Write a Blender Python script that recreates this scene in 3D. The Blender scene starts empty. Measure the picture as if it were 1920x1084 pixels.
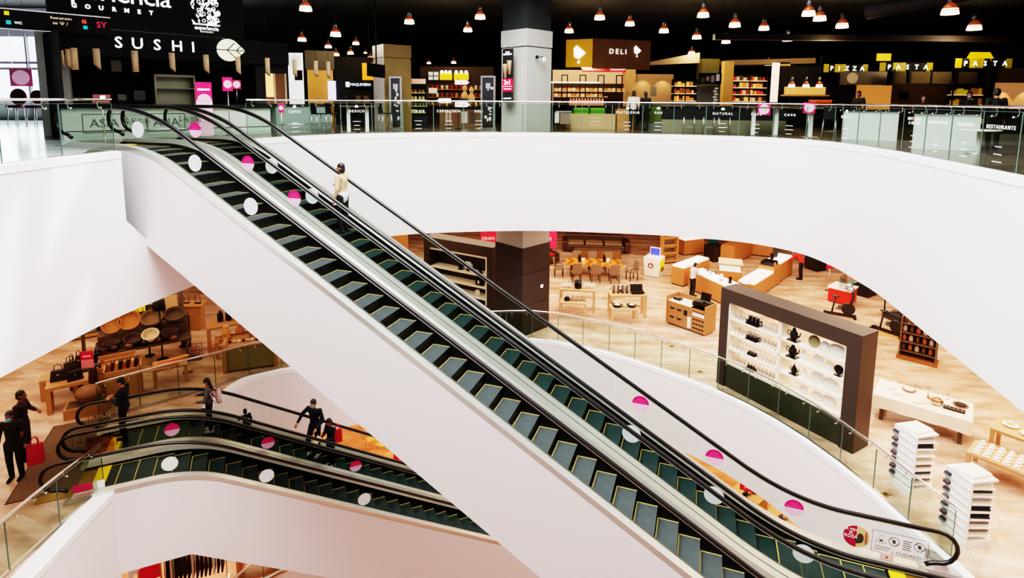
import bpy, math, random
from math import sin, cos, tan, pi, radians, sqrt, atan2
from mathutils import Vector, Matrix
random.seed(7)
S = bpy.context.scene
COL = S.collection

# ------------------------------------------------------------------ materials
def lin(c):
    c = c / 255.0
    return c / 12.92 if c <= 0.04045 else ((c + 0.055) / 1.055) ** 2.4
def rgb(t): return (lin(t[0]), lin(t[1]), lin(t[2]), 1.0)
MATS = {}
def mat(name, col, rough=0.5, metal=0.0, emit=0.0, noise=0.0, scale=6.0, ecol=None, stretch=None, bump=0.0):
    if name in MATS: return MATS[name]
    m = bpy.data.materials.new(name); m.use_nodes = True
    nt = m.node_tree; b = nt.nodes['Principled BSDF']
    b.inputs['Base Color'].default_value = rgb(col)
    b.inputs['Roughness'].default_value = rough
    b.inputs['Metallic'].default_value = metal
    if emit:
        b.inputs['Emission Color'].default_value = rgb(ecol or col)
        b.inputs['Emission Strength'].default_value = emit
    if noise:
        tc = nt.nodes.new('ShaderNodeTexCoord'); mp = nt.nodes.new('ShaderNodeMapping')
        nz = nt.nodes.new('ShaderNodeTexNoise'); nz.inputs['Scale'].default_value = scale
        nz.inputs['Detail'].default_value = 4
        mx = nt.nodes.new('ShaderNodeMix'); mx.data_type = 'RGBA'
        c = rgb(col)
        mx.inputs['A'].default_value = tuple(max(0, v * (1 - noise)) for v in c[:3]) + (1,)
        mx.inputs['B'].default_value = tuple(min(1, v * (1 + noise)) for v in c[:3]) + (1,)
        if stretch: mp.inputs['Scale'].default_value = stretch
        nt.links.new(tc.outputs['Object'], mp.inputs['Vector'])
        nt.links.new(mp.outputs['Vector'], nz.inputs['Vector'])
        nt.links.new(nz.outputs['Fac'], mx.inputs['Factor'])
        nt.links.new(mx.outputs['Result'], b.inputs['Base Color'])
        if bump:
            bp = nt.nodes.new('ShaderNodeBump'); bp.inputs['Strength'].default_value = bump
            nt.links.new(nz.outputs['Fac'], bp.inputs['Height']); nt.links.new(bp.outputs['Normal'], b.inputs['Normal'])
    MATS[name] = m
    return m
def glass_mat(name, tint, blend=0.12, fmax=0.55):
    m = bpy.data.materials.new(name); m.use_nodes = True
    nt = m.node_tree; nt.nodes.clear()
    o = nt.nodes.new('ShaderNodeOutputMaterial'); t = nt.nodes.new('ShaderNodeBsdfTransparent')
    g = nt.nodes.new('ShaderNodeBsdfGlossy'); g.inputs['Roughness'].default_value = 0.03
    t.inputs['Color'].default_value = rgb(tint)
    lw = nt.nodes.new('ShaderNodeLayerWeight'); lw.inputs['Blend'].default_value = blend
    mn = nt.nodes.new('ShaderNodeMath'); mn.operation = 'MINIMUM'; mn.inputs[1].default_value = fmax
    mx = nt.nodes.new('ShaderNodeMixShader')
    nt.links.new(lw.outputs['Fresnel'], mn.inputs[0]); nt.links.new(mn.outputs[0], mx.inputs['Fac'])
    nt.links.new(t.outputs[0], mx.inputs[1]); nt.links.new(g.outputs[0], mx.inputs[2]); nt.links.new(mx.outputs[0], o.inputs['Surface'])
    MATS[name] = m
    return m
def tile_mat(name, c1, c2, mortar, sx=1.6, rough=0.22, rot=0.4):
    m = bpy.data.materials.new(name); m.use_nodes = True
    nt = m.node_tree; b = nt.nodes['Principled BSDF']; b.inputs['Roughness'].default_value = rough
    tc = nt.nodes.new('ShaderNodeTexCoord'); mp = nt.nodes.new('ShaderNodeMapping')
    mp.inputs['Rotation'].default_value = (0, 0, rot)
    br = nt.nodes.new('ShaderNodeTexBrick'); br.inputs['Scale'].default_value = sx
    br.inputs['Color1'].default_value = rgb(c1); br.inputs['Color2'].default_value = rgb(c2); br.inputs['Mortar'].default_value = rgb(mortar)
    br.inputs['Mortar Size'].default_value = 0.004; br.inputs['Brick Width'].default_value = 1.0; br.inputs['Row Height'].default_value = 0.5
    nz = nt.nodes.new('ShaderNodeTexNoise'); nz.inputs['Scale'].default_value = 1.3; nz.inputs['Detail'].default_value = 6
    n2 = nt.nodes.new('ShaderNodeTexNoise'); n2.inputs['Scale'].default_value = 0.5; n2.inputs['Detail'].default_value = 8
    mp2 = nt.nodes.new('ShaderNodeMapping'); mp2.inputs['Scale'].default_value = (1, 4, 1); mp2.inputs['Rotation'].default_value = (0, 0, rot)
    mx = nt.nodes.new('ShaderNodeMix'); mx.data_type = 'RGBA'; mx.blend_type = 'MULTIPLY'; mx.inputs['Factor'].default_value = 0.8
    rp = nt.nodes.new('ShaderNodeValToRGB')
    rp.color_ramp.elements[0].color = (0.42, 0.38, 0.34, 1); rp.color_ramp.elements[0].position = 0.35
    rp.color_ramp.elements[1].color = (1, 1, 1, 1); rp.color_ramp.elements[1].position = 0.62
    L = nt.links.new
    L(tc.outputs['Object'], mp.inputs['Vector']); L(mp.outputs['Vector'], br.inputs['Vector'])
    L(tc.outputs['Object'], mp2.inputs['Vector']); L(mp2.outputs['Vector'], n2.inputs['Vector'])
    L(n2.outputs['Fac'], rp.inputs['Fac']); L(br.outputs['Color'], mx.inputs['A']); L(rp.outputs['Color'], mx.inputs['B'])
    L(mx.outputs['Result'], b.inputs['Base Color'])
    MATS[name] = m
    return m

WHITE = mat('white_plaster', (232, 227, 228), 0.75, noise=0.015, scale=1.5)
LIP = mat('white_lip', (245, 245, 246), 0.5)
CEILB = mat('black_ceiling', (15, 14, 13), 0.9, noise=0.3, scale=2)
STEEL = mat('brushed_steel', (196, 197, 196), 0.28, 1.0, noise=0.06, scale=30)
DECKS = mat('deck_steel', (150, 150, 140), 0.40, 0.7)
ODECK = mat('outer_deck_steel', (214, 214, 208), 0.34, 0.7)
CHROME = mat('polished_rail', (225, 225, 222), 0.15, 1.0)
RUBBER = mat('black_rubber', (17, 17, 18), 0.35)
SKIRT = mat('dark_skirt', (26, 29, 30), 0.3, 0.4)
STEPM = mat('step_teal', (46, 62, 63), 0.42, 0.35, noise=0.25, scale=9)
STEPG = mat('step_grey', (80, 86, 89), 0.40, 0.35, noise=0.3, scale=7)
RISER = mat('step_riser', (20, 23, 24), 0.5, 0.2)
YEL = mat('step_yellow', (200, 170, 92), 0.5)
COMB = mat('comb_yellow', (228, 190, 20), 0.5)
COMBPLATE = mat('comb_plate', (140, 108, 44), 0.35, 0.5, noise=0.2, scale=20)
GLASS = glass_mat('rail_glass', (214, 228, 219))
EGLASS = glass_mat('escalator_glass', (224, 231, 226), 0.10)
CGLASS = glass_mat('clear_glass', (240, 244, 243), 0.15)
BLACK = mat('matt_black', (16, 16, 16), 0.6)
FLM = tile_mat('warm_marble', (226, 194, 174), (202, 162, 138), (160, 126, 106))
FLU = tile_mat('dark_stone', (112, 98, 78), (92, 82, 66), (60, 52, 42), 1.2, 0.18)
FLL = tile_mat('orange_marble', (226, 156, 116), (206, 132, 92), (170, 108, 74))

# ------------------------------------------------------------------ mesh building
class MB:
    def __init__(s): s.v = []; s.f = []; s.m = []; s.sm = []
    def face(s, pts, m=0, sm=False):
        i = len(s.v); s.v += [tuple(p) for p in pts]; s.f.append(tuple(range(i, i + len(pts)))); s.m.append(m); s.sm.append(sm)
    def box(s, x0, x1, y0, y1, z0, z1, m=0):
        i = len(s.v)
        s.v += [(x0, y0, z0), (x1, y0, z0), (x1, y1, z0), (x0, y1, z0), (x0, y0, z1), (x1, y0, z1), (x1, y1, z1), (x0, y1, z1)]
        for q in ((0, 3, 2, 1), (4, 5, 6, 7), (0, 1, 5, 4), (1, 2, 6, 5), (2, 3, 7, 6), (3, 0, 4, 7)):
            s.f.append(tuple(i + k for k in q)); s.m.append(m); s.sm.append(False)
        return s
    def cbox(s, c, d, rz=0, m=0, rx=0, ry=0):
        i = len(s.v); R = Matrix.Rotation(rz, 3, 'Z') @ Matrix.Rotation(ry, 3, 'Y') @ Matrix.Rotation(rx, 3, 'X'); c = Vector(c)
        for a in ((-1, -1, -1), (1, -1, -1), (1, 1, -1), (-1, 1, -1), (-1, -1, 1), (1, -1, 1), (1, 1, 1), (-1, 1, 1)):
            s.v.append(tuple(c + R @ Vector((a[0] * d[0] / 2, a[1] * d[1] / 2, a[2] * d[2] / 2))))
        for q in ((0, 3, 2, 1), (4, 5, 6, 7), (0, 1, 5, 4), (1, 2, 6, 5), (2, 3, 7, 6), (3, 0, 4, 7)):
            s.f.append(tuple(i + k for k in q)); s.m.append(m); s.sm.append(False)
        return s
    def prism(s, poly, z0, z1, m=0):
        n = len(poly); i = len(s.v)
        s.v += [(p[0], p[1], z0) for p in poly] + [(p[0], p[1], z1) for p in poly]
        s.f += [tuple(i + k for k in reversed(range(n))), tuple(i + n + k for k in range(n))]; s.m += [m, m]; s.sm += [False, False]
        for k in range(n):
            j = (k + 1) % n; s.f.append((i + k, i + j, i + n + j, i + n + k)); s.m.append(m); s.sm.append(False)
        return s
    def xprism(s, poly, y0, y1, m=0):            # polygon in x,z extruded along y
        n = len(poly); i = len(s.v)
        s.v += [(p[0], y0, p[1]) for p in poly] + [(p[0], y1, p[1]) for p in poly]
        s.f += [tuple(i + k for k in range(n)), tuple(i + n + k for k in reversed(range(n)))]; s.m += [m, m]; s.sm += [False, False]
        for k in range(n):
            j = (k + 1) % n; s.f.append((i + k, i + n + k, i + n + j, i + j)); s.m.append(m); s.sm.append(False)
        return s
    def lathe(s, prof, c=(0, 0, 0), n=16, m=0, axis='z'):
        i = len(s.v)
        for r, z in prof:
            for k in range(n):
                a = 2 * pi * k / n; p = (r * cos(a), r * sin(a), z)
                if axis == 'x': p = (z, r * cos(a), r * sin(a))
                if axis == 'y': p = (r * cos(a), z, r * sin(a))
                s.v.append((c[0] + p[0], c[1] + p[1], c[2] + p[2]))
        for q in range(len(prof) - 1):
            for k in range(n):
                j = (k + 1) % n
                s.f.append((i + q * n + k, i + q * n + j, i + (q + 1) * n + j, i + (q + 1) * n + k)); s.m.append(m); s.sm.append(True)
        s.f.append(tuple(i + k for k in reversed(range(n)))); s.m.append(m); s.sm.append(False)
        s.f.append(tuple(i + (len(prof) - 1) * n + k for k in range(n))); s.m.append(m); s.sm.append(False)
        return s
    def cyl(s, c, r, h, n=12, m=0, axis='z'): return s.lathe([(r, 0), (r, h)], c, n, m, axis)
    def ball(s, c, r, n=12, m=0):
        if not isinstance(r, (tuple, list)): r = (r, r, r)
        i = len(s.v); h = n // 2 + 1
        for q in range(h + 1):
            t = pi * q / h
            for k in range(n):
                a = 2 * pi * k / n; s.v.append((c[0] + r[0] * sin(t) * cos(a), c[1] + r[1] * sin(t) * sin(a), c[2] - r[2] * cos(t)))
        for q in range(h):
            for k in range(n):
                j = (k + 1) % n; s.f.append((i + q * n + k, i + q * n + j, i + (q + 1) * n + j, i + (q + 1) * n + k)); s.m.append(m); s.sm.append(True)
        return s
    def tube(s, pts, r, n=8, m=0, closed=False):
        pts = [Vector(p) for p in pts]; i = len(s.v); N = len(pts); prev = None
        for k, p in enumerate(pts):
            a = pts[k - 1] if (k or closed) else p; b = pts[(k + 1) % N] if (k < N - 1 or closed) else p
            d = (b - a).normalized()
            if prev is None:
                u = d.orthogonal().normalized() if abs(d.z) > 0.9 else d.cross(Vector((0, 0, 1))).normalized()
            else:
                u = (prev - d * prev.dot(d)).normalized()
            prev = u; w = d.cross(u); rr = r[k] if isinstance(r, (list, tuple)) else r
            for q in range(n):
                t = 2 * pi * q / n; s.v.append(tuple(p + (u * cos(t) + w * sin(t)) * rr))
        for k in range(N if closed else N - 1):
            k2 = (k + 1) % N
            for q in range(n):
                q2 = (q + 1) % n; s.f.append((i + k * n + q, i + k * n + q2, i + k2 * n + q2, i + k2 * n + q)); s.m.append(m); s.sm.append(True)
        if not closed:
            s.f.append(tuple(i + q for q in reversed(range(n)))); s.f.append(tuple(i + (N - 1) * n + q for q in range(n))); s.m += [m, m]; s.sm += [False, False]
        return s
    def disc(s, c, r, rz=0, t=0.004, n=24, m=0, half=None):   # vertical disc facing local -y turned by rz; half: 'up' / 'down'
        a0, a1 = (0, 2 * pi) if half is None else ((0, pi) if half == 'up' else (pi, 2 * pi))
        k = n if half is None else n // 2 + 1
        pts = [(r * cos(a0 + (a1 - a0) * q / (n if half is None else n // 2)), r * sin(a0 + (a1 - a0) * q / (n if half is None else n // 2))) for q in range(k)]
        i = len(s.v); R = Matrix.Rotation(rz, 3, 'Z'); c = Vector(c)
        for y in (-t / 2, t / 2):
            s.v += [tuple(c + R @ Vector((p[0], y, p[1]))) for p in pts]
        K = len(pts)
        s.f += [tuple(i + q for q in range(K)), tuple(i + K + q for q in reversed(range(K)))]; s.m += [m, m]; s.sm += [False, False]
        for q in range(K):
            j = (q + 1) % K; s.f.append((i + q, i + K + q, i + K + j, i + j)); s.m.append(m); s.sm.append(False)
        return s
def obj(name, mb, mats, parent=None, loc=None, rz=0, bevel=0.0):
    me = bpy.data.meshes.new(name); me.from_pydata(mb.v, [], mb.f)
    if not isinstance(mats, (list, tuple)): mats = [mats]
    for m in mats: me.materials.append(m)
    for p, mi, sm in zip(me.polygons, mb.m, mb.sm): p.material_index = mi; p.use_smooth = sm
    me.update()
    o = bpy.data.objects.new(name, me); COL.objects.link(o)
    if parent: o.parent = parent
    if loc: o.location = loc
    if rz: o.rotation_euler = (0, 0, rz)
    if bevel:
        b = o.modifiers.new('edge', 'BEVEL'); b.width = bevel; b.segments = 2; b.limit_method = 'ANGLE'
    return o
def tag(o, label, cat, group=None, kind=None):
    o['label'] = label; o['category'] = cat
    if group: o['group'] = group
    if kind: o['kind'] = kind
    return o
def thing(name, label, cat, loc=(0, 0, 0), rz=0, group=None):
    o = bpy.data.objects.new(name, None); COL.objects.link(o); o.location = loc; o.rotation_euler = (0, 0, rz)
    o.empty_display_size = 0.1
    return tag(o, label, cat, group)
def struct(name, mb, mats, parent=None):
    o = obj(name, mb, mats, parent)
    if not parent: o['kind'] = 'structure'
    return o
KIDS = {}
def kids(o):
    return [c for c in bpy.data.objects if c.parent == o]
def dup(root, loc, rz=None, label=None, group=None, ch=None):
    r = root.copy(); COL.objects.link(r); r.location = loc
    if rz is not None: r.rotation_euler = (0, 0, rz)
    if label: r['label'] = label
    if group: r['group'] = group
    for c in (ch if ch is not None else kids(root)):
        d = c.copy(); COL.objects.link(d); d.parent = r
        for g in kids(c):
            h = g.copy(); COL.objects.link(h); h.parent = d
    return r
def text(body, size, m, parent, loc, rz=0, rx=pi / 2, align='CENTER', ext=0.003, sp=1.0, name='lettering', off=0.0, ry=0):
    cu = bpy.data.curves.new(name, 'FONT'); cu.body = body; cu.size = size; cu.align_x = align; cu.align_y = 'CENTER'
    cu.extrude = ext; cu.space_character = sp; cu.offset = off; cu.resolution_u = 2
    tmp = bpy.data.objects.new(name + '_tmp', cu)
    me = bpy.data.meshes.new_from_object(tmp); bpy.data.objects.remove(tmp); bpy.data.curves.remove(cu)
    me.name = name; me.materials.clear(); me.materials.append(m)
    o = bpy.data.objects.new(name, me); COL.objects.link(o); o.location = loc; o.rotation_euler = (rx, ry, rz)
    if parent: o.parent = parent
    return o
def crom(P, n=8):
    P = [Vector((p[0], p[1], 0)) for p in P]; out = []
    for i in range(len(P) - 1):
        a = P[max(i - 1, 0)]; b = P[i]; c = P[i + 1]; d = P[min(i + 2, len(P) - 1)]
        for k in range(n):
            t = k / n
            out.append(0.5 * ((2 * b) + (c - a) * t + (2 * a - 5 * b + 4 * c - d) * t * t + (3 * b - a - 3 * c + d) * t ** 3))
    out.append(P[-1])
    return [(p.x, p.y) for p in out]
def resample(P, step):
    L = [0]
    for a, b in zip(P, P[1:]): L.append(L[-1] + math.dist(a, b))
    n = max(1, round(L[-1] / step)); out = []
    for k in range(n + 1):
        d = L[-1] * k / n; i = 0
        while i < len(L) - 2 and L[i + 1] < d: i += 1
        t = (d - L[i]) / max(1e-9, L[i + 1] - L[i]); a, b = P[i], P[i + 1]
        out.append((a[0] + (b[0] - a[0]) * t, a[1] + (b[1] - a[1]) * t))
    return out

# ------------------------------------------------------------------ camera
cam = bpy.data.cameras.new('camera'); co = bpy.data.objects.new('camera', cam); COL.objects.link(co)
cam.sensor_width = 36.0; cam.sensor_fit = 'HORIZONTAL'; cam.lens = 1050 / 1920 * 36.0
cam.shift_y = -(542 - 322) / 1920.0
cam.clip_end = 300
t_, r_ = radians(7.28), radians(0.43)
fw = Vector((0, cos(t_), -sin(t_))); R0 = Vector((1, 0, 0)); U0 = Vector((0, sin(t_), cos(t_)))
Rr = R0 * cos(r_) + U0 * sin(r_); Ur = R0 * -sin(r_) + U0 * cos(r_)
co.matrix_world = Matrix(((Rr.x, Ur.x, -fw.x, 0), (Rr.y, Ur.y, -fw.y, 0), (Rr.z, Ur.z, -fw.z, 1.2), (0, 0, 0, 1)))
S.camera = co
S.view_settings.view_transform = 'Filmic'
S.view_settings.look = 'Very High Contrast'
S.view_settings.exposure = 0.75
S.cycles.transparent_max_bounces = 32
S.cycles.max_bounces = 7
S.cycles.sample_clamp_indirect = 6.0

# ------------------------------------------------------------------ the shell
ZU, ZM, ZL = 0.0, -8.0, -16.0
TU, TM = 3.5, 2.5
RIMU = crom([(-8.6, 0.4), (-8.62, 4), (-8.6, 7), (-8.58, 9), (-8.5, 11.2), (-8.25, 12.6), (-7.9, 13.9), (-7.45, 15.4), (-6.5, 17.0), (-5.4, 18.2), (-4.06, 19.0), (-2.45, 19.5), (0.8, 19.9), (4.5, 19.5), (6.3, 19.05), (7.9, 18.4), (9.0, 17.2), (9.28, 15.8), (9.2, 14.5), (9.05, 13.2), (8.43, 10.5), (7.87, 8.0), (7.0, 4.0), (6.2, 0.4)], 6)
RIMM = crom([(-9.05, 1), (-9.1, 5), (-9.1, 8), (-9.15, 10), (-9.24, 11.6), (-9.2, 13), (-9.0, 15.6), (-8.6, 17.45), (-7.0, 18.3), (-5, 19.2), (-2.5, 20.2), (0.88, 20.6), (2.2, 20.1), (3.73, 19.33), (6.0, 17.36), (7.17, 15.93), (7.97, 14.33), (8.45, 12.7), (8.67, 11.15), (8.83, 10.3), (8.9, 8), (8.5, 4), (7.5, 1)], 6)
RIML = crom([(-9.0, 1), (-9.1, 8), (-9.15, 14), (-9.0, 17.6), (-8.66, 18.1), (-7.6, 18.8), (-5, 19.6), (0, 21), (4, 19.5), (7.2, 16), (8.8, 11), (8.5, 4), (7.5, 1)], 6)
def ring(mb, rim, z, R=46, c=(0, 10), up=True, m=0):
    n = len(rim)
    out = []
    for x, y in rim:
        d = math.hypot(x - c[0], y - c[1]); out.append((c[0] + (x - c[0]) / d * R, c[1] + (y - c[1]) / d * R))
    for k in range(n):
        j = (k + 1) % n
        q = [(rim[k][0], rim[k][1], z), (rim[j][0], rim[j][1], z), (out[j][0], out[j][1], z), (out[k][0], out[k][1], z)]
        mb.face(q if up else q[::-1], m)
    return out
def slab(fname, cname, rim, z, T, fm, cm):
    a = MB(); ring(a, rim, z); struct(fname, a, fm)
    a = MB(); ring(a, rim, z - T, up=False); struct(cname, a, cm)
def fascia(name, rim, z, T, tops=None):
    a = MB(); n = len(rim)
    tp = [z if not tops or k not in tops else tops[k] for k in range(n)]
    for k in range(n):
        j = (k + 1) % n; p, q = rim[k], rim[j]
        if max(tp[k], tp[j]) <= z - T + 0.01: continue
        if tops and k + 1 in tops and k not in tops: continue
        a.face([(p[0], p[1], z - T), (q[0], q[1], z - T), (q[0], q[1], tp[j]), (p[0], p[1], tp[k])], 0, True)
    return struct(name, a, WHITE)
def lip(name, rim, z, w=0.16, h=0.05):
    a = MB(); n = len(rim); c = (0, 10); ins, ous = [], []
    for k in range(n):
        p = rim[k]; q = rim[min(k + 1, n - 1)]; pr = rim[max(k - 1, 0)]
        t = Vector((q[0] - pr[0], q[1] - pr[1])).normalized(); nn = Vector((-t.y, t.x))
        if nn.dot(Vector((p[0] - c[0], p[1] - c[1]))) < 0: nn = -nn
        ins.append((p[0] - nn.x * 0.01, p[1] - nn.y * 0.01)); ous.append((p[0] + nn.x * w, p[1] + nn.y * w))
    for k in range(n - 1):
        i0, i1, o0, o1 = ins[k], ins[k + 1], ous[k], ous[k + 1]
        a.face([(*i0, z + h), (*i1, z + h), (*o1, z + h), (*o0, z + h)]); a.face([(*i0, z - 0.1), (*i1, z - 0.1), (*i1, z + h), (*i0, z + h)])
        a.face([(*o0, z), (*o0, z + h), (*o1, z + h), (*o1, z)])
    return struct(name, a, LIP)
def near_i(P, pt): return min(range(len(P)), key=lambda k: math.dist(P[k], pt))
iA = near_i(RIMU, (-8.42, 11.9)); iB = near_i(RIMU, (-7.35, 15.7))
slab('floor_upper', 'ceiling_middle', RIMU[:iA + 1] + [(-9.25, 12.68), (-10.14, 13.05), (-8.95, 16.45)] + RIMU[iB:], ZU, TU, FLU, mat('warm_soffit', (225, 205, 180), 0.8))
jA = near_i(RIMM, (-9.22, 12.05)); jB = near_i(RIMM, (-9.05, 15.5))
slab('floor_middle', 'ceiling_lower', RIMM[:jA + 1] + [(-9.85, 12.38), (-11.0, 15.0)] + RIMM[jB:], ZM, TM, FLM, MATS['warm_soffit'])
slab('floor_lower', 'ceiling_basement', RIML, ZL, 2.5, FLL, MATS['warm_soffit'])
ie = near_i(RIMU, (-7.93, 13.67))
RIMU.insert(iA, RIMU[iA]); ie += 1; iB += 1   # doubled corner: full height on one side, trimmed to the cladding on the other
fascia('wall_upper', RIMU, ZU, TU, {k: max(-TU, -1.46 - (TU - 1.46) * (k - iA - 1) / (ie - iA - 1)) for k in range(iA + 1, iB)}); fascia('wall_middle', RIMM, ZM, TM, {k: ZM - 2.05 for k in range(jA + 1, jB)}); fascia('wall_lower', RIML, ZL, 2.5)
lip('trim_1', RIMU[:iA + 1], ZU); lip('trim_4', RIMU[iB:], ZU); lip('trim_2', RIMM[:jA + 1], ZM, 0.42); lip('trim_5', RIMM[jB:], ZM, 0.2); lip('trim_3', RIML, ZL)
a = MB(); a.box(-30, 30, -20, 45, -20.1, -20); struct('ground', a, FLL)
# outer walls: drum around each storey
def drum(name, z0, z1, m, R=45.5, c=(0, 10), n=48, skip=()):
    a = MB()
    for k in range(n):
        if k in skip: continue
        t0, t1 = 2 * pi * k / n, 2 * pi * (k + 1) / n
        p, q = (c[0] + R * cos(t0), c[1] + R * sin(t0)), (c[0] + R * cos(t1), c[1] + R * sin(t1))
        a.face([(*q, z0), (*p, z0), (*p, z1), (*q, z1)])
    struct(name, a, m)
drum('wall_upper_outer', 0, 6.2, mat('dark_wall', (28, 25, 22), 0.85, noise=0.3, scale=1))
drum('wall_middle_outer', ZM, -TU, mat('warm_wall', (190, 150, 110), 0.8, noise=0.2, scale=1))
drum('wall_lower_outer', ZL, ZM - TM, MATS['warm_wall'])
# dark ceiling round the skylight well, and the white well above it
a = MB(); ring(a, [(p[0] * 1.0, p[1]) for p in RIMU], 5.6, R=45.6, up=False); struct('ceiling', a, CEILB)
a = MB()
for p, q in zip(RIMU, RIMU[1:] + RIMU[:1]):
    a.face([(*p, 5.6), (*q, 5.6), (*q, 17.5), (*p, 17.5)])
struct('wall_skylight', a, mat('well_grey', (190, 190, 190), 0.8))

# unseen sun mask added over the well, slots cut to streak the white wall
SD = Vector((-1.0, -0.12, -1.4)).normalized(); HR = 17.5
from mathutils.geometry import tessellate_polygon
slots = []
for poly in ([(9.2, -0.92), (9.7, -0.32), (9.48, -1.56), (9.17, -2.98), (8.86, -3.73), (8.9, -2.0)], [(10.38, 0.1), (11.45, 0.1), (10.37, -1.39), (9.88, -2.05)], [(10.97, -2.42), (10.76, -3.46), (10.14, -3.5)]):
    slots.append([Vector((-8.58 + (HR - z) * SD.x / SD.z, y - (HR - z) * SD.y / SD.z * -1, HR)) for y, z in poly])
outer = [Vector((-14, -14, HR)), Vector((16, -14, HR)), Vector((16, 30, HR)), Vector((-14, 30, HR))]
pts = [p for L_ in [outer] + slots for p in L_]; a = MB()
for tri in tessellate_polygon([outer] + slots): a.face([tuple(pts[k]) for k in tri])
struct('sun_mask', a, MATS['well_grey'])

# ------------------------------------------------------------------ light
sl = bpy.data.lights.new('sun', 'SUN'); sl.energy = 2.2; sl.angle = 0.012; sl.color = (1, 0.98, 0.94)
so = bpy.data.objects.new('sun', sl); COL.objects.link(so); so.rotation_euler = SD.to_track_quat('-Z', 'Y').to_euler(); so.location = (8, 10, 30)
w = bpy.data.worlds.new('daylight'); S.world = w; w.use_nodes = True
bg = w.node_tree.nodes['Background']; bg.inputs['Color'].default_value = (0.88, 0.94, 1.0, 1); bg.inputs['Strength'].default_value = 1.0
def area(name, loc, sx, sy, power, col=(1, 1, 1), rot=(0, 0, 0), spread=None):
    l = bpy.data.lights.new(name, 'AREA'); l.shape = 'RECTANGLE'; l.size = sx; l.size_y = sy; l.energy = power; l.color = col
    if spread: l.spread = spread
    o = bpy.data.objects.new(name, l); COL.objects.link(o); o.location = loc; o.rotation_euler = rot
    return o
area('skylight', (-2.5, 7.5, 16.5), 12, 16, 8400, (1.0, 0.97, 0.97))
area('window_daylight', (-22, 28.4, 2.3), 13, 3.6, 900, (0.86, 0.93, 1.0), (radians(-90), 0, 0))
for i, (x, y, sx, sy, p) in enumerate([(-16, 15, 11, 14, 480), (14.5, 13, 9, 13, 900), (10, 25, 14, 9, 900), (-2, 27, 11, 10, 650)]):
    area('shop_light', (x, y, -TU - 0.05), sx, sy, p, (1.0, 0.74, 0.55))
for x, y in [(-12, 22), (0, 27), (10, 22)]:
    area('lower_shop_light', (x, y, ZM - TM - 0.05), 12, 9, 900, (1.0, 0.70, 0.50))
# ------------------------------------------------------------------ escalators
T30 = tan(radians(30))
def rail_curve(H, x0, x1, step=0.12, off=0.0, t=1.05):
    # smooth nose line: flat, arc, slope, arc, flat
    xb = H / T30
    def z(x):
        if x <= -t: return 0.0
        if x < t: return -T30 * (x + t) ** 2 / (4 * t)
        if x <= xb - t: return -T30 * x
        if x < xb + t: return -H + T30 * (xb + t - x) ** 2 / (4 * t)
        return -H
    return z
def strip(path, y0, y1, dz=0.0):
    a = MB()
    for (xa, za), (xb, zb) in zip(path, path[1:]):
        a.face([(xa, y0, za + dz), (xb, y0, zb + dz), (xb, y1, zb + dz), (xa, y1, za + dz)])
    return a
def ribbon(a, path, prof, m=0):
    # sweep a y,z profile (closed polygon, offsets) along an x,z path
    n = len(prof)
    for (xa, za), (xb, zb) in zip(path, path[1:]):
        for k in range(n):
            p, q = prof[k], prof[(k + 1) % n]
            a.face([(xa, p[0], za + p[1]), (xb, p[0], zb + p[1]), (xb, q[0], zb + q[1]), (xa, q[0], za + q[1])], m)
    for (x, z), rv in ((path[0], False), (path[-1], True)):
        f = [(x, p[0], z + p[1]) for p in prof]; a.face(f[::-1] if rv else f, m)
def sticker(parent, x, z, y, front, rz=0, rxy=(0.17, 0.2), label=None):
    r = 0.185
    if front:   # pink upper half, pale lower half with three text lines
        a = MB(); a.disc((0, 0, 0), r, 0, 0.004, 28, 0, 'up'); a.disc((0, 0, 0), r, 0, 0.004, 28, 1, 'down')
        a.box(-0.10, 0.10, -0.0035, -0.002, 0.08, 0.086, 2); a.box(-0.14, 0.14, -0.0035, -0.002, 0.035, 0.044, 2); a.box(-0.07, 0.07, -0.0035, -0.002, 0.11, 0.115, 2)
        m = [mat('sticker_pink', (222, 22, 100), 0.5, emit=0.1), mat('sticker_pale', (240, 180, 208), 0.5, emit=0.1), mat('sticker_text', (240, 120, 190), 0.5)]
    else:
        a = MB(); a.disc((0, 0, 0), r, 0, 0.004, 28, 0); m = mat('sticker_back', (214, 218, 219), 0.6, emit=0.10)
    o = obj('floor_distance_sticker', a, m, parent, (x, y, z))
    o['label'] = 'round pink sticker' if front else 'plain grey back of a round sticker'
    return o
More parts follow.
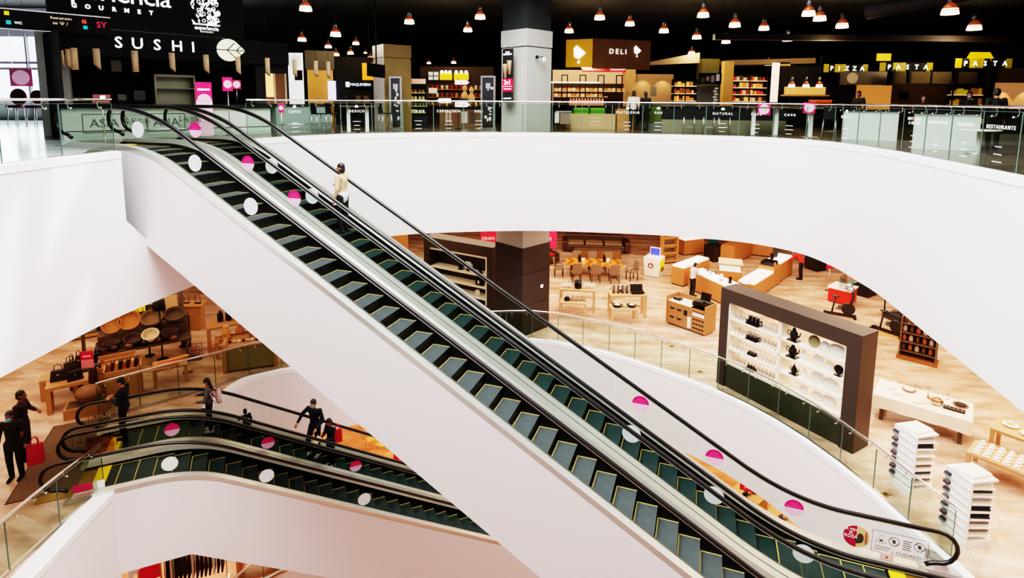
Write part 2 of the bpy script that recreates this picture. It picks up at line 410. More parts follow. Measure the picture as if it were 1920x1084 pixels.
def escalator(name, label, loc, rz, H, nstart, nend, stickers, phase=0.0, sc=1.0, seams=1.9, sdrop=0.42, sm=None):
    root = thing(name, label, 'escalator', loc, rz, None); root.scale = (sc, sc, sc)
    xb = H / T30; X0, X1 = -2.94, xb + 3.0
    nz = rail_curve(H, X0, X1)
    xs = []
    x = X0 + 0.34
    while x < X1 - 0.34: xs.append(x); x += 0.14
    xs.append(X1 - 0.34)
    deck = lambda x: nz(x) + 0.10 + 0.10 * max(0, min(1, (x + 1) / 1.5, (xb + 1 - x) / 1.5))
    hr = lambda x: nz(x) + 0.97 + 0.06 * max(0, min(1, (x + 1) / 2, (xb + 1 - x) / 2))
    r = 0.33
    for side in (-1, 1):
        y = side * 0.63
        # handrail: newel loop, top run, newel loop
        P = []
        for k in range(9):
            t = -pi / 2 - pi * k / 8
            P.append((X0 + r + r * cos(t), y, 0.97 - r + r * sin(t)))
        P = [(X0 + 0.50, y, 0.23), (X0 + 0.42, y, 0.28)] + P
        for x in xs[1:-1]: P.append((x, y, hr(x)))
        for k in range(9):
            t = pi / 2 - pi * k / 8
            P.append((X1 - r + r * cos(t), y, -H + 0.97 - r + r * sin(t)))
        P += [(X1 - 0.42, y, -H + 0.28), (X1 - 0.50, y, -H + 0.23)]
        a = MB(); a.tube(P, 0.042, 10)
        obj('handrail', a, RUBBER, root)
        # bright inner guide below the rubber
        a = MB(); a.tube([(p[0], p[1], p[2] - 0.045) for p in P[12:-12]], 0.018, 6); obj('handrail_guide', a, STEEL, root)
        # glass panels
        cuts = [X0]; x = X0 + 1.75
        while x < X1 - 1.2: cuts.append(x); x += seams
        cuts.append(X1)
        for c0, c1 in zip(cuts, cuts[1:]):
            lo, hi = [], []
            n = max(2, int((c1 - c0) / 0.15)); a0 = MB()
            for k in range(n + 1):
                x = c0 + 0.004 + (c1 - c0 - 0.008) * k / n
                b, tt = deck(x) - 0.03, hr(x) - 0.05
                for e_, sgn, zz in ((X0, 1, 0), (X1, -1, -H)):
                    dx = (x - e_) * sgn
                    if dx < r:
                        h_ = sqrt(max(0, r * r - (r - dx) ** 2)); tt = zz + 0.97 - r + h_ * 0.97; b = max(b, zz + 0.97 - r - h_)
                lo.append((x, b)); hi.append((x, tt))
            for k in range(n):
                a0.face([(lo[k][0], y, lo[k][1]), (lo[k + 1][0], y, lo[k + 1][1]), (hi[k + 1][0], y, hi[k + 1][1]), (hi[k][0], y, hi[k][1])])
            obj('glass_panel', a0, EGLASS, root)
        dp = [(X0 + 0.42, 0.0)] + [(x, deck(x)) for x in [X0 + 0.6] + xs[3:-3] + [X1 - 0.6]] + [(X1 - 0.42, -H)]
        # skirt panel beside the steps, inner deck slope, outer deck
        a = MB()
        for (xa, za), (xc, zc_) in zip(dp, dp[1:]):
            a.face([(xa, side * 0.505, za - 0.75), (xc, side * 0.505, zc_ - 0.75), (xc, side * 0.505, zc_ - 0.03), (xa, side * 0.505, za - 0.03)])
        obj('skirt_panel', a, SKIRT, root)
        a = MB()
        for (xa, za), (xc, zc_) in zip(dp, dp[1:]):
            a.face([(xa, side * 0.505, za - 0.03), (xc, side * 0.505, zc_ - 0.03), (xc, side * 0.62, zc_ + 0.03), (xa, side * 0.62, za + 0.03)])
        obj('inner_deck', a, DECKS, root)
        a = MB(); s_ = sorted((side * 0.62, side * 0.80)); ribbon(a, dp, [(s_[0], 0.03), (s_[1], 0.03), (s_[1], -0.10), (s_[0], -0.10)])
        obj('outer_deck', a, ODECK, root)
        for k, (sx, fr) in enumerate(stickers[side]):
            sticker(root, sx, hr(sx) - sdrop, y - 0.012, fr)
    # steps
    a = MB(); W = 0.5
    prof = [(-0.40, 0.0), (0.0, 0.0), (0.0, -0.02), (-0.03, -0.12), (-0.03, -0.235)]
    a.face([(-0.40, -W, 0), (0, -W, 0), (0, W, 0), (-0.40, W, 0)], 0)
    for (xa, za), (xc, zc_) in zip(prof[1:], prof[2:]):
        a.face([(xa, -W, za), (xc, -W, zc_), (xc, W, zc_), (xa, W, za)], 1)
    e_ = 0.003
    a.face([(-0.395, -W, e_), (-0.374, -W, e_), (-0.374, W, e_), (-0.395, W, e_)], 2)
    for sy in (-1, 1):
        y0, y1 = sorted((sy * (W - 0.004), sy * (W - 0.026))); a.face([(-0.395, y0, e_), (-0.0, y0, e_), (-0.0, y1, e_), (-0.395, y1, e_)], 2)
    first = None
    for i in range(nstart, nend):
        x = i * 0.4 + phase
        z = nz(x - 0.2) if (x < 0.3 or x > xb - 0.1) else -T30 * x
        if x < -1.85 or x > xb + 2.2: continue
        if first is None:
            first = obj('step', a, [sm or STEPM, RISER, YEL], root, (x, 0, z))
        else:
            o = first.copy(); COL.objects.link(o); o.location = (x, 0, z); o.parent = root
    # comb plates and landing plates
    for x0, x1, z, f in ((X0 - 0.2, -1.95, 0, 1), (xb + 2.0, X1 + 0.2, -H, 0)):
        a = MB(); a.box(x0, x1, -0.5, 0.5, z - 0.08, z + 0.012); obj('landing_plate', a, COMBPLATE, root)
        xx = x1 if f else x0
        a = MB(); a.box(xx - 0.14, xx + 0.14, -0.5, 0.5, z - 0.03, z + 0.018); obj('comb', a, COMB, root)
    return root, hr
def cladding(name, label, loc, rz, H, y0, y1, xs, xe, sc=1.0, D=2.13, cat='cladding', dtop=0.0):
    root = thing(name, label, cat, loc, rz); root.scale = (sc, sc, sc)
    xb = H / T30; nz = rail_curve(H, -3, xb + 3)
    deck = lambda x: nz(x) + 0.10 + 0.10 * max(0, min(1, (x + 1) / 1.5, (xb + 1 - x) / 1.5))
    X = []
    x = xs
    while x < xe: X.append(x); x += 0.2
    X.append(xe)
    top = [(x, deck(x) - 0.09) for x in X]
    t = D * tan(radians(15))      # lower corner offsets keep the underside parallel
    def bot(x): return max(-H - D, min(dtop, -T30 * x - D))
    bx = sorted(set([xs, xe] + [v for v in (0.0, xb) if xs < v < xe]))
    for side, yy in (('side_panel', y0), ('side_panel', y1)):
        a = MB()
        for (xa, za), (xc, zc_) in zip(top, top[1:]):
            a.face([(xa, yy, bot(xa)), (xc, yy, bot(xc)), (xc, yy, zc_), (xa, yy, za)])
        obj(side, a, WHITE, root)
    a = MB()
    for p, q in zip(bx, bx[1:]): a.face([(p, y0, bot(p)), (p, y1, bot(p)), (q, y1, bot(q)), (q, y0, bot(q))])
    obj('underside_panel', a, WHITE, root)
    return root
AZ = radians(19.2); e1 = Vector((cos(AZ), -sin(AZ), 0)); l1 = Vector((sin(AZ), cos(AZ), 0))
WP = Vector((-3.937, 12.28, 0)) + e1 * (-4.16)          # nose line meets the upper floor, far tread edge
GA = 1.63
pA = WP - l1 * 0.5; pB = WP + l1 * (GA - 0.5)
STA = [-0.05, 2.0, 3.85, 5.7]
escalator('escalator', 'escalator with grey steps next to the white sloping cladding, joining the upper and middle floors', pA, -AZ, 8.0, -6, 44,
          {-1: [(-0.22, False), (1.42, False), (2.9, False)], 1: [(0.05, True), (1.64, True), (2.95, True)]}, 0.16, sm=STEPG)
escalator('escalator', 'escalator carrying one standing passenger in a beige jacket, joining the upper and middle floors', pB, -AZ, 8.0, -6, 44,
          {-1: [(2.0, False), (3.15, False), (10.76, False), (12.38, False), (14.0, False)], 1: [(10.8, True), (12.4, True), (14.0, True)]}, 0.06, sdrop=0.30)
cladding('escalator_cladding', 'large white box cladding under the long diagonal pair of escalators', WP, -AZ, 8.0, -1.31, GA + 0.30, -1.6, 17.6)
AZ2 = radians(24.1); e2 = Vector((cos(AZ2), sin(AZ2), 0)); l2 = Vector((-sin(AZ2), cos(AZ2), 0)); SC2 = 0.965
WP2 = Vector((-6.175 * SC2, 15.391 * SC2, -8.0)) + e2 * (-2.79 * SC2)
pC = WP2 - l2 * 0.5 * SC2; pD = WP2 + l2 * (GA - 0.5) * SC2
escalator('escalator', 'lower escalator with no riders and grey sticker backs, running down from the middle floor', pC, AZ2, 8.0, -6, 36,
          {-1: [(-0.35, False), (1.85, False), (4.4, False)], 1: []}, 0.0, SC2, sdrop=0.55)
escalator('escalator', 'lower escalator crowded with riders in dark clothes, running down from the middle floor', pD, AZ2, 8.0, -6, 36,
          {-1: [(-0.5, True), (1.9, True), (4.4, True)], 1: []}, 0.2, SC2, sdrop=0.55)
cladding('escalator_cladding', 'white box cladding under the pair of escalators descending to the lowest floor', WP2, AZ2, 8.0, -1.31, GA + 0.30, -2.2, 17.0, SC2, dtop=-2.13)
# ------------------------------------------------------------------ people
SKIN = mat('skin_tan', (176, 122, 92), 0.6); SKIN2 = mat('skin_brown', (128, 84, 62), 0.6)
HAIRM = mat('dark_hair', (22, 18, 16), 0.55, noise=0.3, scale=40)
def cloth(c): return mat('cloth_%d_%d_%d' % c, c, 0.85, noise=0.18, scale=14, bump=0.15)
def blobs(a, p, q, ra, rb, n=None, sy=1.0, sx=1.0):
    p, q = Vector(p), Vector(q); d = (q - p).length
    n = n or max(2, int(d / (0.55 * min(ra, rb))) + 1)
    for k in range(n + 1):
        t = k / n; r = ra + (rb - ra) * t; c = p.lerp(q, t); a.ball(c, (r * sx, r * sy, r), 10)
def remeshed(name, a, m, parent, vox, smooth=2):
    o = obj(name, a, m, parent)
    md = o.modifiers.new('surface', 'REMESH'); md.mode = 'VOXEL'; md.voxel_size = vox; md.use_smooth_shade = True
    sm = o.modifiers.new('soft', 'SMOOTH'); sm.iterations = smooth; sm.factor = 0.5
    return o
def person(label, loc, rz, h, J=None, top=(30, 30, 34), legs=(22, 22, 26), shoe=(20, 20, 22), hair='short', mask=None, skin=None, vox=0.011,
           hemcol=None, group=None, coat=0.0, fullmask=False):
    root = thing('person', label, 'person', loc, rz, group)
    s = h / 1.75; root.scale = (s, s, s)
    P = dict(hip=(0, 0, 0.94), hL=(-0.095, 0, 0.90), hR=(0.095, 0, 0.90), kL=(-0.10, 0.02, 0.49), kR=(0.10, 0.02, 0.49), aL=(-0.10, -0.02, 0.085), aR=(0.10, -0.02, 0.085),
             waist=(0, 0.0, 1.08), chest=(0, 0.0, 1.30), neck=(0, 0.0, 1.47), head=(0, 0.03, 1.625),
             sL=(-0.185, -0.01, 1.42), sR=(0.185, -0.01, 1.42), eL=(-0.25, -0.03, 1.13), eR=(0.25, -0.03, 1.13), wL=(-0.26, 0.06, 0.88), wR=(0.26, 0.06, 0.88), yaw=0, nod=0)
    J = J or {}
    P.update(J)
    skin = skin or SKIN
    V3 = lambda k: Vector(P[k])
    hy = Matrix.Rotation(P['yaw'], 3, 'Z') @ Matrix.Rotation(P['nod'], 3, 'X'); H = V3('head')
    hp = lambda x, y, z: H + hy @ Vector((x, y, z))
    toe = lambda k: V3(k) + Vector((0, 0.17, -0.045))
    # one continuous body
    a = MB()
    blobs(a, P['hip'], P['waist'], 0.135, 0.118, 4, 0.75); blobs(a, P['waist'], P['chest'], 0.118, 0.140, 5, 0.72); blobs(a, P['chest'], V3('neck') - Vector((0, 0, 0.06)), 0.140, 0.085, 4, 0.7)
    blobs(a, V3('neck') - Vector((0, 0, 0.05)), H - Vector((0, 0.02, 0.05)), 0.055, 0.052, 4)
    i0 = len(a.v); a.ball((0, 0, 0.02), (0.076, 0.094, 0.105), 14); a.ball((0, 0.022, -0.055), (0.056, 0.068, 0.062), 12)
    a.ball((0, 0.098, -0.012), (0.014, 0.02, 0.022), 8)
    for sx in (-1, 1): a.ball((sx * 0.078, -0.005, -0.005), (0.012, 0.022, 0.032), 8)
    a.ball((0, 0.085, -0.062), (0.026, 0.014, 0.010), 8)
    for k in range(i0, len(a.v)): a.v[k] = tuple(H + hy @ Vector(a.v[k]))
    for S_ in 'LR':
        blobs(a, V3('h' + S_), V3('k' + S_), 0.088, 0.058); blobs(a, V3('k' + S_), V3('a' + S_), 0.056, 0.038)
        blobs(a, V3('a' + S_) - Vector((0, 0, 0.03)), toe('a' + S_), 0.042, 0.032)
        blobs(a, V3('chest') + (V3('s' + S_) - V3('chest')) * 0.6, V3('s' + S_), 0.075, 0.062); blobs(a, V3('s' + S_), V3('e' + S_), 0.055, 0.043); blobs(a, V3('e' + S_), V3('w' + S_), 0.041, 0.028)
        w = V3('w' + S_); d = (w - V3('e' + S_)).normalized(); side = Vector((1, 0, 0)) if abs(d.x) < 0.8 else Vector((0, 1, 0))
        u = (side - d * side.dot(d)).normalized(); n_ = d.cross(u)
        palm = w + d * 0.055; a.ball(palm, 0.034, 8); a.ball(w + d * 0.03, 0.030, 8)
        for f, (off, ln) in enumerate(((-0.030, 0.062), (-0.010, 0.074), (0.010, 0.070), (0.029, 0.055))):
            b = palm + u * off + d * 0.02; mid = b + d * ln * 0.6 + n_ * 0.012; tip = mid + d * ln * 0.3 + n_ * 0.030
            blobs(a, b, mid, 0.0105, 0.010); blobs(a, mid, tip, 0.010, 0.009)
        tb = w + d * 0.03 - u * 0.026; blobs(a, tb, tb + d * 0.045 - u * 0.028 + n_ * 0.012, 0.013, 0.010)
    remeshed('body', a, skin, root, vox * 0.85)
    # trousers
    a = MB(); blobs(a, V3('hip') + Vector((0, 0, -0.02)), P['waist'], 0.150, 0.128, 4, 0.78)
    for S_ in 'LR':
        blobs(a, V3('h' + S_), V3('k' + S_), 0.104, 0.078); blobs(a, V3('k' + S_), V3('a' + S_) + Vector((0, 0, 0.02)), 0.076, 0.062)
    remeshed('trousers', a, cloth(legs), root, vox)
    # upper garment
    a = MB(); blobs(a, V3('hip') + Vector((0, 0, 0.03 - coat)), P['waist'], 0.158 + coat * 0.12, 0.140, 5, 0.80); blobs(a, P['waist'], P['chest'], 0.140, 0.160, 5, 0.76); blobs(a, P['chest'], V3('neck') - Vector((0, 0, 0.05)), 0.158, 0.088, 4, 0.74)
    for S_ in 'LR':
        blobs(a, V3('chest') + (V3('s' + S_) - V3('chest')) * 0.55, V3('s' + S_), 0.088, 0.074); blobs(a, V3('s' + S_), V3('e' + S_), 0.070, 0.058); blobs(a, V3('e' + S_), V3('e' + S_).lerp(V3('w' + S_), 0.92), 0.056, 0.042)
    remeshed('jacket', a, cloth(top), root, vox)
    if hemcol:
        a = MB(); blobs(a, V3('hip') + Vector((0, 0, -0.03)), V3('hip') + Vector((0, 0, 0.05)), 0.164, 0.160, 3, 0.80); remeshed('shirt_hem', a, cloth(hemcol), root, vox)
    for S_ in 'LR':
        a = MB(); k = V3('a' + S_); blobs(a, k + Vector((0, -0.03, -0.035)), toe('a' + S_) + Vector((0, 0.02, 0)), 0.050, 0.040, 5, 1.0, 0.95); a.cbox(k + Vector((0, 0.075, -0.075)), (0.085, 0.27, 0.02))
        remeshed('shoe', a, cloth(shoe), root, vox, 1)
    # hair
    a = MB(); i0 = 0
    a.ball((0, -0.012, 0.045), (0.086, 0.098, 0.098), 14); a.ball((0, -0.035, -0.01), (0.082, 0.078, 0.085), 12)
    if hair == 'long': blobs(a, (0, -0.06, 0.0), (0, -0.085, -0.27), 0.075, 0.055, 6, 0.7, 1.05)
    if hair == 'bob': a.ball((0, -0.03, -0.05), (0.092, 0.082, 0.085), 12)
    for k in range(len(a.v)): a.v[k] = tuple(H + hy @ Vector(a.v[k]))
    remeshed('hair', a, HAIRM, root, vox, 1)
    for sx in (-1, 1):
        a = MB(); a.ball((0, 0, 0), (0.011, 0.006, 0.007), 8); e = obj('eye', a, BLACK, root, tuple(hp(sx * 0.031, 0.088, 0.012)))
    if mask:
        a = MB(); a.ball((0, 0.050, -0.052), (0.062, 0.064, 0.056), 12)
        for k in range(len(a.v)): a.v[k] = tuple(H + hy @ Vector(a.v[k]))
        obj('face_mask', a, mat('mask_%d_%d_%d' % mask, mask, 0.8), root)
    return root
BLUE = (96, 170, 214)
fA = 0.0
def escp(p0, ang, x, ly, z, sc=1.0):
    e = Vector((cos(ang), sin(ang), 0)); l = Vector((-sin(ang), cos(ang), 0)); q = Vector(p0) + e * x * sc + l * ly * sc
    return (q.x, q.y, q.z + z * sc)
# passenger on the long escalator: back to us, right hand ahead on the far handrail
person('person in beige jacket and dark trousers riding alone up the long escalator, hand on handrail', escp(pB, -AZ, 3.45, 0.12, -T30 * 3.66, 1), radians(70.8), 1.74,
       dict(sR=(0.185, 0.03, 1.42), eR=(0.32, 0.22, 1.22), wR=(0.40, 0.46, 1.17), yaw=0.25, kL=(-0.10, 0.06, 0.50), kR=(0.10, 0.0, 0.49)), (184, 160, 124), (20, 20, 22), (40, 40, 42), 'bob', hemcol=(222, 224, 232))
FD = radians(24.1 + 90)
person('person in dark suit with phone stepping off at the head of the lower escalator', escp(pD, AZ2, -1.72, 0.12, 0.012, SC2), FD - 0.25, 1.74,
       dict(eL=(-0.27, 0.02, 1.14), wL=(-0.12, 0.26, 1.20), eR=(0.27, 0.04, 1.14), wR=(0.10, 0.27, 1.20), yaw=0.2, nod=-0.35, aR=(0.12, 0.16, 0.085), kR=(0.12, 0.14, 0.5)), (24, 24, 30), (18, 18, 22))
person('person with long dark hair, grey top and backpack riding the lower escalator', escp(pD, AZ2, 0.36, 0.14, -0.30, SC2), FD, 1.60,
       dict(eL=(-0.25, 0.10, 1.12), wL=(-0.16, 0.32, 1.10), eR=(0.24, 0.10, 1.12), wR=(0.12, 0.34, 1.20), nod=-0.2), (92, 90, 96), (24, 24, 28), (196, 190, 180), 'long', (216, 190, 170))
person('small child in black with white mask holding the lower escalator handrail', escp(pD, AZ2, 1.30, 0.22, -0.97, SC2), FD - 1.2, 1.06,
       dict(eL=(-0.24, 0.18, 1.22), wL=(-0.22, 0.42, 1.24)), (20, 20, 22), (20, 20, 22), (30, 30, 32), 'bob', (226, 228, 232))
person('person in navy jacket and blue mask standing with elbow on the lower escalator rail', escp(pD, AZ2, 3.28, 0.30, -1.96, SC2), FD + 0.85, 1.86,
       dict(sR=(0.2, 0, 1.43), eR=(0.42, -0.03, 1.22), wR=(0.44, 0.20, 1.04), eL=(-0.29, 0.0, 1.15), wL=(-0.22, 0.22, 1.0), kR=(0.12, 0.16, 0.52), aR=(0.14, 0.10, 0.17), nod=-0.1), (20, 22, 34), (20, 22, 34), (198, 196, 190), 'short', BLUE)
person('person in black coat and white shoes reading papers in front of the navy jacket rider', escp(pD, AZ2, 3.72, -0.02, -2.25, SC2), FD + 0.5, 1.58,
       dict(eL=(-0.25, 0.06, 1.12), wL=(-0.10, 0.28, 1.12), eR=(0.25, 0.06, 1.12), wR=(0.10, 0.28, 1.14), nod=-0.4), (26, 28, 42), (18, 18, 20), (206, 204, 200), 'bob', None, coat=0.12)
person('person in black with blue mask standing on the middle floor with a red bag', (-11.98, 12.55, ZM), radians(200), 1.74,
       dict(yaw=-0.2, eR=(0.27, -0.04, 1.14), wR=(0.30, 0.0, 0.88), eL=(-0.28, -0.02, 1.13), wL=(-0.27, 0.06, 0.9)), (22, 20, 20), (18, 18, 20), (16, 16, 16), 'short', BLUE, SKIN2, coat=0.1)
person('person in brown-black jacket with head turned, standing behind the shopper with a red bag', (-12.35, 13.25, ZM), radians(290), 1.86,
       dict(eL=(-0.33, 0.02, 1.16), wL=(-0.22, 0.2, 1.12)), (44, 30, 26), (18, 18, 20), (16, 16, 16), 'short', None, SKIN2)
person('shop assistant in pale shirt and black trousers leaning on the lit phone counter', (8.62, 25.72, ZM), radians(-69), 1.66,
       dict(eL=(-0.22, 0.16, 1.18), wL=(-0.16, 0.40, 1.10), eR=(0.22, 0.16, 1.18), wR=(0.16, 0.40, 1.10), neck=(0, 0.08, 1.46), chest=(0, 0.05, 1.30), head=(0, 0.13, 1.60), sL=(-0.185, 0.06, 1.41), sR=(0.185, 0.06, 1.41)), (214, 208, 226), (18, 18, 20))
person('person in red top bending forward over a counter, black trousers', (15.12, 28.35, ZM), radians(48), 1.72,
       dict(waist=(0, 0.03, 1.08), chest=(0, 0.17, 1.25), neck=(0, 0.32, 1.36), head=(0, 0.42, 1.46), sL=(-0.185, 0.27, 1.32), sR=(0.185, 0.27, 1.32), eL=(-0.22, 0.42, 1.10), wL=(-0.14, 0.58, 1.0), eR=(0.22, 0.42, 1.10), wR=(0.14, 0.58, 1.0)), (216, 44, 48), (20, 20, 22), vox=0.013)
person('person in white top with dark strap seen from behind at the bakery counter', (5.0, 23.3, 0), radians(-8), 1.62, None, (216, 206, 200), (24, 24, 26), vox=0.014, hair='bob')
person('person in black queueing beside the white top at the bakery counter', (5.42, 23.0, 0), radians(15), 1.58, None, (22, 20, 20), (22, 22, 24), vox=0.014, hair='long')
person('person in dark clothes standing alone by the sweet shop counter, back turned', (12.85, 15.0, 0), radians(-20), 1.60, None, (18, 17, 17), (18, 18, 20), vox=0.013)
person('kitchen assistant with only head showing behind the dark pasta counter', (13.75, 18.9, 0), radians(150), 1.46, None, (40, 30, 26), (24, 24, 26), vox=0.014)
person('masked assistant in dark top behind the counter near the lit alcove', (14.7, 18.2, 0), radians(150), 1.58, None, (30, 28, 26), (24, 24, 26), (20, 20, 20), 'bob', (190, 180, 170), vox=0.014)
person('dark haired assistant beside the screen in the lit pizza kitchen', (13.6, 22.2, 0), radians(120), 1.66, None, (60, 50, 46), (24, 24, 26), (20, 20, 20), 'bob', vox=0.014)
# things they carry
def bag(label, loc, col, rz=0, w=0.36, d=0.14, h=0.42):
    t = thing('shopping_bag', label, 'bag', loc, rz)
    a = MB(); a.prism([(-w / 2, -d / 2), (w / 2, -d / 2), (w / 2, d / 2), (-w / 2, d / 2)], 0, h)
    for k in range(4, 8): a.v[k] = (a.v[k][0] * 0.9, a.v[k][1] * 0.55, a.v[k][2])
    obj('pouch', a, mat('bag_%d' % (sum(col)), col, 0.6, noise=0.2, scale=9), t, bevel=0.02)
    for s in (-1, 1):
        a = MB(); a.tube([(-w * 0.22, s * d * 0.25, h - 0.03), (-w * 0.18, s * d * 0.2, h + 0.12), (0, s * 0.01, h + 0.19), (w * 0.18, s * d * 0.2, h + 0.12), (w * 0.22, s * d * 0.25, h - 0.03)], 0.012, 6); obj('handle', a, MATS['bag_%d' % (sum(col))], t)
    return t
bag('crimson carrier bag hanging from the hand of the shopper in black', (-11.62, 12.72, ZM + 0.28), (176, 24, 56), 0.6, 0.34, 0.2, 0.5)
q = escp(pD, AZ2, 3.98, 0.30, -2.25, SC2)
bag('bright red bag beside the black coat rider on the lower escalator', (q[0], q[1], q[2] + 0.55), (200, 30, 40), 0.4, 0.28, 0.13, 0.42)
q = escp(pD, AZ2, 0.36, 0.14, -0.30, SC2)
t = thing('backpack', 'pink and white backpack on the long haired rider', 'backpack', (q[0] + 0.23, q[1] + 0.1, q[2] + 0.80), FD)
a = MB(); a.ball((0, 0, 0.20), (0.14, 0.085, 0.22), 14); obj('sack', a, mat('pack_pink', (214, 178, 182), 0.8, noise=0.25, scale=12), t)
a = MB(); a.ball((0, -0.06, 0.11), (0.10, 0.05, 0.11), 12); obj('front_pocket', a, mat('pack_white', (222, 212, 208), 0.8), t)
for s in (-1, 1):
    a = MB(); a.tube([(s * 0.08, 0.05, 0.38), (s * 0.12, 0.12, 0.44), (s * 0.13, 0.2, 0.38), (s * 0.12, 0.14, 0.2), (s * 0.1, 0.06, 0.06)], 0.016, 6); obj('strap', a, MATS['pack_pink'], t)
q = escp(pD, AZ2, -1.72, 0.12, 0.0, SC2)
def held(name, label, cat, loc, size, col, rz=0, rx=0):
    a = MB(); a.cbox((0, 0, 0), size, 0, 0, rx); o = obj(name, a, mat('held_%d_%d_%d' % col, col, 0.4), None, loc, rz, 0.004); return tag(o, label, cat)
held('mobile_phone', 'phone in a red case in the hands of the suited rider', 'phone', (q[0] - 0.29, q[1] - 0.09, q[2] + 1.18), (0.075, 0.012, 0.15), (150, 40, 50), FD, 0.9)
q = escp(pD, AZ2, 3.72, -0.02, -2.25, SC2)
held('paper_sheet', 'cream papers in the hands of the black coat rider', 'papers', (q[0] - 0.34, q[1] - 0.27, q[2] + 0.98), (0.22, 0.012, 0.32), (232, 204, 168), FD + 0.5, 0.9)
# ------------------------------------------------------------------ glass railings
GEDGE = mat('glass_edge', (70, 92, 82), 0.3)
DECAL = mat('white_decal', (226, 232, 230), 0.6, emit=0.15)
def offset(P, d, c=(0, 10)):
    out = []
    for k, p in enumerate(P):
        q = P[min(k + 1, len(P) - 1)]; r = P[max(k - 1, 0)]
        t = Vector((q[0] - r[0], q[1] - r[1])).normalized(); n = Vector((-t.y, t.x))
        if n.dot(Vector((p[0] - c[0], p[1] - c[1]))) < 0: n = -n
        out.append((p[0] + n.x * d, p[1] + n.y * d))
    return out
def railing(label, P, z, step=1.25, H=1.15, group=None, start=0.0, brackets=True):
    P = resample(P, step); root = thing('glass_railing', label, 'railing', (P[0][0], P[0][1], z)); o = Vector((P[0][0], P[0][1], 0))
    loc = [Vector((p[0], p[1], 0)) - o for p in P]
    a = MB(); a.tube([v + Vector((0, 0, H)) for v in loc], 0.026, 10); obj('handrail', a, CHROME, root)
    a = MB()
    for u, v in zip(loc, loc[1:]):
        d = (v - u).normalized(); n = Vector((-d.y, d.x, 0)) * 0.03
        a.face([u - n, v - n, v + n, u + n]); a.v[-4:] = [(p[0], p[1], 0.075) for p in a.v[-4:]]
        for s in (-1, 1): a.face([tuple(u + n * s), tuple(v + n * s), tuple(v + n * s + Vector((0, 0, 0.075))), tuple(u + n * s + Vector((0, 0, 0.075)))])
    obj('base_channel', a, STEEL, root)
    panels = []
    for k, (u, v) in enumerate(zip(loc, loc[1:])):
        d = (v - u); L = d.length; d.normalize(); ang = atan2(d.y, d.x); c = (u + v) / 2
        a = MB(); i = 0
        w = L / 2 - 0.006; zt = H - 0.085
        a.face([(-w, 0, 0.06), (w, 0, 0.06), (w, 0, zt), (-w, 0, zt)], 0)
        for x in (-w, w): a.box(x - 0.006, x + 0.006, -0.006, 0.006, 0.06, zt, 1)
        a.box(-w, w, -0.005, 0.005, zt, zt + 0.008, 1)
        p = obj('glass_panel', a, [GLASS, GEDGE], root, tuple(c), ang); panels.append(p)
        if brackets:
            for f in (-0.28, 0.28):
                b = MB(); x = f * L
                b.tube([(x, -0.02, H - 0.17), (x, 0.05, H - 0.17), (x, 0.075, H - 0.12), (x, 0.075, H - 0.05), (x, 0.03, H - 0.01)], 0.009, 6); b.lathe([(0.022, 0), (0.022, 0.012)], (x, -0.012, H - 0.17), 10, 0, 'y')
                b2 = obj('bracket', b, CHROME, root, tuple(c), ang)
    return root, panels
railing('glass railing on the upper floor between the window side and the escalator heads', offset(RIMU[3:iA + 1], 0.14), ZU, 1.3)
PU = offset(RIMU[iB:-6], 0.14)
up, upanels = railing('long curved upper floor glass railing lettered with food stall names', PU, ZU, 1.05)
i0 = near_i(RIMM, (-8.6, 17.45)); i1 = near_i(RIMM, (8.83, 10.4))
PM = [(-11.75, 14.95), (-10.65, 16.0), (-9.45, 16.92)] + offset(RIMM[i0 + 1:i1 + 1], 0.16)
railing('long curved glass railing round the middle floor opening, ending by the linen stands', PM, ZM, 1.0)
railing('short middle floor glass railing at the corner beside the lower escalator newels', [(-9.72, 1.5), (-9.72, 6.0), (-9.72, 10.0), (-9.68, 11.3), (-9.60, 12.2)], ZM, 1.2)
railing('glass railing round the opening of the lowest floor', [(-9.35, 16.8), (-8.95, 17.8), (-8.3, 18.5), (-7.5, 19.0), (-6.5, 19.4)], ZL, 1.3, brackets=False)
# food stall lettering etched on the upper railing panels
def decal(px, words, icon=0, lines=3, size=0.115):
    r = (px - 960) / 1050.0
    best, bp_ = None, None
    for p in upanels:
        w_ = p.parent.location + p.location
        e = abs(w_.x / w_.y - r * 0.985)
        if w_.y > 1 and (best is None or e < best): best, bp_ = e, p
    text(words, size, DECAL, bp_, (0, -0.012, 0.80), 0, sp=1.35)
    a = MB()
    if icon:
        a.disc((0, -0.012, 0.95), 0.055, 0, 0.003, 14, 0, 'up'); a.box(-0.06, 0.06, -0.0135, -0.0105, 0.925, 0.94)
    for k in range(lines):
        w_ = 0.13 - 0.02 * ((k * 2 + len(words)) % 3); a.box(-w_, w_, -0.0135, -0.0105, 0.46 - 0.13 * k, 0.472 - 0.13 * k)
    if a.v: obj('lettering', a, DECAL, bp_)
for px, wd, ic in ((522, 'TAPAS', 1), (690, 'MEXICO', 1), (768, 'ITALIA', 0), (849, 'CERVECERÍA', 0), (915, 'DELI', 0), (1186, 'PASTELERIA', 1), (1259, 'PAN', 1), (1334, 'NATURAL', 1), (1413, 'CAFÉ', 0), (1488, 'CAVA', 0), (1572, 'GELATI', 1), (1712, 'HOT DOGS\n& ALITAS', 0), (1775, 'SANDWICHES', 0), (1845, 'DULCERÍA', 0), (1925, 'RESTAURANTE', 0)):
    decal(px, wd, ic, 3, 0.115 if px < 1700 else 0.095)

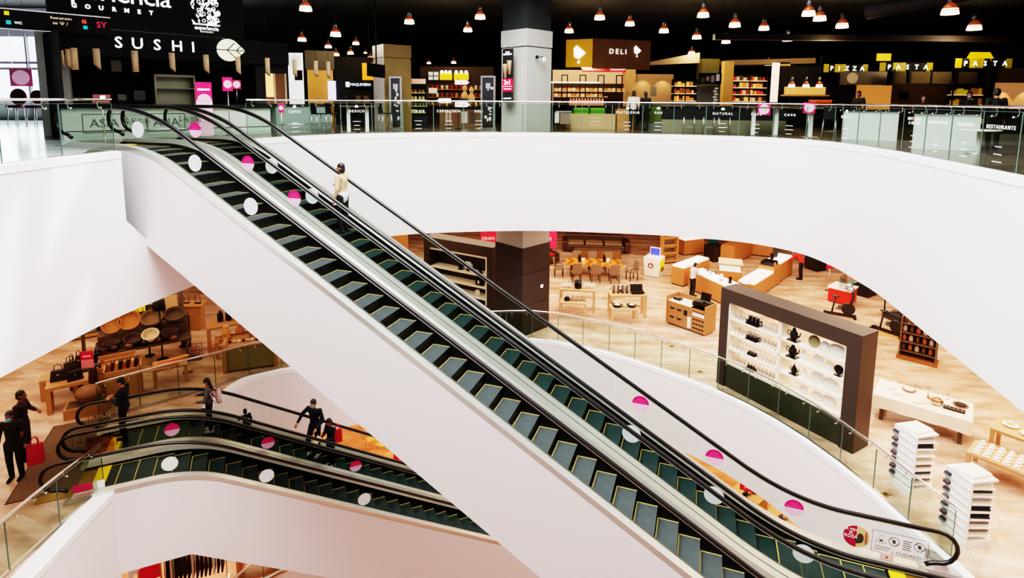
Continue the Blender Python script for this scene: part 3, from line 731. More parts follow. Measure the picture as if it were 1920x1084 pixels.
# ------------------------------------------------------------------ upper floor: sushi counter
BLK = mat('stall_black', (8, 8, 8), 0.8); WSIGN = mat('sign_white_lit', (255, 255, 255), 0.5, emit=1.6)
CREAM = mat('leaf_cream_lit', (232, 234, 196), 0.5, emit=0.75); WOODL = mat('pale_wood', (206, 176, 138), 0.55, noise=0.18, scale=5, stretch=(1, 1, 12))
WOOD = mat('oak', (186, 138, 88), 0.5, noise=0.22, scale=4, stretch=(1, 8, 1)); WOODD = mat('dark_wood', (86, 68, 54), 0.55, noise=0.25, scale=3, stretch=(1, 1, 9))
TILEW = mat('pale_tile', (188, 196, 186), 0.35, noise=0.15, scale=3, stretch=(1, 1, 6), emit=0.1); CRIM = mat('crimson_board', (170, 22, 60), 0.55, emit=0.1); PINK = mat('pink_board', (222, 22, 100), 0.55, emit=0.12)  # pale tile emits faintly to stand in for light on the counter front
PALEP = mat('pale_pink', (244, 190, 216), 0.55, emit=0.12); GREYP = mat('grey_paper', (150, 146, 136), 0.7); ORNG = mat('orange_end', (240, 130, 20), 0.5, emit=0.5)
GOLD = mat('gold_panel', (112, 92, 50), 0.45, noise=0.25, scale=3); GREYSTONE = mat('grey_stone', (164, 166, 160), 0.5, noise=0.08, scale=9)
BA = Vector((-11.8, 15.9, 0)); BRZ = radians(45)
def booth(s, n, z=0):   # along the 45 degree stall front, n metres behind it
    return (BA.x + 0.7071 * s - 0.7071 * n, BA.y + 0.7071 * s + 0.7071 * n, z)
t = thing('sushi_stall', 'black sushi stall with white lit letters and a pale leaf emblem', 'food stall', booth(0, 0), BRZ)
a = MB(); a.box(-0.74, 6.15, 1.2, 1.4, 2.42, 3.22); obj('sign_board', a, BLK, t)
a = MB(); a.box(-0.70, 4.6, 1.18, 1.55, 3.26, 5.55); obj('upper_fascia', a, BLK, t)
a = MB(); a.box(-0.74, 6.2, 4.2, 4.3, 0, 3.0); a.box(-0.74, -0.64, 0.1, 4.2, 0, 2.98); a.box(5.0, 6.2, 1.4, 4.2, 0.9, 2.4); obj('back_wall', a, mat('stall_dark', (20, 18, 17), 0.7), t)
a = MB(); a.box(-0.74, 6.2, 1.4, 4.2, 3.0, 3.06); obj('canopy', a, BLK, t)
for ch, s in zip('SUSHI', (0.91, 1.40, 1.93, 2.49, 2.96)): text(ch, 0.47, WSIGN, t, (s, 1.19, 2.84), off=0.004)
for k, ch in enumerate('GOURMET'): text(ch, 0.17, WSIGN, t, (-0.1 + 0.32 * k, 1.16, 3.82), off=0.006)
text('experiencia', 0.78, WSIGN, t, (0.75, 1.16, 4.28), sp=0.92)
text('experiencia', 0.175, WSIGN, t, (3.40, 1.16, 3.50), sp=0.92); text('GOURMET', 0.06, WSIGN, t, (3.40, 1.16, 3.38), sp=1.6)
a = MB(); rr = random.Random(3)       # fretwork emblem: small white leaves and rings on a square
for k in range(70):
    x, z = 3.0 + rr.random() * 0.8, 3.62 + rr.random() * 0.84
    if k % 3 == 0: 
        pts = [(x + 0.05 * cos(q * pi / 5), 1.165, z + 0.05 * sin(q * pi / 5)) for q in range(10)]; a.tube(pts, 0.010, 4, 0, True)
    else:
        an = rr.random() * pi; L = 0.06 + 0.05 * rr.random(); 
        a.face([(x - L * cos(an), 1.165, z - L * sin(an)), (x + 0.03 * sin(an), 1.165, z - 0.03 * cos(an)), (x + L * cos(an), 1.165, z + L * sin(an)), (x - 0.03 * sin(an), 1.165, z + 0.03 * cos(an))])
for z in (3.60, 3.63): a.box(2.99, 3.82, 1.16, 1.17, z, z + 0.012)
obj('emblem', a, WSIGN, t)
a = MB()                               # leaf emblem
lp = [(4.09 - 0.40 * cos(q), 2.83 + 0.37 * sin(q)) for q in [radians(v) for v in range(-115, 116, 10)]]
lp = [(4.04 + 0.40 * cos(radians(v)), 2.83 + 0.39 * sin(radians(v))) for v in range(50, 311, 10)] + [(4.60, 2.83)]
a.xprism(lp, 1.12, 1.17); obj('leaf_emblem', a, CREAM, t)
a = MB()
a.cbox((4.10, 1.11, 2.83), (0.95, 0.012, 0.03))
for x in (4.0, 4.3):
    for s in (-1, 1): a.cbox((x + 0.12, 1.11, 2.83 + s * 0.13), (0.36, 0.012, 0.028), 0, 0, 0, -s * radians(45))
a.tube([(p[0], 1.12, p[1]) for p in lp], 0.018, 5, 0, True); a.cbox((3.42, 1.12, 2.84), (0.42, 0.03, 0.045))
obj('leaf_veins', a, BLK, t)
a = MB(); a.box(-0.74, 4.9, 0, 0.8, 0, 0.86); obj('counter_front', a, TILEW, t)
a = MB(); a.box(-0.8, 5.0, -0.08, 0.9, 0.86, 0.98); obj('counter_top', a, BLK, t)
a = MB(); a.tube([(-0.7, -0.18, 0.25), (4.9, -0.18, 0.25)], 0.02, 6); obj('foot_rail', a, CHROME, t)
for s, wd in ((0.2, 'ASIA'), (1.75, 'ASIA')): text(wd, 0.34, mat('tile_letter', (90, 92, 84), 0.5), t, (s, -0.012, 0.45))
for s, n in ((0.2, 0), (1.75, 0)):
    a = MB()
    for dx in (-0.5, 0.5): a.box(s + dx - 0.01, s + dx + 0.01, -0.014, 0, 0.2, 0.72)
    for z in (0.2, 0.72): a.box(s - 0.5, s + 0.5, -0.014, 0, z - 0.01, z + 0.01)
    obj('letter_frame', a, MATS['tile_letter'], t)
a = MB(); a.box(2.05, 3.3, 2.4, 2.9, 1.9, 1.98); a.box(2.05, 2.1, 2.4, 2.9, 0.9, 1.98); a.box(3.25, 3.3, 2.4, 2.9, 0.9, 1.98); a.box(2.1, 3.25, 2.4, 2.9, 1.5, 1.53); a.box(2.1, 3.25, 2.85, 2.9, 0.9, 1.9)
obj('shelf_unit', a, mat('steel_shelf', (150, 150, 130), 0.4, 0.6), t)
for k, (s, zt, zb, wd) in enumerate([(-0.54, 2.49, 2.02, 0.07), (-0.42, 2.53, 1.99, 0.12), (-0.28, 2.57, 1.97, 0.18), (0.24, 2.59, 1.98, 0.18), (1.18, 2.59, 1.97, 0.18), (2.17, 2.59, 1.98, 0.17), (3.15, 2.59, 1.97, 0.17), (4.14, 2.58, 1.97, 0.16), (5.12, 2.6, 1.97, 0.16), (6.1, 2.6, 1.97, 0.15), (6.9, 2.6, 2.0, 0.15), (7.4, 2.6, 1.95, 0.15)]):
    g = thing('wooden_tube_lamp', 'slanted bamboo like tube lamp ' + ['at the far window end of the sushi sign', 'second from the window end of the sushi sign', 'with a bright slanted face, third from the window end', 'hanging just before the letter S of the sushi sign', 'hanging under the letter U, its end glowing orange', 'hanging under the letter H of the sushi sign', 'hanging between the last letter I and the leaf emblem', 'hanging over the tip of the leaf emblem', 'hanging in front of the small wooden doorway', 'hanging before the white menu wall past the sushi stall', 'hanging first before the gold wall', 'hanging last before the gold wall'][k], 'lamp', booth(s, 0.6, 0), BRZ, 'tube lamps over the sushi counter')
    a = MB(); r = wd / 2; n = 14
    ring0 = [(r * cos(2 * pi * q / n), r * sin(2 * pi * q / n)) for q in range(n)]
    i = len(a.v); a.v += [(p[0], p[1], zt) for p in ring0] + [(p[0], p[1], zb + (0.0 if k in (2, 4) else (r - p[0]) * 0.9)) for p in ring0]
    a.f += [tuple(range(i, i + n)), tuple(reversed(range(i + n, i + 2 * n)))]; a.m += [0, 1 if k in (2, 4) else 0]; a.sm += [False] * 2
    for q in range(n): a.f.append((i + q, i + n + q, i + n + (q + 1) % n, i + (q + 1) % n)); a.m.append(0); a.sm.append(True)
    obj('tube', a, [WOODL, ORNG], g)
    a = MB(); a.tube([(0, 0, zt), (0, 0, 5.55)], 0.006, 5); obj('cord', a, BLK, g)
# wayfinding board in front of the stall
t = thing('wayfinding_sign', 'long black overhead wayfinding board with small coloured icons', 'sign', booth(-2.2, 0.9), BRZ)
a = MB(); a.box(-1.2, 2.9, 0.05, 0.17, 3.02, 3.52); obj('board', a, BLK, t)
a = MB(); a.box(-1.2, 2.9, 0.03, 0.06, 3.52, 3.55); a.box(-1.2, 1.5, 0.03, 0.06, 3.0, 3.02); obj('metal_edge', a, STEEL, t)
for x, z, s, c in ((0.6, 3.42, 0.1, (230, 200, 20)), (0.62, 3.18, 0.1, (40, 160, 190)), (2.27, 3.36, 0.1, (230, 60, 50)), (2.29, 3.2, 0.1, (30, 150, 170))):
    a = MB(); a.box(x - s / 2, x + s / 2, 0.03, 0.05, z - s / 2, z + s / 2); obj('icon', a, mat('icon_%d_%d_%d' % c, c, 0.5, emit=0.6), t)
text('Restaurante', 0.1, mat('sign_cream', (230, 206, 160), 0.5, emit=0.6), t, (1.75, 0.04, 3.40)); text('∞ Ψ /', 0.13, MATS['sign_cream'], t, (1.72, 0.04, 3.25))
text('SY', 0.24, mat('sign_red', (230, 40, 70), 0.5, emit=0.7), t, (2.68, 0.04, 3.30)); text('WC', 0.09, WSIGN, t, (0.82, 0.04, 3.18), sp=1.0)
for x in (-0.5, 2.2):
    a = MB(); a.tube([(x, 0.11, 3.52), (x, 0.11, 5.6)], 0.012, 5); obj('hanger', a, BLK, t)
def board(name, label, cat, s, n, z0, z1, w, style, loc=None, rz=None):
    t = thing(name, label, cat, loc or booth(s, n), BRZ if rz is None else rz)
    a = MB(); a.box(-w / 2, w / 2, 0, 0.03, z0, z1); obj('panel', a, style[0], t)
    return t
t = board('promotion_stand', 'tall pink and pale pink promotion stand before the sushi counter', 'sign', 2.7, -0.5, 1.12, 1.68, 0.46, [PINK])
a = MB(); a.box(-0.23, 0.23, 0, 0.03, 0.03, 1.12); a.disc((0, -0.012, 1.12), 0.2, 0, 0.006, 24, 0, 'up'); obj('lower_panel', a, PALEP, t)
a = MB(); a.box(-0.17, 0.17, -0.01, 0, 1.43, 1.48); obj('text_line', a, WSIGN, t)
a = MB(); a.disc((0, -0.012, 0.0), 0.2, 0, 0.004, 24, 0, 'up'); a.v = [(v[0], v[1], v[2] * -1 + 0.45 + 0.2) for v in a.v]; obj('circle_mark', a, PALEP, t)
a = MB(); a.box(-0.28, 0.28, -0.1, 0.2, 0, 0.03); obj('foot', a, BLK, t)
def circ_sign(label, loc, rz, w, h, z, pole=True, dark=False):
    t = thing('notice_sign', label, 'sign', loc, rz)
    a = MB(); a.box(-w / 2, w / 2, 0, 0.02, z, z + h); obj('panel', a, CRIM if dark else PINK, t)
    a = MB(); a.disc((0, -0.01, z + h / 2), w * 0.42, 0, 0.006, 24); obj('circle_mark', a, PALEP, t)
    if pole:
        a = MB(); a.cyl((0, 0.01, 0), 0.013, z, 8); obj('pole', a, STEEL, t); a = MB(); a.cyl((0, 0.01, 0), 0.14, 0.02, 14); obj('foot', a, STEEL, t)
    return t
circ_sign('square pink notice with pale disc on a pole before the sushi counter', booth(3.47, -0.3), BRZ, 0.30, 0.44, 1.42)
t = circ_sign('dark red notice card standing on the far end of the sushi counter', booth(3.95, 0.3, 0.98), BRZ, 0.28, 0.3, 0.52, False, True)
a = MB(); a.cyl((0, 0.01, 0), 0.01, 0.52, 8); obj('pole', a, STEEL, t)
t = thing('menu_paper', 'grey menu sheet pinned on the dark sushi stall wall', 'menu', booth(1.04, 2.5), BRZ)
a = MB(); a.box(-0.14, 0.14, 0, 0.015, 2.02, 2.38); obj('sheet', a, GREYP, t)
a = MB(); a.tube([(0, 0, 2.38), (0, 0, 3.0)], 0.004, 4); obj('hanging_wire', a, STEEL, t)
t = thing('doorway_unit', 'narrow lit wooden doorway with bright shelf at the far end of the sushi stall', 'doorway', booth(5.68, 1.3), BRZ)
a = MB(); a.box(-0.36, 0.36, 0.05, 0.1, 0.95, 2.1); obj('door_leaf', a, mat('brown_door', (112, 74, 44), 0.5, noise=0.2), t)
a = MB(); a.box(-0.36, -0.1, 0.0, 0.04, 1.25, 2.1); obj('lit_shelf', a, mat('lit_amber', (255, 190, 110), 0.5, emit=0.9), t)
a = MB(); a.box(-0.08, -0.02, 0.0, 0.04, 0.95, 2.1); a.box(0.33, 0.39, 0, 0.05, 0.95, 2.12); obj('frame', a, WOODL, t)
for nm, s, w_, h_, c in (('cash_register', 1.2, 0.3, 0.42, (30, 30, 30)), ('monitor', 0.75, 0.22, 0.3, (70, 68, 62))):
    t = thing(nm, 'small dark %s on the sushi counter' % nm.replace('_', ' '), nm.replace('_', ' '), booth(s, 0.45, 0.98), BRZ)
    a = MB(); a.box(-w_ / 2, w_ / 2, -0.03, 0.02, 0.12, h_); obj('screen', a, mat('dev_%d' % c[0], c, 0.4), t, bevel=0.01); a = MB(); a.box(-0.1, 0.1, -0.08, 0.08, 0, 0.03); a.box(-0.02, 0.02, -0.01, 0.01, 0.02, 0.13); obj('stand', a, BLK, t)
t = thing('lectern_sign', 'tilted maroon notice with white square on the rail near the escalator heads', 'sign', (-10.2, 14.0, 0), 0.45)
a = MB(); a.cbox((0, 0, 1.16), (0.36, 0.02, 0.26), 0, 0, -0.7); obj('panel', a, mat('maroon', (96, 40, 44), 0.5), t); a = MB(); a.cbox((0.03, -0.02, 1.19), (0.1, 0.02, 0.1), 0, 0, -0.7); obj('white_square', a, WSIGN, t)
a = MB(); a.tube([(0, 0.02, 0), (0, 0.02, 1.14)], 0.015, 8); a.cyl((0, 0.02, 0), 0.13, 0.02, 14); obj('pole', a, STEEL, t)
# ---- window side at the far end
a = MB(); a.box(-29.5, -14.6, 28.9, 29.0, 0.0, 1.0); a.box(-29.5, -14.6, 28.9, 29.0, 4.2, 6.0); struct('wall_window_side', a, mat('pale_wall', (206, 208, 210), 0.6))
t = MB(); t.box(-29.5, -14.6, 28.95, 28.97, 0.0, 4.2); o = struct('window_1', t, mat('daylight_glass', (236, 244, 255), 0.3, emit=1.6))
a = MB()
for x in (-26.5, -24.6, -22.9, -21.2, -19.4): a.box(x - 0.05, x + 0.05, 28.8, 28.94, 0, 4.2)
for z in (2.6, 2.9): a.box(-29.5, -14.6, 28.8, 28.94, z - 0.06, z + 0.06)
obj('window_frame', a, mat('window_grey', (150, 150, 160), 0.5), o)
a = MB(); a.box(-0.37, 0.37, -0.37, 0.37, 0, 3.3); o = struct('column_window', a, mat('pale_column', (206, 206, 200), 0.55, noise=0.08)); o.location = (-14.2, 17.6, 0); o.rotation_euler = (0, 0, 0.6)
a = MB(); a.face([(-30, 2, 0.004), (-8.8, 2, 0.004), (-8.78, 11.2, 0.004), (-9.9, 13.2, 0.004), (-12.4, 15.8, 0.004), (-14.6, 28.8, 0.004), (-30, 28.8, 0.004)])
struct('floor_window_side', a, tile_mat('daylit_stone', (236, 240, 246), (214, 220, 230), (150, 152, 160), 0.9, 0.12))  # paler bluish sheet puts the window daylight into the floor colour
t = thing('notice_sign', 'pink notice with pale disc hanging in the bright window', 'sign', (-22.2, 25.6, 0), 0.3)
a = MB(); a.box(-0.42, 0.42, 0, 0.03, 1.66, 2.44); obj('panel', a, mat('rose', (214, 96, 140), 0.6), t); a = MB(); a.disc((0, -0.02, 2.05), 0.33, 0, 0.01, 24); obj('circle_mark', a, PALEP, t)
a = MB(); a.tube([(-0.3, 0.01, 2.44), (-0.3, 0.01, 5.6)], 0.008, 4); a.tube([(0.3, 0.01, 2.44), (0.3, 0.01, 5.6)], 0.008, 4); obj('hanger', a, STEEL, t)
for k, (x, y, r) in enumerate(((-21.0, 24, 0.36), (-20.2, 24.0, 0.30))):
    t = thing('round_chair', ['larger maroon round backed chair against the window', 'smaller maroon round backed chair against the window'][k], 'chair', (x, y, 0), 0)
    a = MB(); a.ball((0, 0, 1.18), (r, 0.12, r), 16); obj('backrest', a, mat('maroon_seat', (110, 36, 54), 0.6), t)
    a = MB(); a.lathe([(0.3, 0.72), (0.34, 0.78), (0.3, 0.84)], (0, -0.2, 0), 16); obj('seat', a, MATS['maroon_seat'], t)
    for sx in (-0.22, 0.22):
        for sy in (-0.4, 0.0):
            a = MB(); a.tube([(sx, sy, 0), (sx * 0.8, sy * 0.8 - 0.03, 0.74)], 0.016, 6); obj('leg', a, STEEL, t)
# ------------------------------------------------------------------ upper floor: columns and food stalls
def column(name, label, corner, w, z0, bands, rz=radians(45)):
    # square column whose near edge stands at corner
    t = MB(); d = w / sqrt(2)
    return (corner[0], corner[1] + d)
cx, cy = 0.53, 21.0 + 0.98
o = None
def sq(w): return [(-w / 2, -w / 2), (w / 2, -w / 2), (w / 2, w / 2), (-w / 2, w / 2)]
a = MB(); a.prism(sq(1.36), 0, 3.16); a.prism(sq(1.40), 3.20, 3.82); a.prism(sq(1.2), 3.1, 3.3); o = struct('column_atrium', a, GREYSTONE); o.location = (cx, cy, 0); o.rotation_euler = (0, 0, radians(44))
a = MB(); a.prism(sq(1.3), 3.82, 5.6); o2 = struct('column_atrium_top', a, mat('dark_teal', (24, 32, 34), 0.7)); o2.location = (cx, cy, 0); o2.rotation_euler = (0, 0, radians(44))
t = thing('hanging_banner', 'black vertical banner with two cups and a red 2x1 band on the grey atrium column', 'banner', (cx - 0.68, cy - 0.70 + 0.03, 0), radians(-46))
a = MB(); a.box(-0.28, 0.28, -0.06, -0.02, 1.1, 3.1); obj('board', a, BLK, t, bevel=0.01)
a = MB(); a.box(-0.28, 0.28, -0.065, -0.058, 1.52, 2.0); obj('red_band', a, mat('red_band', (220, 20, 60), 0.5, emit=0.2), t)
text('2x1', 0.26, WSIGN, t, (0, -0.07, 1.86)); text('experiencia', 0.09, WSIGN, t, (0, -0.07, 1.27)); text('LUNES\nGRAN BEBIDA', 0.075, WSIGN, t, (0, -0.07, 2.93))
a = MB(); a.box(-0.25, 0.25, -0.07, -0.066, 1.70, 1.72); a.box(-0.2, 0.2, -0.07, -0.066, 1.60, 1.63); obj('text_line', a, WSIGN, t)
for x, z in ((-0.13, 2.02), (0.1, 2.14)):
    a = MB(); a.lathe([(0.06, 0), (0.11, 0.5), (0.115, 0.52)], (x, -0.045, z), 14); obj('cup_picture', a, mat('cup_tan', (196, 160, 130), 0.5), t); 
    for k in range(6): pass
a = MB(); a.tube([(-0.2, -0.04, 3.1), (-0.2, -0.04, 3.18)], 0.01, 5); a.tube([(0.2, -0.04, 3.1), (0.2, -0.04, 3.18)], 0.01, 5); obj('hook', a, STEEL, t)
t = thing('security_camera', 'white camera on a dark bracket on the grey atrium column', 'camera', (cx + 0.50, cy - 0.55, 2.8), radians(45))
a = MB(); a.box(-0.26, -0.18, -0.08, 0.0, -0.06, 0.06); a.tube([(-0.2, -0.05, 0), (0.0, -0.12, 0.02), (0.05, -0.14, -0.02)], 0.015, 6); obj('bracket', a, BLK, t)
a = MB(); a.lathe([(0.05, -0.2), (0.075, -0.08), (0.05, 0)], (0.06, -0.14, 0), 12); obj('camera_body', a, mat('cam_white', (232, 232, 228), 0.4), t)
# second column, gold
a = MB(); a.prism(sq(1.16), 0, 2.80); a.prism(sq(1.19), 2.86, 3.36); a.prism(sq(1.1), 2.75, 2.9); o = struct('column_gold', a, GOLD); o.location = (-4.95, 23.3, 0); o.rotation_euler = (0, 0, radians(35))
a = MB(); a.prism(sq(1.1), 0, 3.3); o = struct('column_gold_far', a, mat('gold_lit', (190, 136, 62), 0.5, emit=0.12, noise=0.2, scale=2)); o.location = (-8.9, 26.2, 0); o.rotation_euler = (0, 0, radians(20))
a = MB(); a.prism(sq(1.25), 2.5, 3.34); o = struct('beam_gold_far', a, mat('dark_olive', (66, 60, 40), 0.6)); o.location = (-8.9, 26.2, 0); o.rotation_euler = (0, 0, radians(20))
def pic(name, label, cat, x0, x1, y, z0, z1, m, loc=None, th=0.05, extra=None, rz=0.0, base=None):
    # flat upright thing between x0..x1 at depth y, from z0 to z1 (base: height it stands from)
    c = (x0 + x1) / 2; t = thing(name, label, cat, (c, y, 0 if base is None else base), rz); h = (x1 - x0) / 2; b = 0 if base is None else base
    a = MB(); a.box(-h, h, -th / 2, th / 2, z0 - b, z1 - b); obj('panel', a, m, t)
    return t
def add(t, name, x0, x1, y0, y1, z0, z1, m, bevel=0):
    a = MB(); a.box(x0, x1, y0, y1, z0, z1); return obj(name, a, m, t, bevel=bevel)
LITW = mat('lit_white_panel', (236, 238, 242), 0.5, emit=0.75); LITO = mat('lit_orange_panel', (238, 134, 20), 0.5, emit=0.6); LITY = mat('lit_yellow_panel', (226, 176, 10), 0.5, emit=0.55)
t = pic('menu_wall', 'white lit menu wall with small dark print beside the gold column past the sushi stall', 'menu', -9.95, -9.3, 25.2, 0.9, 3.2, LITW)
for k in range(9): add(t, 'menu_line', -0.26, 0.24, -0.035, -0.027, 2.62 + 0.055 * k, 2.635 + 0.055 * k, BLK)
add(t, 'photo', -0.05, 0.3, -0.035, -0.027, 2.0, 2.45, BLK)
t = pic('light_box', 'small bluish white light box beside the dark mexican food stall', 'light box', -8.35, -8.0, 25.6, 1.1, 2.0, mat('lit_bluewhite', (206, 216, 255), 0.5, emit=1.0))
t = thing('food_stall', 'dark stall with a white and blue lit name board and grills behind the high tables', 'food stall', (-7.1, 25.6, 0))
add(t, 'back_wall', -1.0, 0.75, 0.3, 0.4, 0, 3.1, BLK); add(t, 'counter', -0.9, 0.75, -0.3, 0.2, 0, 1.0, mat('counter_dark', (34, 32, 30), 0.4)); add(t, 'worktop', -0.95, 0.78, -0.35, 0.25, 1.0, 1.05, STEEL)
add(t, 'name_board', -0.42, 0.66, 0.2, 0.28, 1.72, 1.98, BLK); text('MAQUINERIA', 0.17, mat('lit_blue', (200, 226, 255), 0.5, emit=1.3), t, (0.18, 0.19, 1.85), sp=0.9); add(t, 'name_badge', -0.50, -0.33, 0.18, 0.2, 1.74, 1.97, LITW)
for x in (-0.75, -0.5, 0.05, 0.4): add(t, 'appliance', x, x + 0.2, -0.2, 0.1, 1.05, 1.35, mat('appl_%d' % int(abs(x) * 100), (120 if x > 0 else 60, 100 if x > 0 else 60, 70), 0.4, 0.3))
t = pic('hanging_light_box', 'orange lit hanging panel with a white figure behind the dark hanging screen', 'panel', -6.75, -6.1, 25.5, 2.05, 2.8, LITO)
a = MB(); a.ball((0.0, -0.03, 2.45), (0.1, 0.01, 0.16)); obj('white_figure', a, WSIGN, t); a = MB(); a.tube([(0, 0, 2.8), (0, 0, 5.6)], 0.01, 4); obj('hanger', a, BLK, t)
t = thing('television', 'black hanging television tilted in front of the gold column', 'television', (-5.2, 21.6, 2.28), radians(-8))
a = MB(); a.cbox((0, 0, 0), (0.72, 0.06, 0.50), 0, 0, 0.25, 0.12); obj('screen', a, mat('tv_black', (9, 9, 10), 0.25), t, bevel=0.01); a = MB(); a.tube([(0.0, 0.05, 0.2), (0, 0.05, 3.3)], 0.03, 6); obj('pole', a, BLK, t)
def poster_stand(label, x, y, w, z1, rz):
    t = thing('poster_stand', label, 'poster', (x, y, 0), rz)
    add(t, 'panel', -w / 2, w / 2, -0.01, 0.03, 0.25, z1, mat('poster_dark', (28, 28, 34), 0.4, noise=0.6, scale=5))
    for s in (-1, 1): add(t, 'side_post', s * (w / 2 + 0.03) - 0.035, s * (w / 2 + 0.03) + 0.035, -0.04, 0.06, 0, z1 + 0.06, STEEL)
    add(t, 'top_bar', -w / 2 - 0.06, w / 2 + 0.06, -0.04, 0.06, z1, z1 + 0.07, STEEL); add(t, 'base', -w / 2 - 0.12, w / 2 + 0.12, -0.2, 0.25, 0, 0.1, STEEL)
    a = MB(); r2 = random.Random(int(x * 10) + 99)
    for k in range(9):
        xx, zz = (r2.random() - 0.5) * w * 0.7, 0.4 + r2.random() * 1.3; a.ball((xx, -0.014, zz), (0.03 + 0.05 * r2.random(), 0.004, 0.03 + 0.06 * r2.random()), 8)
    obj('print', a, mat('poster_pale', (190, 176, 170), 0.6), t); add(t, 'logo_square', -0.09, 0.09, -0.018, -0.012, z1 - 0.42, z1 - 0.22, mat('poster_grey', (150, 150, 156), 0.6))
    return t
poster_stand('silver framed dark food poster stand beside the gold column', -4.62, 22.3, 0.36, 2.02, 0.15)
poster_stand('silver framed dark food poster stand beside the grey atrium column', -0.97, 22.4, 0.46, 2.08, -0.15)
t = thing('display_fridge', 'glass door display fridge with lit shelves behind the poster stand', 'fridge', (-4.1, 24.0, 0))
add(t, 'cabinet', -0.5, 0.45, 0.0, 0.6, 0, 1.85, BLK); add(t, 'base', -0.55, 0.5, -0.12, 0.0, 0, 0.5, mat('fridge_dark', (36, 38, 40), 0.3))
for s in (-0.46, 0.02): add(t, 'glass_door', s, s + 0.40, -0.02, -0.01, 0.55, 1.78, CGLASS)
for k in range(4):
    z = 0.62 + 0.28 * k; add(t, 'shelf', -0.46, 0.40, -0.008, 0.0, z, z + 0.03, mat('lit_shelf_gold', (214, 186, 120), 0.4, emit=0.35))
    for x in (-0.36, -0.2, -0.06, 0.12, 0.26): add(t, 'food_item', x, x + 0.09, -0.009, -0.001, z + 0.03, z + 0.15, mat('food_%d' % k, [(180, 150, 70), (120, 100, 60), (200, 170, 110), (150, 110, 50)][k], 0.6, emit=0.15))
def arrow_sign(label, x, y, z, w, h, left, m, post=True):
    t = thing('arrow_sign', label, 'sign', (x, y, 0))
    a = MB(); s = -1 if left else 1
    a.xprism([(-s * w / 2, z - h / 2), (s * w * 0.3, z - h / 2), (s * w / 2, z), (s * w * 0.3, z + h / 2), (-s * w / 2, z + h / 2)], -0.02, 0.02); obj('arrow_board', a, m, t)
    a = MB()
    for k in range(3): a.box(-0.15 + 0.12 * k, -0.12 + 0.12 * k, -0.024, -0.02, z - 0.03, z + 0.03)
    obj('letter_mark', a, MATS['tile_letter'], t)
    a = MB(); a.tube([(-s * w * 0.3, 0.03, 0), (-s * w * 0.3, 0.03, z + h)], 0.012, 6); obj('post', a, BLK, t); a = MB(); a.cyl((-s * w * 0.3, 0.03, 0), 0.14, 0.02, 12); obj('foot', a, BLK, t)
    return t
arrow_sign('wooden arrow board pointing sideways above the display fridge', -4.05, 23.6, 1.95, 0.85, 0.2, True, mat('salmon_wood', (224, 170, 140), 0.6, emit=0.15))
arrow_sign('white arrow board, topmost, pointing past the two wooden busts', -2.05, 23, 1.90, 0.58, 0.17, False, LITW)
arrow_sign('white arrow board pointing back towards the gold column, at rail height', -2.8, 23, 1.16, 0.57, 0.18, True, LITW)
arrow_sign('white arrow board, lowest, seen through the rail glass under the wooden busts', -2.02, 22.8, 1.01, 0.6, 0.2, False, LITW)
t = pic('window_menu', 'pale four pane menu board behind the food market shelves', 'menu', -4.3, -3.8, 29, 2.2, 2.6, mat('pane_pale', (200, 200, 190), 0.5, emit=0.4)); add(t, 'pane_bar', -0.25, 0.25, -0.04, -0.03, 2.38, 2.42, BLK); add(t, 'pane_bar', -0.02, 0.02, -0.04, -0.03, 2.2, 2.6, BLK)
t = pic('price_card', 'pale price card hung behind the dark post near the display fridge', 'card', -4.03, -3.6, 27, 1.5, 1.75, mat('card_pale', (214, 196, 170), 0.6, emit=0.25))
for x0, x1, lb in ((-3.72, -3.1, 'first yellow lit sign panel with bulbs along its top, next to the pane board'), (-3.0, -2.25, 'second yellow lit sign panel with bulbs along its top, towards the wooden busts')):
    t = pic('yellow_sign', lb, 'sign', x0, x1, 29, 2.2, 2.55, LITY); w_ = x1 - x0
    for k in range(3): a = MB(); a.ball((-w_ / 2 + w_ * (k + 0.5) / 3, -0.06, 2.6), 0.085, 10); obj('bulb', a, WSIGN, t)
for k, (x, y, z1) in enumerate(((-2.2, 26, 1.86), (-1.86, 25.6, 1.78))):
    t = thing('wooden_bust', ['taller wooden bust, further back beside the dark post', 'shorter wooden bust in front, beside the silver poster stand'][k], 'bust', (x, y, 0))
    a = MB(); a.ball((0, 0, z1 - 0.14), (0.11, 0.11, 0.14), 14); obj('head', a, mat('bust_wood', (206, 156, 98), 0.5, emit=0.12), t)
    a = MB(); blobs(a, (0, 0, z1 - 0.3), (0, 0, z1 - 0.5), 0.07, 0.17, 5, 0.7); obj('shoulders', a, MATS['bust_wood'], t); add(t, 'plinth', -0.22, 0.22, -0.2, 0.2, 0, z1 - 0.6, mat('plinth_brown', (70, 46, 32), 0.6))
t = thing('market_counter', 'brown counter with posters and jars below the wooden busts', 'counter', (-2.2, 24.3, 0))
add(t, 'cabinet', -0.95, 0.85, 0, 0.7, 0, 0.82, mat('counter_brown', (112, 82, 56), 0.5, noise=0.2)); add(t, 'worktop', -1.0, 0.9, -0.06, 0.75, 0.82, 0.9, BLK)
for k, x in enumerate((-0.7, -0.35, 0.0, 0.35)): add(t, 'poster', x, x + 0.26, -0.02, 0, 0.2, 0.7, mat('poster_%d' % k, [(190, 150, 130), (120, 70, 50), (200, 190, 180), (80, 60, 46)][k], 0.6))
for k in range(8): a = MB(); a.lathe([(0.05, 0), (0.06, 0.12), (0.03, 0.17), (0.03, 0.22)], (-0.85 + 0.21 * k, 0.2, 0.9), 8); obj('jar', a, mat('jar_%d' % (k % 3), [(120, 60, 30), (200, 150, 60), (90, 40, 30)][k % 3], 0.4, emit=0.1), t)
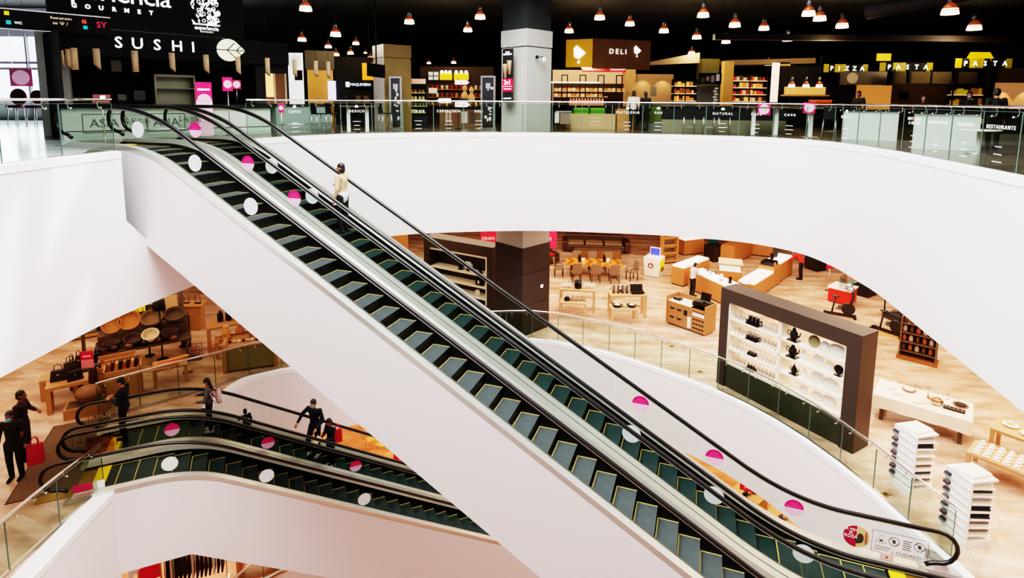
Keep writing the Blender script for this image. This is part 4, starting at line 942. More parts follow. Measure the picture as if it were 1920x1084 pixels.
t = thing('wall_shelving', 'dark market shelving with small lit goods behind the wooden busts', 'shelf', (-2.9, 29.3, 0)); add(t, 'back_panel', -1.9, 1.9, 0.1, 0.2, 0, 2.9, mat('market_brown', (60, 40, 28), 0.7))
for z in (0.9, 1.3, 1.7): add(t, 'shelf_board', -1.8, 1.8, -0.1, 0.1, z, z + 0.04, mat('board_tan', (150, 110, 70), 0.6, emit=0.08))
r2 = random.Random(5)
for z in (0.94, 1.34, 1.74):
    for k in range(14):
        x = -1.75 + 0.25 * k; c = [(190, 130, 60), (150, 40, 40), (206, 190, 150), (110, 80, 40)][r2.randrange(4)]
        tag(obj('jar', MB().lathe([(0.07, 0), (0.075, 0.16), (0.05, 0.2)], (0, 0, 0), 8), mat('goods_%d' % c[0], c, 0.5, emit=0.12), None, (-2.9 + x, 29.3, z)), 'small jar on the dark market shelving behind the wooden busts', 'jar', 'jars on the market shelving')
# ---- deli and bakery
t = thing('deli_stall', 'deli stall with a brown hanging sign box, lit letters and a red awning below it', 'food stall', (3.4, 24.6, 0))
OCH = mat('ochre_sign', (176, 124, 20), 0.5, emit=0.25); BRN = mat('brown_sign', (92, 58, 30), 0.55, emit=0.06, noise=0.2, scale=3)
a = MB(); a.cbox((-0.58, -0.32, 3.2), (1.16, 0.1, 1.16), -0.45); obj('side_sign', a, OCH, t)
a = MB(); a.cbox((1.32, 0.10, 3.2), (2.78, 0.1, 1.26), 0.33); obj('front_sign', a, BRN, t)
text('D E L I', 0.30, WSIGN, t, (1.12, -0.06, 3.3), 0.33, sp=1.0)
for (x, y, z, s, rz) in ((2.02, 0.26, 3.38, 0.8, 0.33), (-0.58, -0.41, 3.2, 1.25, -0.45)):
    a = MB(); a.xprism([(-0.2 * s, 0.16 * s), (-0.1 * s, 0.26 * s), (0.22 * s, 0), (-0.02 * s, -0.2 * s), (-0.18 * s, -0.12 * s)], -0.02, 0.0); a.ball((-0.02 * s, -0.01, -0.3 * s), (0.05 * s, 0.01, 0.05 * s), 8); obj('cheese_emblem', a, WSIGN, t, (x, y, z), rz)
a = MB(); a.cbox((0.55, 0.2, 2.55), (1.9, 0.5, 0.05), 0.1, 0, 0.35); obj('red_awning', a, mat('awning_red', (216, 30, 24), 0.5, emit=0.35), t)
a = MB(); a.cbox((0.35, 0.05, 2.62), (0.5, 0.08, 0.05), 0.1); a.cbox((1.15, 0.1, 2.58), (0.6, 0.08, 0.05), 0.1); obj('tube_light', a, WSIGN, t)
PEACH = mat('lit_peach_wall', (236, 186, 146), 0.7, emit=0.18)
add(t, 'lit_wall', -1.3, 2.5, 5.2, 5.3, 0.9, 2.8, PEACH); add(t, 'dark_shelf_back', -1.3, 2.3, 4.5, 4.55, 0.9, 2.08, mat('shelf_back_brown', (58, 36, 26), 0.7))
for x in (-1.0, -0.1, 0.8, 1.7): 
    a = MB()
    for dx in (0, 0.28): a.box(x + dx, x + dx + 0.05, 3.4, 3.45, 1.1, 2.45)
    a.box(x, x + 0.33, 3.4, 3.45, 2.42, 2.47); obj('black_frame', a, BLACK, t)
add(t, 'hanging_rail', -1.6, 0.9, 3.3, 3.36, 2.06, 2.12, mat('lit_rail', (255, 236, 214), 0.5, emit=1.0))
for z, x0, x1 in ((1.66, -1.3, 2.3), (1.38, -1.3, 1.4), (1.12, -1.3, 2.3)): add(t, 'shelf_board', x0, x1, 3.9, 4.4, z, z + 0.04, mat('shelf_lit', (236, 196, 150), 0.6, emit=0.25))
for k, (z, x0, n) in enumerate(((1.70, -1.2, 16), (1.42, -1.2, 11))):
    for q in range(n):
        x = x0 + 0.225 * q; c = [(226, 170, 110), (240, 206, 160), (196, 130, 76)][(q * 7 + k) % 3]
        a = MB(); a.ball((0, 0, 0.07), (0.12, 0.09, 0.08), 8)
        tag(obj('bread_loaf', a, mat('bread_%d' % c[0], c, 0.7, emit=0.18), None, (3.4 + x, 24.6 + 4.1, z)), 'loaf of bread on the lit bakery shelves under the deli sign', 'bread', 'loaves on the bakery shelves')
for q in range(12):
    a = MB(); a.lathe([(0.07, 0), (0.07, 0.2), (0.03, 0.27), (0.03, 0.33)], (0, 0, 0), 8)
    tag(obj('bottle', a, mat('bottle_rose', (226, 150, 120), 0.4, emit=0.18), None, (2.62 + 0.13 * q, 25.4, 0.98)), 'pinkish bottle in the row on the deli counter top', 'bottle', 'bottles on the deli counter')
t = thing('deli_counter', 'pale wooden deli counter with a dark worktop below the bottles', 'counter', (3.4, 24.0, 0))
add(t, 'cabinet', -0.95, 1.0, 0, 1.6, 0, 0.64, mat('counter_tan', (190, 158, 116), 0.5, noise=0.12, scale=2)); add(t, 'back_cabinet', -0.95, 1.4, 0.9, 1.6, 0.64, 0.98, BLK)
for k in range(3): add(t, 'drawer_line', -0.1 + 0.0, 0.35, -0.012, 0, 0.15 + 0.15 * k, 0.18 + 0.15 * k, mat('drawer_pale', (226, 206, 176), 0.5))
for k, x in enumerate((2.95, 3.65)):
    t = thing('green_crate', ['green slatted crate with produce on the deli counter, beside the atrium column side', 'green slatted crate with produce on the deli counter, beside the bakery queue'][k], 'crate', (x, 24.3, 0.64))
    a = MB()
    for z in (0.02, 0.1, 0.18): a.box(-0.32, 0.32, -0.22, -0.2, z, z + 0.05); a.box(-0.32, -0.30, -0.22, 0.2, z, z + 0.05); a.box(0.30, 0.32, -0.22, 0.2, z, z + 0.05)
    a.box(-0.32, 0.32, -0.22, 0.2, 0, 0.02); obj('slats', a, mat('crate_green', (90, 150, 40), 0.5, emit=0.1), t)
    a = MB()
    for q in range(8): a.ball((-0.26 + 0.075 * q, -0.1 + 0.05 * (q % 2), 0.2), 0.06, 8)
    obj('produce', a, mat('produce_green', (120, 180, 60), 0.6, emit=0.1), t)
t = thing('low_cabinet', 'brown low cabinet beside the pale deli counter', 'cabinet', (4.75, 24.2, 0)); add(t, 'carcass', -0.25, 0.45, 0, 0.6, 0, 0.9, WOOD); add(t, 'worktop', -0.3, 0.5, -0.04, 0.64, 0.9, 0.95, BLK)
t = thing('service_trolley', 'grey trolley with folded cloths beside the atrium column', 'trolley', (2.05, 23.0, 0)); add(t, 'top_tray', -0.3, 0.35, -0.2, 0.25, 0.72, 0.78, STEEL); add(t, 'bin', -0.12, 0.3, -0.18, 0.2, 0.25, 0.7, mat('bin_brown', (120, 100, 84), 0.6)); add(t, 'hanging_cloth', -0.34, -0.16, -0.22, -0.2, 0.3, 0.72, mat('cloth_white', (214, 212, 206), 0.8))
for sx in (-0.28, 0.32): a = MB(); a.tube([(sx, 0, 0), (sx, 0, 0.74)], 0.02, 6); obj('leg', a, STEEL, t)
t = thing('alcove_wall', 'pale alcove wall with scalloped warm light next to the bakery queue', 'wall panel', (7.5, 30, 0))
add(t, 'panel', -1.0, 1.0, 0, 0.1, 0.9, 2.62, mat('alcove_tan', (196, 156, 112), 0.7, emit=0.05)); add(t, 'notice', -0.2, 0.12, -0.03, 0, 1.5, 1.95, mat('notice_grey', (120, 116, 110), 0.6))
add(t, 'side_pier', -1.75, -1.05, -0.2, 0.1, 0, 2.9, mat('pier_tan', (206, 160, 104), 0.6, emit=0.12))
for x in (-0.62, 0.42):
    l = bpy.data.lights.new('alcove_spot', 'SPOT'); l.energy = 28; l.color = (1, 0.74, 0.45); l.spot_size = radians(75); l.spot_blend = 0.4; lo = bpy.data.objects.new('alcove_spot', l); COL.objects.link(lo); lo.location = (7.5 + x, 29.55, 2.7); lo.rotation_euler = (radians(12), 0, 0)
t = thing('market_stall', 'green fronted bakery stall with black bar top beyond the glass', 'counter', (5.9, 23.6, 0)); add(t, 'green_front', -0.45, 0.42, 0, 0.1, 0.3, 1.06, mat('green_panel', (90, 104, 50), 0.5, noise=0.2)); add(t, 'low_front', -0.45, 1.2, 0.02, 0.6, 0, 0.34, mat('low_grey', (120, 124, 112), 0.5)); add(t, 'black_bar', 0.45, 2.2, 0.0, 0.6, 0.34, 1.05, BLK); add(t, 'worktop', -0.5, 2.25, -0.08, 0.65, 1.06, 1.1, WOODD)
def shelves(label, x, y, w, z0, z1, n, items, m=BLK, glow=0.3, name='wall_shelving', deep=0.4):
    t = thing(name, label, 'shelf', (x, y, 0)); add(t, 'back_panel', -w / 2, w / 2, deep, deep + 0.05, 0, z1, m)
    for s in (-1, 0, 1): add(t, 'upright', s * w / 2 - 0.03, s * w / 2 + 0.03, 0, 0.05, 0, z1, BLACK)
    r3 = random.Random(int(x * 7)); dz = (z1 - z0) / n
    for k in range(n):
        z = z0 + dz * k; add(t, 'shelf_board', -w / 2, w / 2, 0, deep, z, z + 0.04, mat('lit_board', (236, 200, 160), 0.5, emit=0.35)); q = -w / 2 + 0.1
        while q < w / 2 - 0.1:
            c = items[r3.randrange(len(items))]; ww = 0.08 + 0.10 * r3.random(); hh = dz * (0.35 + 0.35 * r3.random())
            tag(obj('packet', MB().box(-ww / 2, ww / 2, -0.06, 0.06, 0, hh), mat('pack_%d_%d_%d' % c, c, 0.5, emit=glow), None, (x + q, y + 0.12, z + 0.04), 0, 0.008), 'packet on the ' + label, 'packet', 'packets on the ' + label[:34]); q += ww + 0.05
    return t
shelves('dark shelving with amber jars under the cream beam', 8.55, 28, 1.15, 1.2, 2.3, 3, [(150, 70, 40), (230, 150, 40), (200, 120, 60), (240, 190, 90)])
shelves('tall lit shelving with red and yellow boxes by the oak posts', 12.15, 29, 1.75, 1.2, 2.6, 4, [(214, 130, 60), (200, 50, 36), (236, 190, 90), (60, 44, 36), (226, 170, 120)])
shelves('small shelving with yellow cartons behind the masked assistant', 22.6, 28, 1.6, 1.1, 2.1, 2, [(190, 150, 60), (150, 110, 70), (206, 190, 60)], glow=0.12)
t = thing('menu_board', 'black hanging menu board with food pictures under the olive glass pier', 'menu', (8.7, 25, 0)); add(t, 'board', -0.5, 0.5, 0, 0.05, 1.96, 2.45, BLK)
for k in range(4): add(t, 'food_picture', -0.4 + 0.22 * k, -0.25 + 0.22 * k, -0.01, 0, 2.05 + 0.06 * (k % 2), 2.25 + 0.05 * k, mat('pict_%d' % k, [(80, 70, 60), (150, 110, 80), (120, 120, 116), (190, 180, 170)][k], 0.6, emit=0.1))
for x in (-0.4, 0.4): a = MB(); a.tube([(x, 0.02, 2.45), (x, 0.02, 5.6)], 0.01, 5); obj('hanger', a, BLK, t)
t = pic('grey_screen', 'grey stone screen with white ornament below the hanging menu board', 'screen', 8.5, 9.5, 26, 0.0, 1.95, mat('screen_grey', (112, 104, 92), 0.6, noise=0.3, scale=2))
for k in range(6): a = MB(); a.ball((0.28 + 0.05 * (k % 2), -0.05, 1.15 + 0.13 * k), (0.1, 0.01, 0.05), 8); obj('ornament', a, mat('ornament_white', (206, 206, 200), 0.5, emit=0.1), t)
a = MB(); a.box(9.25, 10.2, 28.1, 28.6, 0, 3.3); struct('column_olive', a, mat('olive_glass', (96, 92, 52), 0.35, noise=0.4, scale=2, emit=0.05))
a = MB(); a.box(10.05, 10.5, 27, 27.4, 0, 3.1); struct('column_wood', a, mat('oak_lit', (190, 146, 84), 0.5, noise=0.2, scale=3, stretch=(6, 6, 1), emit=0.05))
a = MB(); a.box(13.25, 13.95, 28.6, 29.1, 0, 3.2); struct('column_wood_far', a, MATS['oak_lit'])
a = MB(); a.xprism([(6.5, 2.9), (8.85, 3.02), (8.85, 3.5), (8.55, 3.45), (6.5, 3.05)], 27, 27.3); struct('beam_cream', a, mat('cream_beam', (120, 98, 70), 0.7, emit=0.05))
a = MB(); a.xprism([(9.6, 3.0), (15.2, 3.15), (15.2, 3.42), (11, 3.28), (9.6, 3.2)], 28.6, 29.6); struct('beam_cream_far', a, MATS['cream_beam'])
t = thing('light_column', 'glowing white lit column with shelves beside the oak post', 'lamp', (13.2, 28.4, 0)); add(t, 'lit_panel', -0.22, 0.12, 0, 0.1, 1.2, 3.15, mat('warm_lit', (255, 222, 190), 0.5, emit=1.0)); add(t, 'base', -0.22, 0.12, 0, 0.12, 0, 1.2, mat('maroon_dark', (70, 40, 32), 0.5))
LAMPC = mat('copper_glass', (190, 96, 56), 0.25, 0.55, emit=0.12, ecol=(255, 120, 50)); LAMPW = mat('lamp_glow', (255, 228, 196), 0.4, emit=2.4); SOCK = mat('lamp_grey', (120, 124, 124), 0.4, 0.6)
def lamp_proto(w=0.42):
    t = thing('pendant_lamp', '', 'lamp', (0, 0, 0)); r = w / 2
    a = MB(); a.lathe([(r * 0.30, r * 1.45), (r * 0.34, r * 1.0), (r * 0.30, r * 0.98)], (0, 0, 0), 14); a.cyl((0, 0, r * 1.45), r * 0.34, r * 1.0, 14); obj('socket', a, SOCK, t)
    a = MB(); a.lathe([(r * 0.30, r * 1.48), (r * 0.62, r * 1.2), (r * 0.86, r * 0.72)], (0, 0, 0), 18); obj('shade', a, LAMPC, t)
    a = MB(); a.lathe([(r * 0.86, r * 0.72), (r * 0.94, r * 0.42), (r * 0.98, r * 0.18)], (0, 0, 0), 18); obj('glowing_band', a, LAMPW, t)
    a = MB(); a.lathe([(r * 0.97, r * 0.52), (r * 0.965, r * 0.44)], (0, 0, 0), 18); a.lathe([(r * 1.0, r * 0.18), (r * 1.02, r * 0.12)], (0, 0, 0), 18); obj('dark_ring', a, mat('lamp_ring', (90, 60, 44), 0.4), t)
    a = MB(); a.lathe([(r * 0.98, r * 0.18), (r * 1.0, 0.0)], (0, 0, 0), 18); obj('glowing_rim', a, LAMPW, t)
    a = MB(); a.tube([(0, 0, r * 2.4), (0, 0, 1.6)], 0.006, 5); obj('cord', a, BLK, t)
    return t
LP = [(-7.1, 19.7, 4.28, 1), (-10.4, 28.2, 4.11, 1), (-7.0, 22.6, 3.75, 1), (-9.7, 30, 3.95, .86), (-8.3, 30.2, 4.15, .86), (-9.3, 30, 3.55, .8), (-8.6, 30.2, 3.65, .8), (-8.7, 30, 3.3, .66), (-7.6, 30.4, 3.43, .72), (-8.5, 31, 3.05, .62), (-7.5, 29, 3.6, .4), (-4.3, 23.8, 4.41, 1), (-4.5, 30.5, 3.2, .55), (-3.2, 30.8, 3.25, .65), (-2.1, 26.6, 4.44, 1), (-1.3, 22.6, 4.46, 1), (2.6, 26.6, 4.43, 1), (3.4, 22.6, 4.47, 1), (5.1, 25.1, 4.57, 1), (6.6, 25.1, 4.28, 1), (9.8, 31.3, 3.87, .9), (8.5, 26.5, 4.18, 1), (6.8, 20.6, 4.30, 1), (10.5, 28.2, 4.16, 1), (8.3, 21.5, 4.08, 1), (10.4, 23.8, 4.26, 1), (12.7, 26.5, 4.11, 1), (9.7, 18.9, 4.12, 1), (10.5, 19.7, 4.08, 1), (11.8, 20.6, 3.96, 1), (11.9, 15.7, 3.71, 1), (15.1, 18.8, 3.69, 1), (14.0, 31.2, 3.3, .9)]
WH = ['above the sushi stall side of the escalator heads, large', 'over the white menu wall', 'between the sushi stall and gold columns, with a second glow', 'third deep behind the sushi stall', 'fourth deep behind the sushi stall, higher', 'in the cluster over the dark mexican stall, wide', 'in the cluster over the dark mexican stall, beside the wide one', 'low in the cluster over the dark mexican stall', 'near the top edge of the gold column', 'lowest small one over the lit blue name board', 'tiny one touching the gold column edge', 'alone high above the gold column', 'small and low behind the gold column', 'small and low above the market shelves', 'high, just before the grey atrium column, lower one', 'high, just before the grey atrium column, upper one', 'just past the grey atrium column', 'above the ochre side of the deli sign', 'above the lit deli letters', 'above the far end of the deli sign', 'hanging in front of the cream beam end', 'between the cream beam and hanging menu board, higher', 'large and high over the natural food stall', 'small over the olive pier', 'bright with a wide glowing bell over the tall lit shelving', 'over the long cream beam', 'bright over the end of the long cream beam', 'first of the close pair above the pizza sign', 'second of the close pair above the pizza sign', 'alone past the close pair above the pizza sign', 'largest of all, close over the pasta stall', 'over the yellow pasta roof panel', 'lowest, hidden among the beams over the three small lamps']
lp0 = lamp_proto(); lk = kids(lp0)
for k, (x, y, z, s) in enumerate(LP):
    o = lp0 if k == 0 else dup(lp0, (0, 0, 0), ch=lk)
    o.location = (x, y, z - 0.1); o.scale = (s, s, s if s > 0.5 else s); o['label'] = 'copper pendant lamp ' + WH[k]; o['group'] = 'pendant lamps under the black ceiling'
for k, x in enumerate((12.8, 13.46, 14.07)):
    o = dup(lp0, (x, 26, 1.88), ch=lk); o.scale = (0.72, 0.72, 0.9); o['label'] = 'small pendant lamp over the carton shelf by the pizza stall, ' + ['beside the oak post', 'middle of the three', 'beside the pizza sign'][k]; o['group'] = 'three small lamps over the cartons'
# ---- pizza and pasta stalls
t = thing('carton_shelf', 'shelf of brown cartons under the three small lamps', 'shelf', (14.45, 28, 0)); add(t, 'shelf_board', -1.0, 1.2, -0.1, 0.4, 1.5, 1.58, WOOD); add(t, 'back_panel', -1.2, 1.0, 0.45, 0.5, 0, 3.0, BLK)
for s in (-0.7, 0.7): add(t, 'leg', s - 0.03, s + 0.03, 0, 0.06, 0, 1.5, BLACK)
for k in range(9):
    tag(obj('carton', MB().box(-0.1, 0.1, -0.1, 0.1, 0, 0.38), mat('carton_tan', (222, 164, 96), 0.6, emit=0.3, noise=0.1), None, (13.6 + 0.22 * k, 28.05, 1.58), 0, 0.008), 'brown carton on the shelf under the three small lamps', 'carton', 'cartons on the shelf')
for k, x in enumerate((14.05, 14.5)):
    t = thing('serving_bowl', ['wide orange bowl under the carton shelf', 'orange bowl with a bright highlight next to the pizza stall'][k], 'bowl', (x, 26.2, 1.05)); a = MB(); a.lathe([(0.1, 0), (0.26, 0.12), (0.3, 0.26), (0.27, 0.27)], (0, 0, 0), 18); obj('bowl_body', a, mat('bowl_orange', (206, 84, 36), 0.3, emit=0.2), t)
t = thing('carton_counter', 'dark counter carrying the orange bowls', 'counter', (14.2, 26.2, 0)); add(t, 'cabinet', -0.9, 0.9, -0.3, 0.4, 0, 1.0, BLK); add(t, 'worktop', -0.95, 0.95, -0.35, 0.45, 1.0, 1.05, WOODD)
t = thing('pizza_stall', 'dark pizza and pasta stall with spaced white letters on black and yellow panels', 'food stall', (18.5, 27, 0))
sgn = [(-3.2, 1, -1.0, 1, 2.68, 3.08), (-1.1, 0.0, 1.3, -0.2, 2.7, 3.1), (1.3, -1.5, 3.7, -1.7, 2.78, 3.2)]
for x0, y0, x1, y1, z0, z1 in sgn:
    a = MB(); n = 8
    for q in range(n):
        u, v = q / n, (q + 0.93) / n; a.face([(x0 + (x1 - x0) * u, y0 + (y1 - y0) * u, z0), (x0 + (x1 - x0) * v, y0 + (y1 - y0) * v, z0), (x0 + (x1 - x0) * v, y0 + (y1 - y0) * v, z1), (x0 + (x1 - x0) * u, y0 + (y1 - y0) * u, z1)], 1 if q in (0, 2, 3, 7) else 0)
    obj('sign_strip', a, [BLK, mat('dim_yellow', (150, 126, 10), 0.5, emit=0.25)], t)
for wd, (x0, y0, x1, y1, z0, z1) in zip(('PIZZA', 'PASTA', 'PASTA'), sgn):
    for k, ch in enumerate(wd):
        u = 0.17 + 0.68 * k / 4; text(ch, 0.30, WSIGN, t, (x0 + (x1 - x0) * u, y0 + (y1 - y0) * u - 0.05, (z0 + z1) / 2 - 0.02), 0, off=0.004)
add(t, 'yellow_roof_panel', -0.65, 0.0, 0.9, 1.0, 3.25, 3.6, LITY); a = MB(); a.xprism([(2.8, 3.2), (4.2, 3.2), (3.9, 3.6), (3.0, 3.6)], -0.2, -0.15); obj('yellow_roof_panel', a, LITY, t)
add(t, 'steel_hood', -2.6, -0.7, 0.0, 0.6, 2.05, 2.68, mat('hood_steel', (140, 132, 120), 0.3, 0.7, noise=0.2, scale=2)); a = MB(); a.disc((-2.35, -0.02, 2.36), 0.26, 0, 0.02, 20); obj('round_mark', a, mat('hood_mark', (176, 160, 140), 0.5), t)
for k, x in enumerate((-0.72, 0.0, 1.0, 2.2)): add(t, 'framed_pane', x + 0.06, x + (0.55 if k == 0 else 0.95), -0.55, -0.5, 2.12, 2.66, mat('smoke_pane', (92, 84, 66), 0.2, noise=0.3, scale=2)); add(t, 'pane_frame', x - 0.04, x + 0.02, -0.58, -0.48, 2.05, 2.75, BLACK)
add(t, 'pane_frame', -0.8, 3.4, -0.58, -0.48, 2.03, 2.08, BLACK)
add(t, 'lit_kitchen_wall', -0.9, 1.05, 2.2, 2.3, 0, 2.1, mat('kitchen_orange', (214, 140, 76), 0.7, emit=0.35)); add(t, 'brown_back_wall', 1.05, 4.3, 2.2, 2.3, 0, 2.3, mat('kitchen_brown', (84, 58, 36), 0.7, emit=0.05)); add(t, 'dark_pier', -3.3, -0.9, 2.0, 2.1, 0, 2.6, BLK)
add(t, 'counter', -3.0, 1.5, -6.2, -5.6, 0, 1.0, BLK) ; add(t, 'screen', 0.1, 0.55, 0.2, 0.25, 1.35, 1.75, BLK)
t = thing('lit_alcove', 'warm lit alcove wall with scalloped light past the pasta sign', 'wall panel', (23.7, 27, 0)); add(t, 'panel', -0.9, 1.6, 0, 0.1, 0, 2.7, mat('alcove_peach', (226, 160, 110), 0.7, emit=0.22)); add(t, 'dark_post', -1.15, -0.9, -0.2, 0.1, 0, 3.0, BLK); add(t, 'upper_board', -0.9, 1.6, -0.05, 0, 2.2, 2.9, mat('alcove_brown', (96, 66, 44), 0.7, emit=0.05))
for x in (-0.3, 0.7):
    l = bpy.data.lights.new('alcove_spot', 'SPOT'); l.energy = 28; l.color = (1, 0.7, 0.42); l.spot_size = radians(70); l.spot_blend = 0.4; lo = bpy.data.objects.new('alcove_spot', l); COL.objects.link(lo); lo.location = (23.7 + x, 26.6, 2.15); lo.rotation_euler = (radians(12), 0, 0)
a = MB(); a.tube([(12.4, 20.2, 4.35), (13.0, 19.5, 4.45), (14.8, 18.2, 4.75), (16.6, 17.0, 5.0)], 0.26, 12); o = struct('duct', a, mat('duct_grey', (70, 62, 62), 0.7, noise=0.3, scale=4)); tag(o, 'grey fabric air duct slanting below the black ceiling', 'duct'); del o['kind']
a = MB(); a.box(9, 24, 25.5, 25.8, 3.95, 4.2); struct('beam_dark', a, mat('beam_brown', (36, 26, 20), 0.7))
# ---- bar counters and tall tables just behind the rail
TW = mat('tile_glow', (186, 196, 188), 0.4, noise=0.18, scale=2, stretch=(1, 1, 8), emit=0.2)  # emission added so the tiled counters look lit
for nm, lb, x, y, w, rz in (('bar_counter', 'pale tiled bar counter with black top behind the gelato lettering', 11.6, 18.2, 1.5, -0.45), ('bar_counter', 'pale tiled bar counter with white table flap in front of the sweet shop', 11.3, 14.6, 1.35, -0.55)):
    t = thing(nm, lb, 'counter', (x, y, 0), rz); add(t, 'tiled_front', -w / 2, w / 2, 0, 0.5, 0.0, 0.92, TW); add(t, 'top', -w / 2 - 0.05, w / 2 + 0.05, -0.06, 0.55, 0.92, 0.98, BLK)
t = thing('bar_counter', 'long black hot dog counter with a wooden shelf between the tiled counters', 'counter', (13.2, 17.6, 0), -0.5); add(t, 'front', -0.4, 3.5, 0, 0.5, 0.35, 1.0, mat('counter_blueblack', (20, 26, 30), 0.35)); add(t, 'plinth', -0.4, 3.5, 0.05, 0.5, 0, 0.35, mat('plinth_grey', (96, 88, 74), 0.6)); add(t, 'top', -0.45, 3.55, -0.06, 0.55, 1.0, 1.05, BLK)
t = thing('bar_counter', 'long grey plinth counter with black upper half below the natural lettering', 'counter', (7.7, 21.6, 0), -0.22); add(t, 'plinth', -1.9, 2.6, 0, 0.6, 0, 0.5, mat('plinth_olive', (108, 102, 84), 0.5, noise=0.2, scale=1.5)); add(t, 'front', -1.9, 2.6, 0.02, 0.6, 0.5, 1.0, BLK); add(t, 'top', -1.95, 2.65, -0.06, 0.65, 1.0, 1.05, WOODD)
WLEG = mat('white_post', (214, 216, 212), 0.5)
def high_table(label, x, y, w=1.6, posts=(-0.4, 0.4), rz=0.0, z=0.98):
    t = thing('high_table', label, 'table', (x, y, 0), rz); add(t, 'table_top', -w / 2, w / 2, -0.3, 0.3, z, z + 0.04, WOODD)
    for p in posts: add(t, 'post', p - 0.06, p + 0.06, -0.06, 0.06, 0.02, z, WLEG)
    for p in posts: add(t, 'foot', p - 0.25, p + 0.25, -0.2, 0.2, 0, 0.02, STEEL)
    return t
high_table('high table on two white posts below the cafe lettering', 9.15, 20.3, 1.9, (-0.42, 0.35), -0.2); high_table('high table on a single white post below the cava lettering', 10.3, 19.4, 1.2, (0.0,), -0.3)
high_table('high table on two white posts below the mexico lettering', -5.6, 20.45, 1.3, (-0.35, 0.3), 0.35, 0.92)
t = thing('round_cafe_table', 'white round topped cafe table beside the tiled sweet shop counter', 'table', (11.25, 13.5, 0)); a = MB(); a.cyl((0, 0, 0.55), 0.42, 0.03, 20); obj('table_top', a, mat('top_white', (226, 226, 214), 0.4), t); a = MB(); a.cyl((0, 0, 0), 0.05, 0.55, 10); obj('post', a, WLEG, t); a = MB(); a.cyl((0, 0, 0), 0.25, 0.02, 16); obj('foot', a, STEEL, t)
def bar_stool(label, x, y, rz, first=[]):
    if not first:
        t = thing('bar_stool', label, 'stool', (x, y, 0), rz, 'bar stools behind the upper rail')
        add(t, 'seat', -0.2, 0.2, -0.2, 0.2, 0.66, 0.70, BLK, 0.01)
        a = MB(); a.cbox((0, 0.2, 0.88), (0.38, 0.03, 0.36), 0, 0, -0.12); obj('backrest', a, BLK, t, bevel=0.01)
        for sx in (-1, 1):
            for sy in (-1, 1): a = MB(); a.tube([(sx * 0.17, sy * 0.17, 0.66), (sx * 0.21, sy * 0.21, 0)], 0.014, 6); obj('leg', a, STEEL, t)
        a = MB(); a.tube([(-0.19, -0.19, 0.25), (0.19, -0.19, 0.25), (0.19, 0.19, 0.25), (-0.19, 0.19, 0.25)], 0.01, 5, 0, True); obj('foot_ring', a, STEEL, t); first.append(t); first.append(kids(t)); return t
    o = dup(first[0], (x, y, 0), rz, label, None, first[1]); return o
for k, (x, y, rz) in enumerate(((-6.8, 19.75, 2.4), (-6.4, 20.1, 2.4), (-4.75, 21.0, 2.2), (6.6, 21.0, 2.9), (7.3, 20.9, 2.9), (7.8, 20.7, 2.9), (10.5, 18.6, 2.6))):
    bar_stool('black backed bar stool ' + ['beside the tapas lettering', 'second along from the tapas lettering', 'standing past the mexico table posts', 'under the bread lettering', 'under the bread lettering, next to the natural lettering', 'under the natural lettering', 'pale lit by the gelato lettering'][k], x, y, rz)
t = thing('tapas_counter', 'pale frosted tapas counter with black top in front of the white menu wall', 'counter', booth(6.05, -0.15), BRZ); add(t, 'frosted_front', -1.0, 1.0, 0, 0.5, 0.0, 0.94, mat('frost_grey', (126, 138, 132), 0.4, noise=0.12, scale=2, emit=0.03)); add(t, 'top', -1.02, 1.05, -0.05, 0.55, 0.94, 1.0, BLK); a = MB(); a.tube([(-1.0, -0.15, 0.3), (1.0, -0.15, 0.3)], 0.015, 6); obj('foot_rail', a, CHROME, t)
circ_sign('narrow pink notice on a thin pole in front of the tapas counter', (-7.35, 17.9, 0), 0.3, 0.16, 0.3, 0.75)
circ_sign('pink notice with pale disc on the cafe table edge', (8.95, 20.05, 1.02), -0.2, 0.42, 0.40, -0.28, False)
circ_sign('round pale pink notice by the cava lettering', (9.95, 18.9, 0.0), -0.3, 0.36, 0.36, 0.84)
for x, y, p in ((3.5, 26.5, 180), (8.5, 26.5, 170), (14, 25.5, 180), (19.5, 25, 150), (-3, 26, 140), (-7.5, 24, 110)):
    l = bpy.data.lights.new('stall_light', 'POINT'); l.energy = p; l.color = (1, 0.76, 0.5); l.shadow_soft_size = 0.4; lo = bpy.data.objects.new('stall_light', l); COL.objects.link(lo); lo.location = (x, y, 3.6)
# ------------------------------------------------------------------ middle floor, far side and right
OAK = mat('oak_light', (190, 144, 104), 0.5, noise=0.18, scale=4, stretch=(1, 7, 1)); GREYW = mat('grey_wood', (56, 46, 39), 0.55, noise=0.22, scale=2.5, stretch=(1, 1, 7)); WPAINT = mat('white_paint', (240, 238, 234), 0.5)
LEDW = mat('lit_counter', (255, 252, 246), 0.4, emit=0.7); CHARC = mat('charcoal_clad', (40, 36, 35), 0.5, noise=0.3, scale=4); REDS = mat('sale_red', (186, 26, 60), 0.55, emit=0.12); REDC = mat('counter_red', (206, 40, 34), 0.5)
CRYST = glass_mat('crystal', (236, 238, 240), 0.35, 0.8); PORC = mat('porcelain', (244, 242, 238), 0.3); PEWT = mat('dark_pewter', (26, 24, 24), 0.35, 0.4); SILV = mat('silverware', (210, 206, 200), 0.18, 1.0); COPP = mat('copperware', (170, 112, 90), 0.25, 0.9)
a = MB(); a.prism(sq(1.5), -2.0 + 0, 4.5); o = struct('column_middle', a, GREYSTONE); o.location = (0.45, 22.0, ZM + 0); o.rotation_euler = (0, 0, radians(44)); o.data.materials[0] = GREYSTONE
for v in o.data.vertices: v.co.z = 3.55 if v.co.z < 0 else 4.5
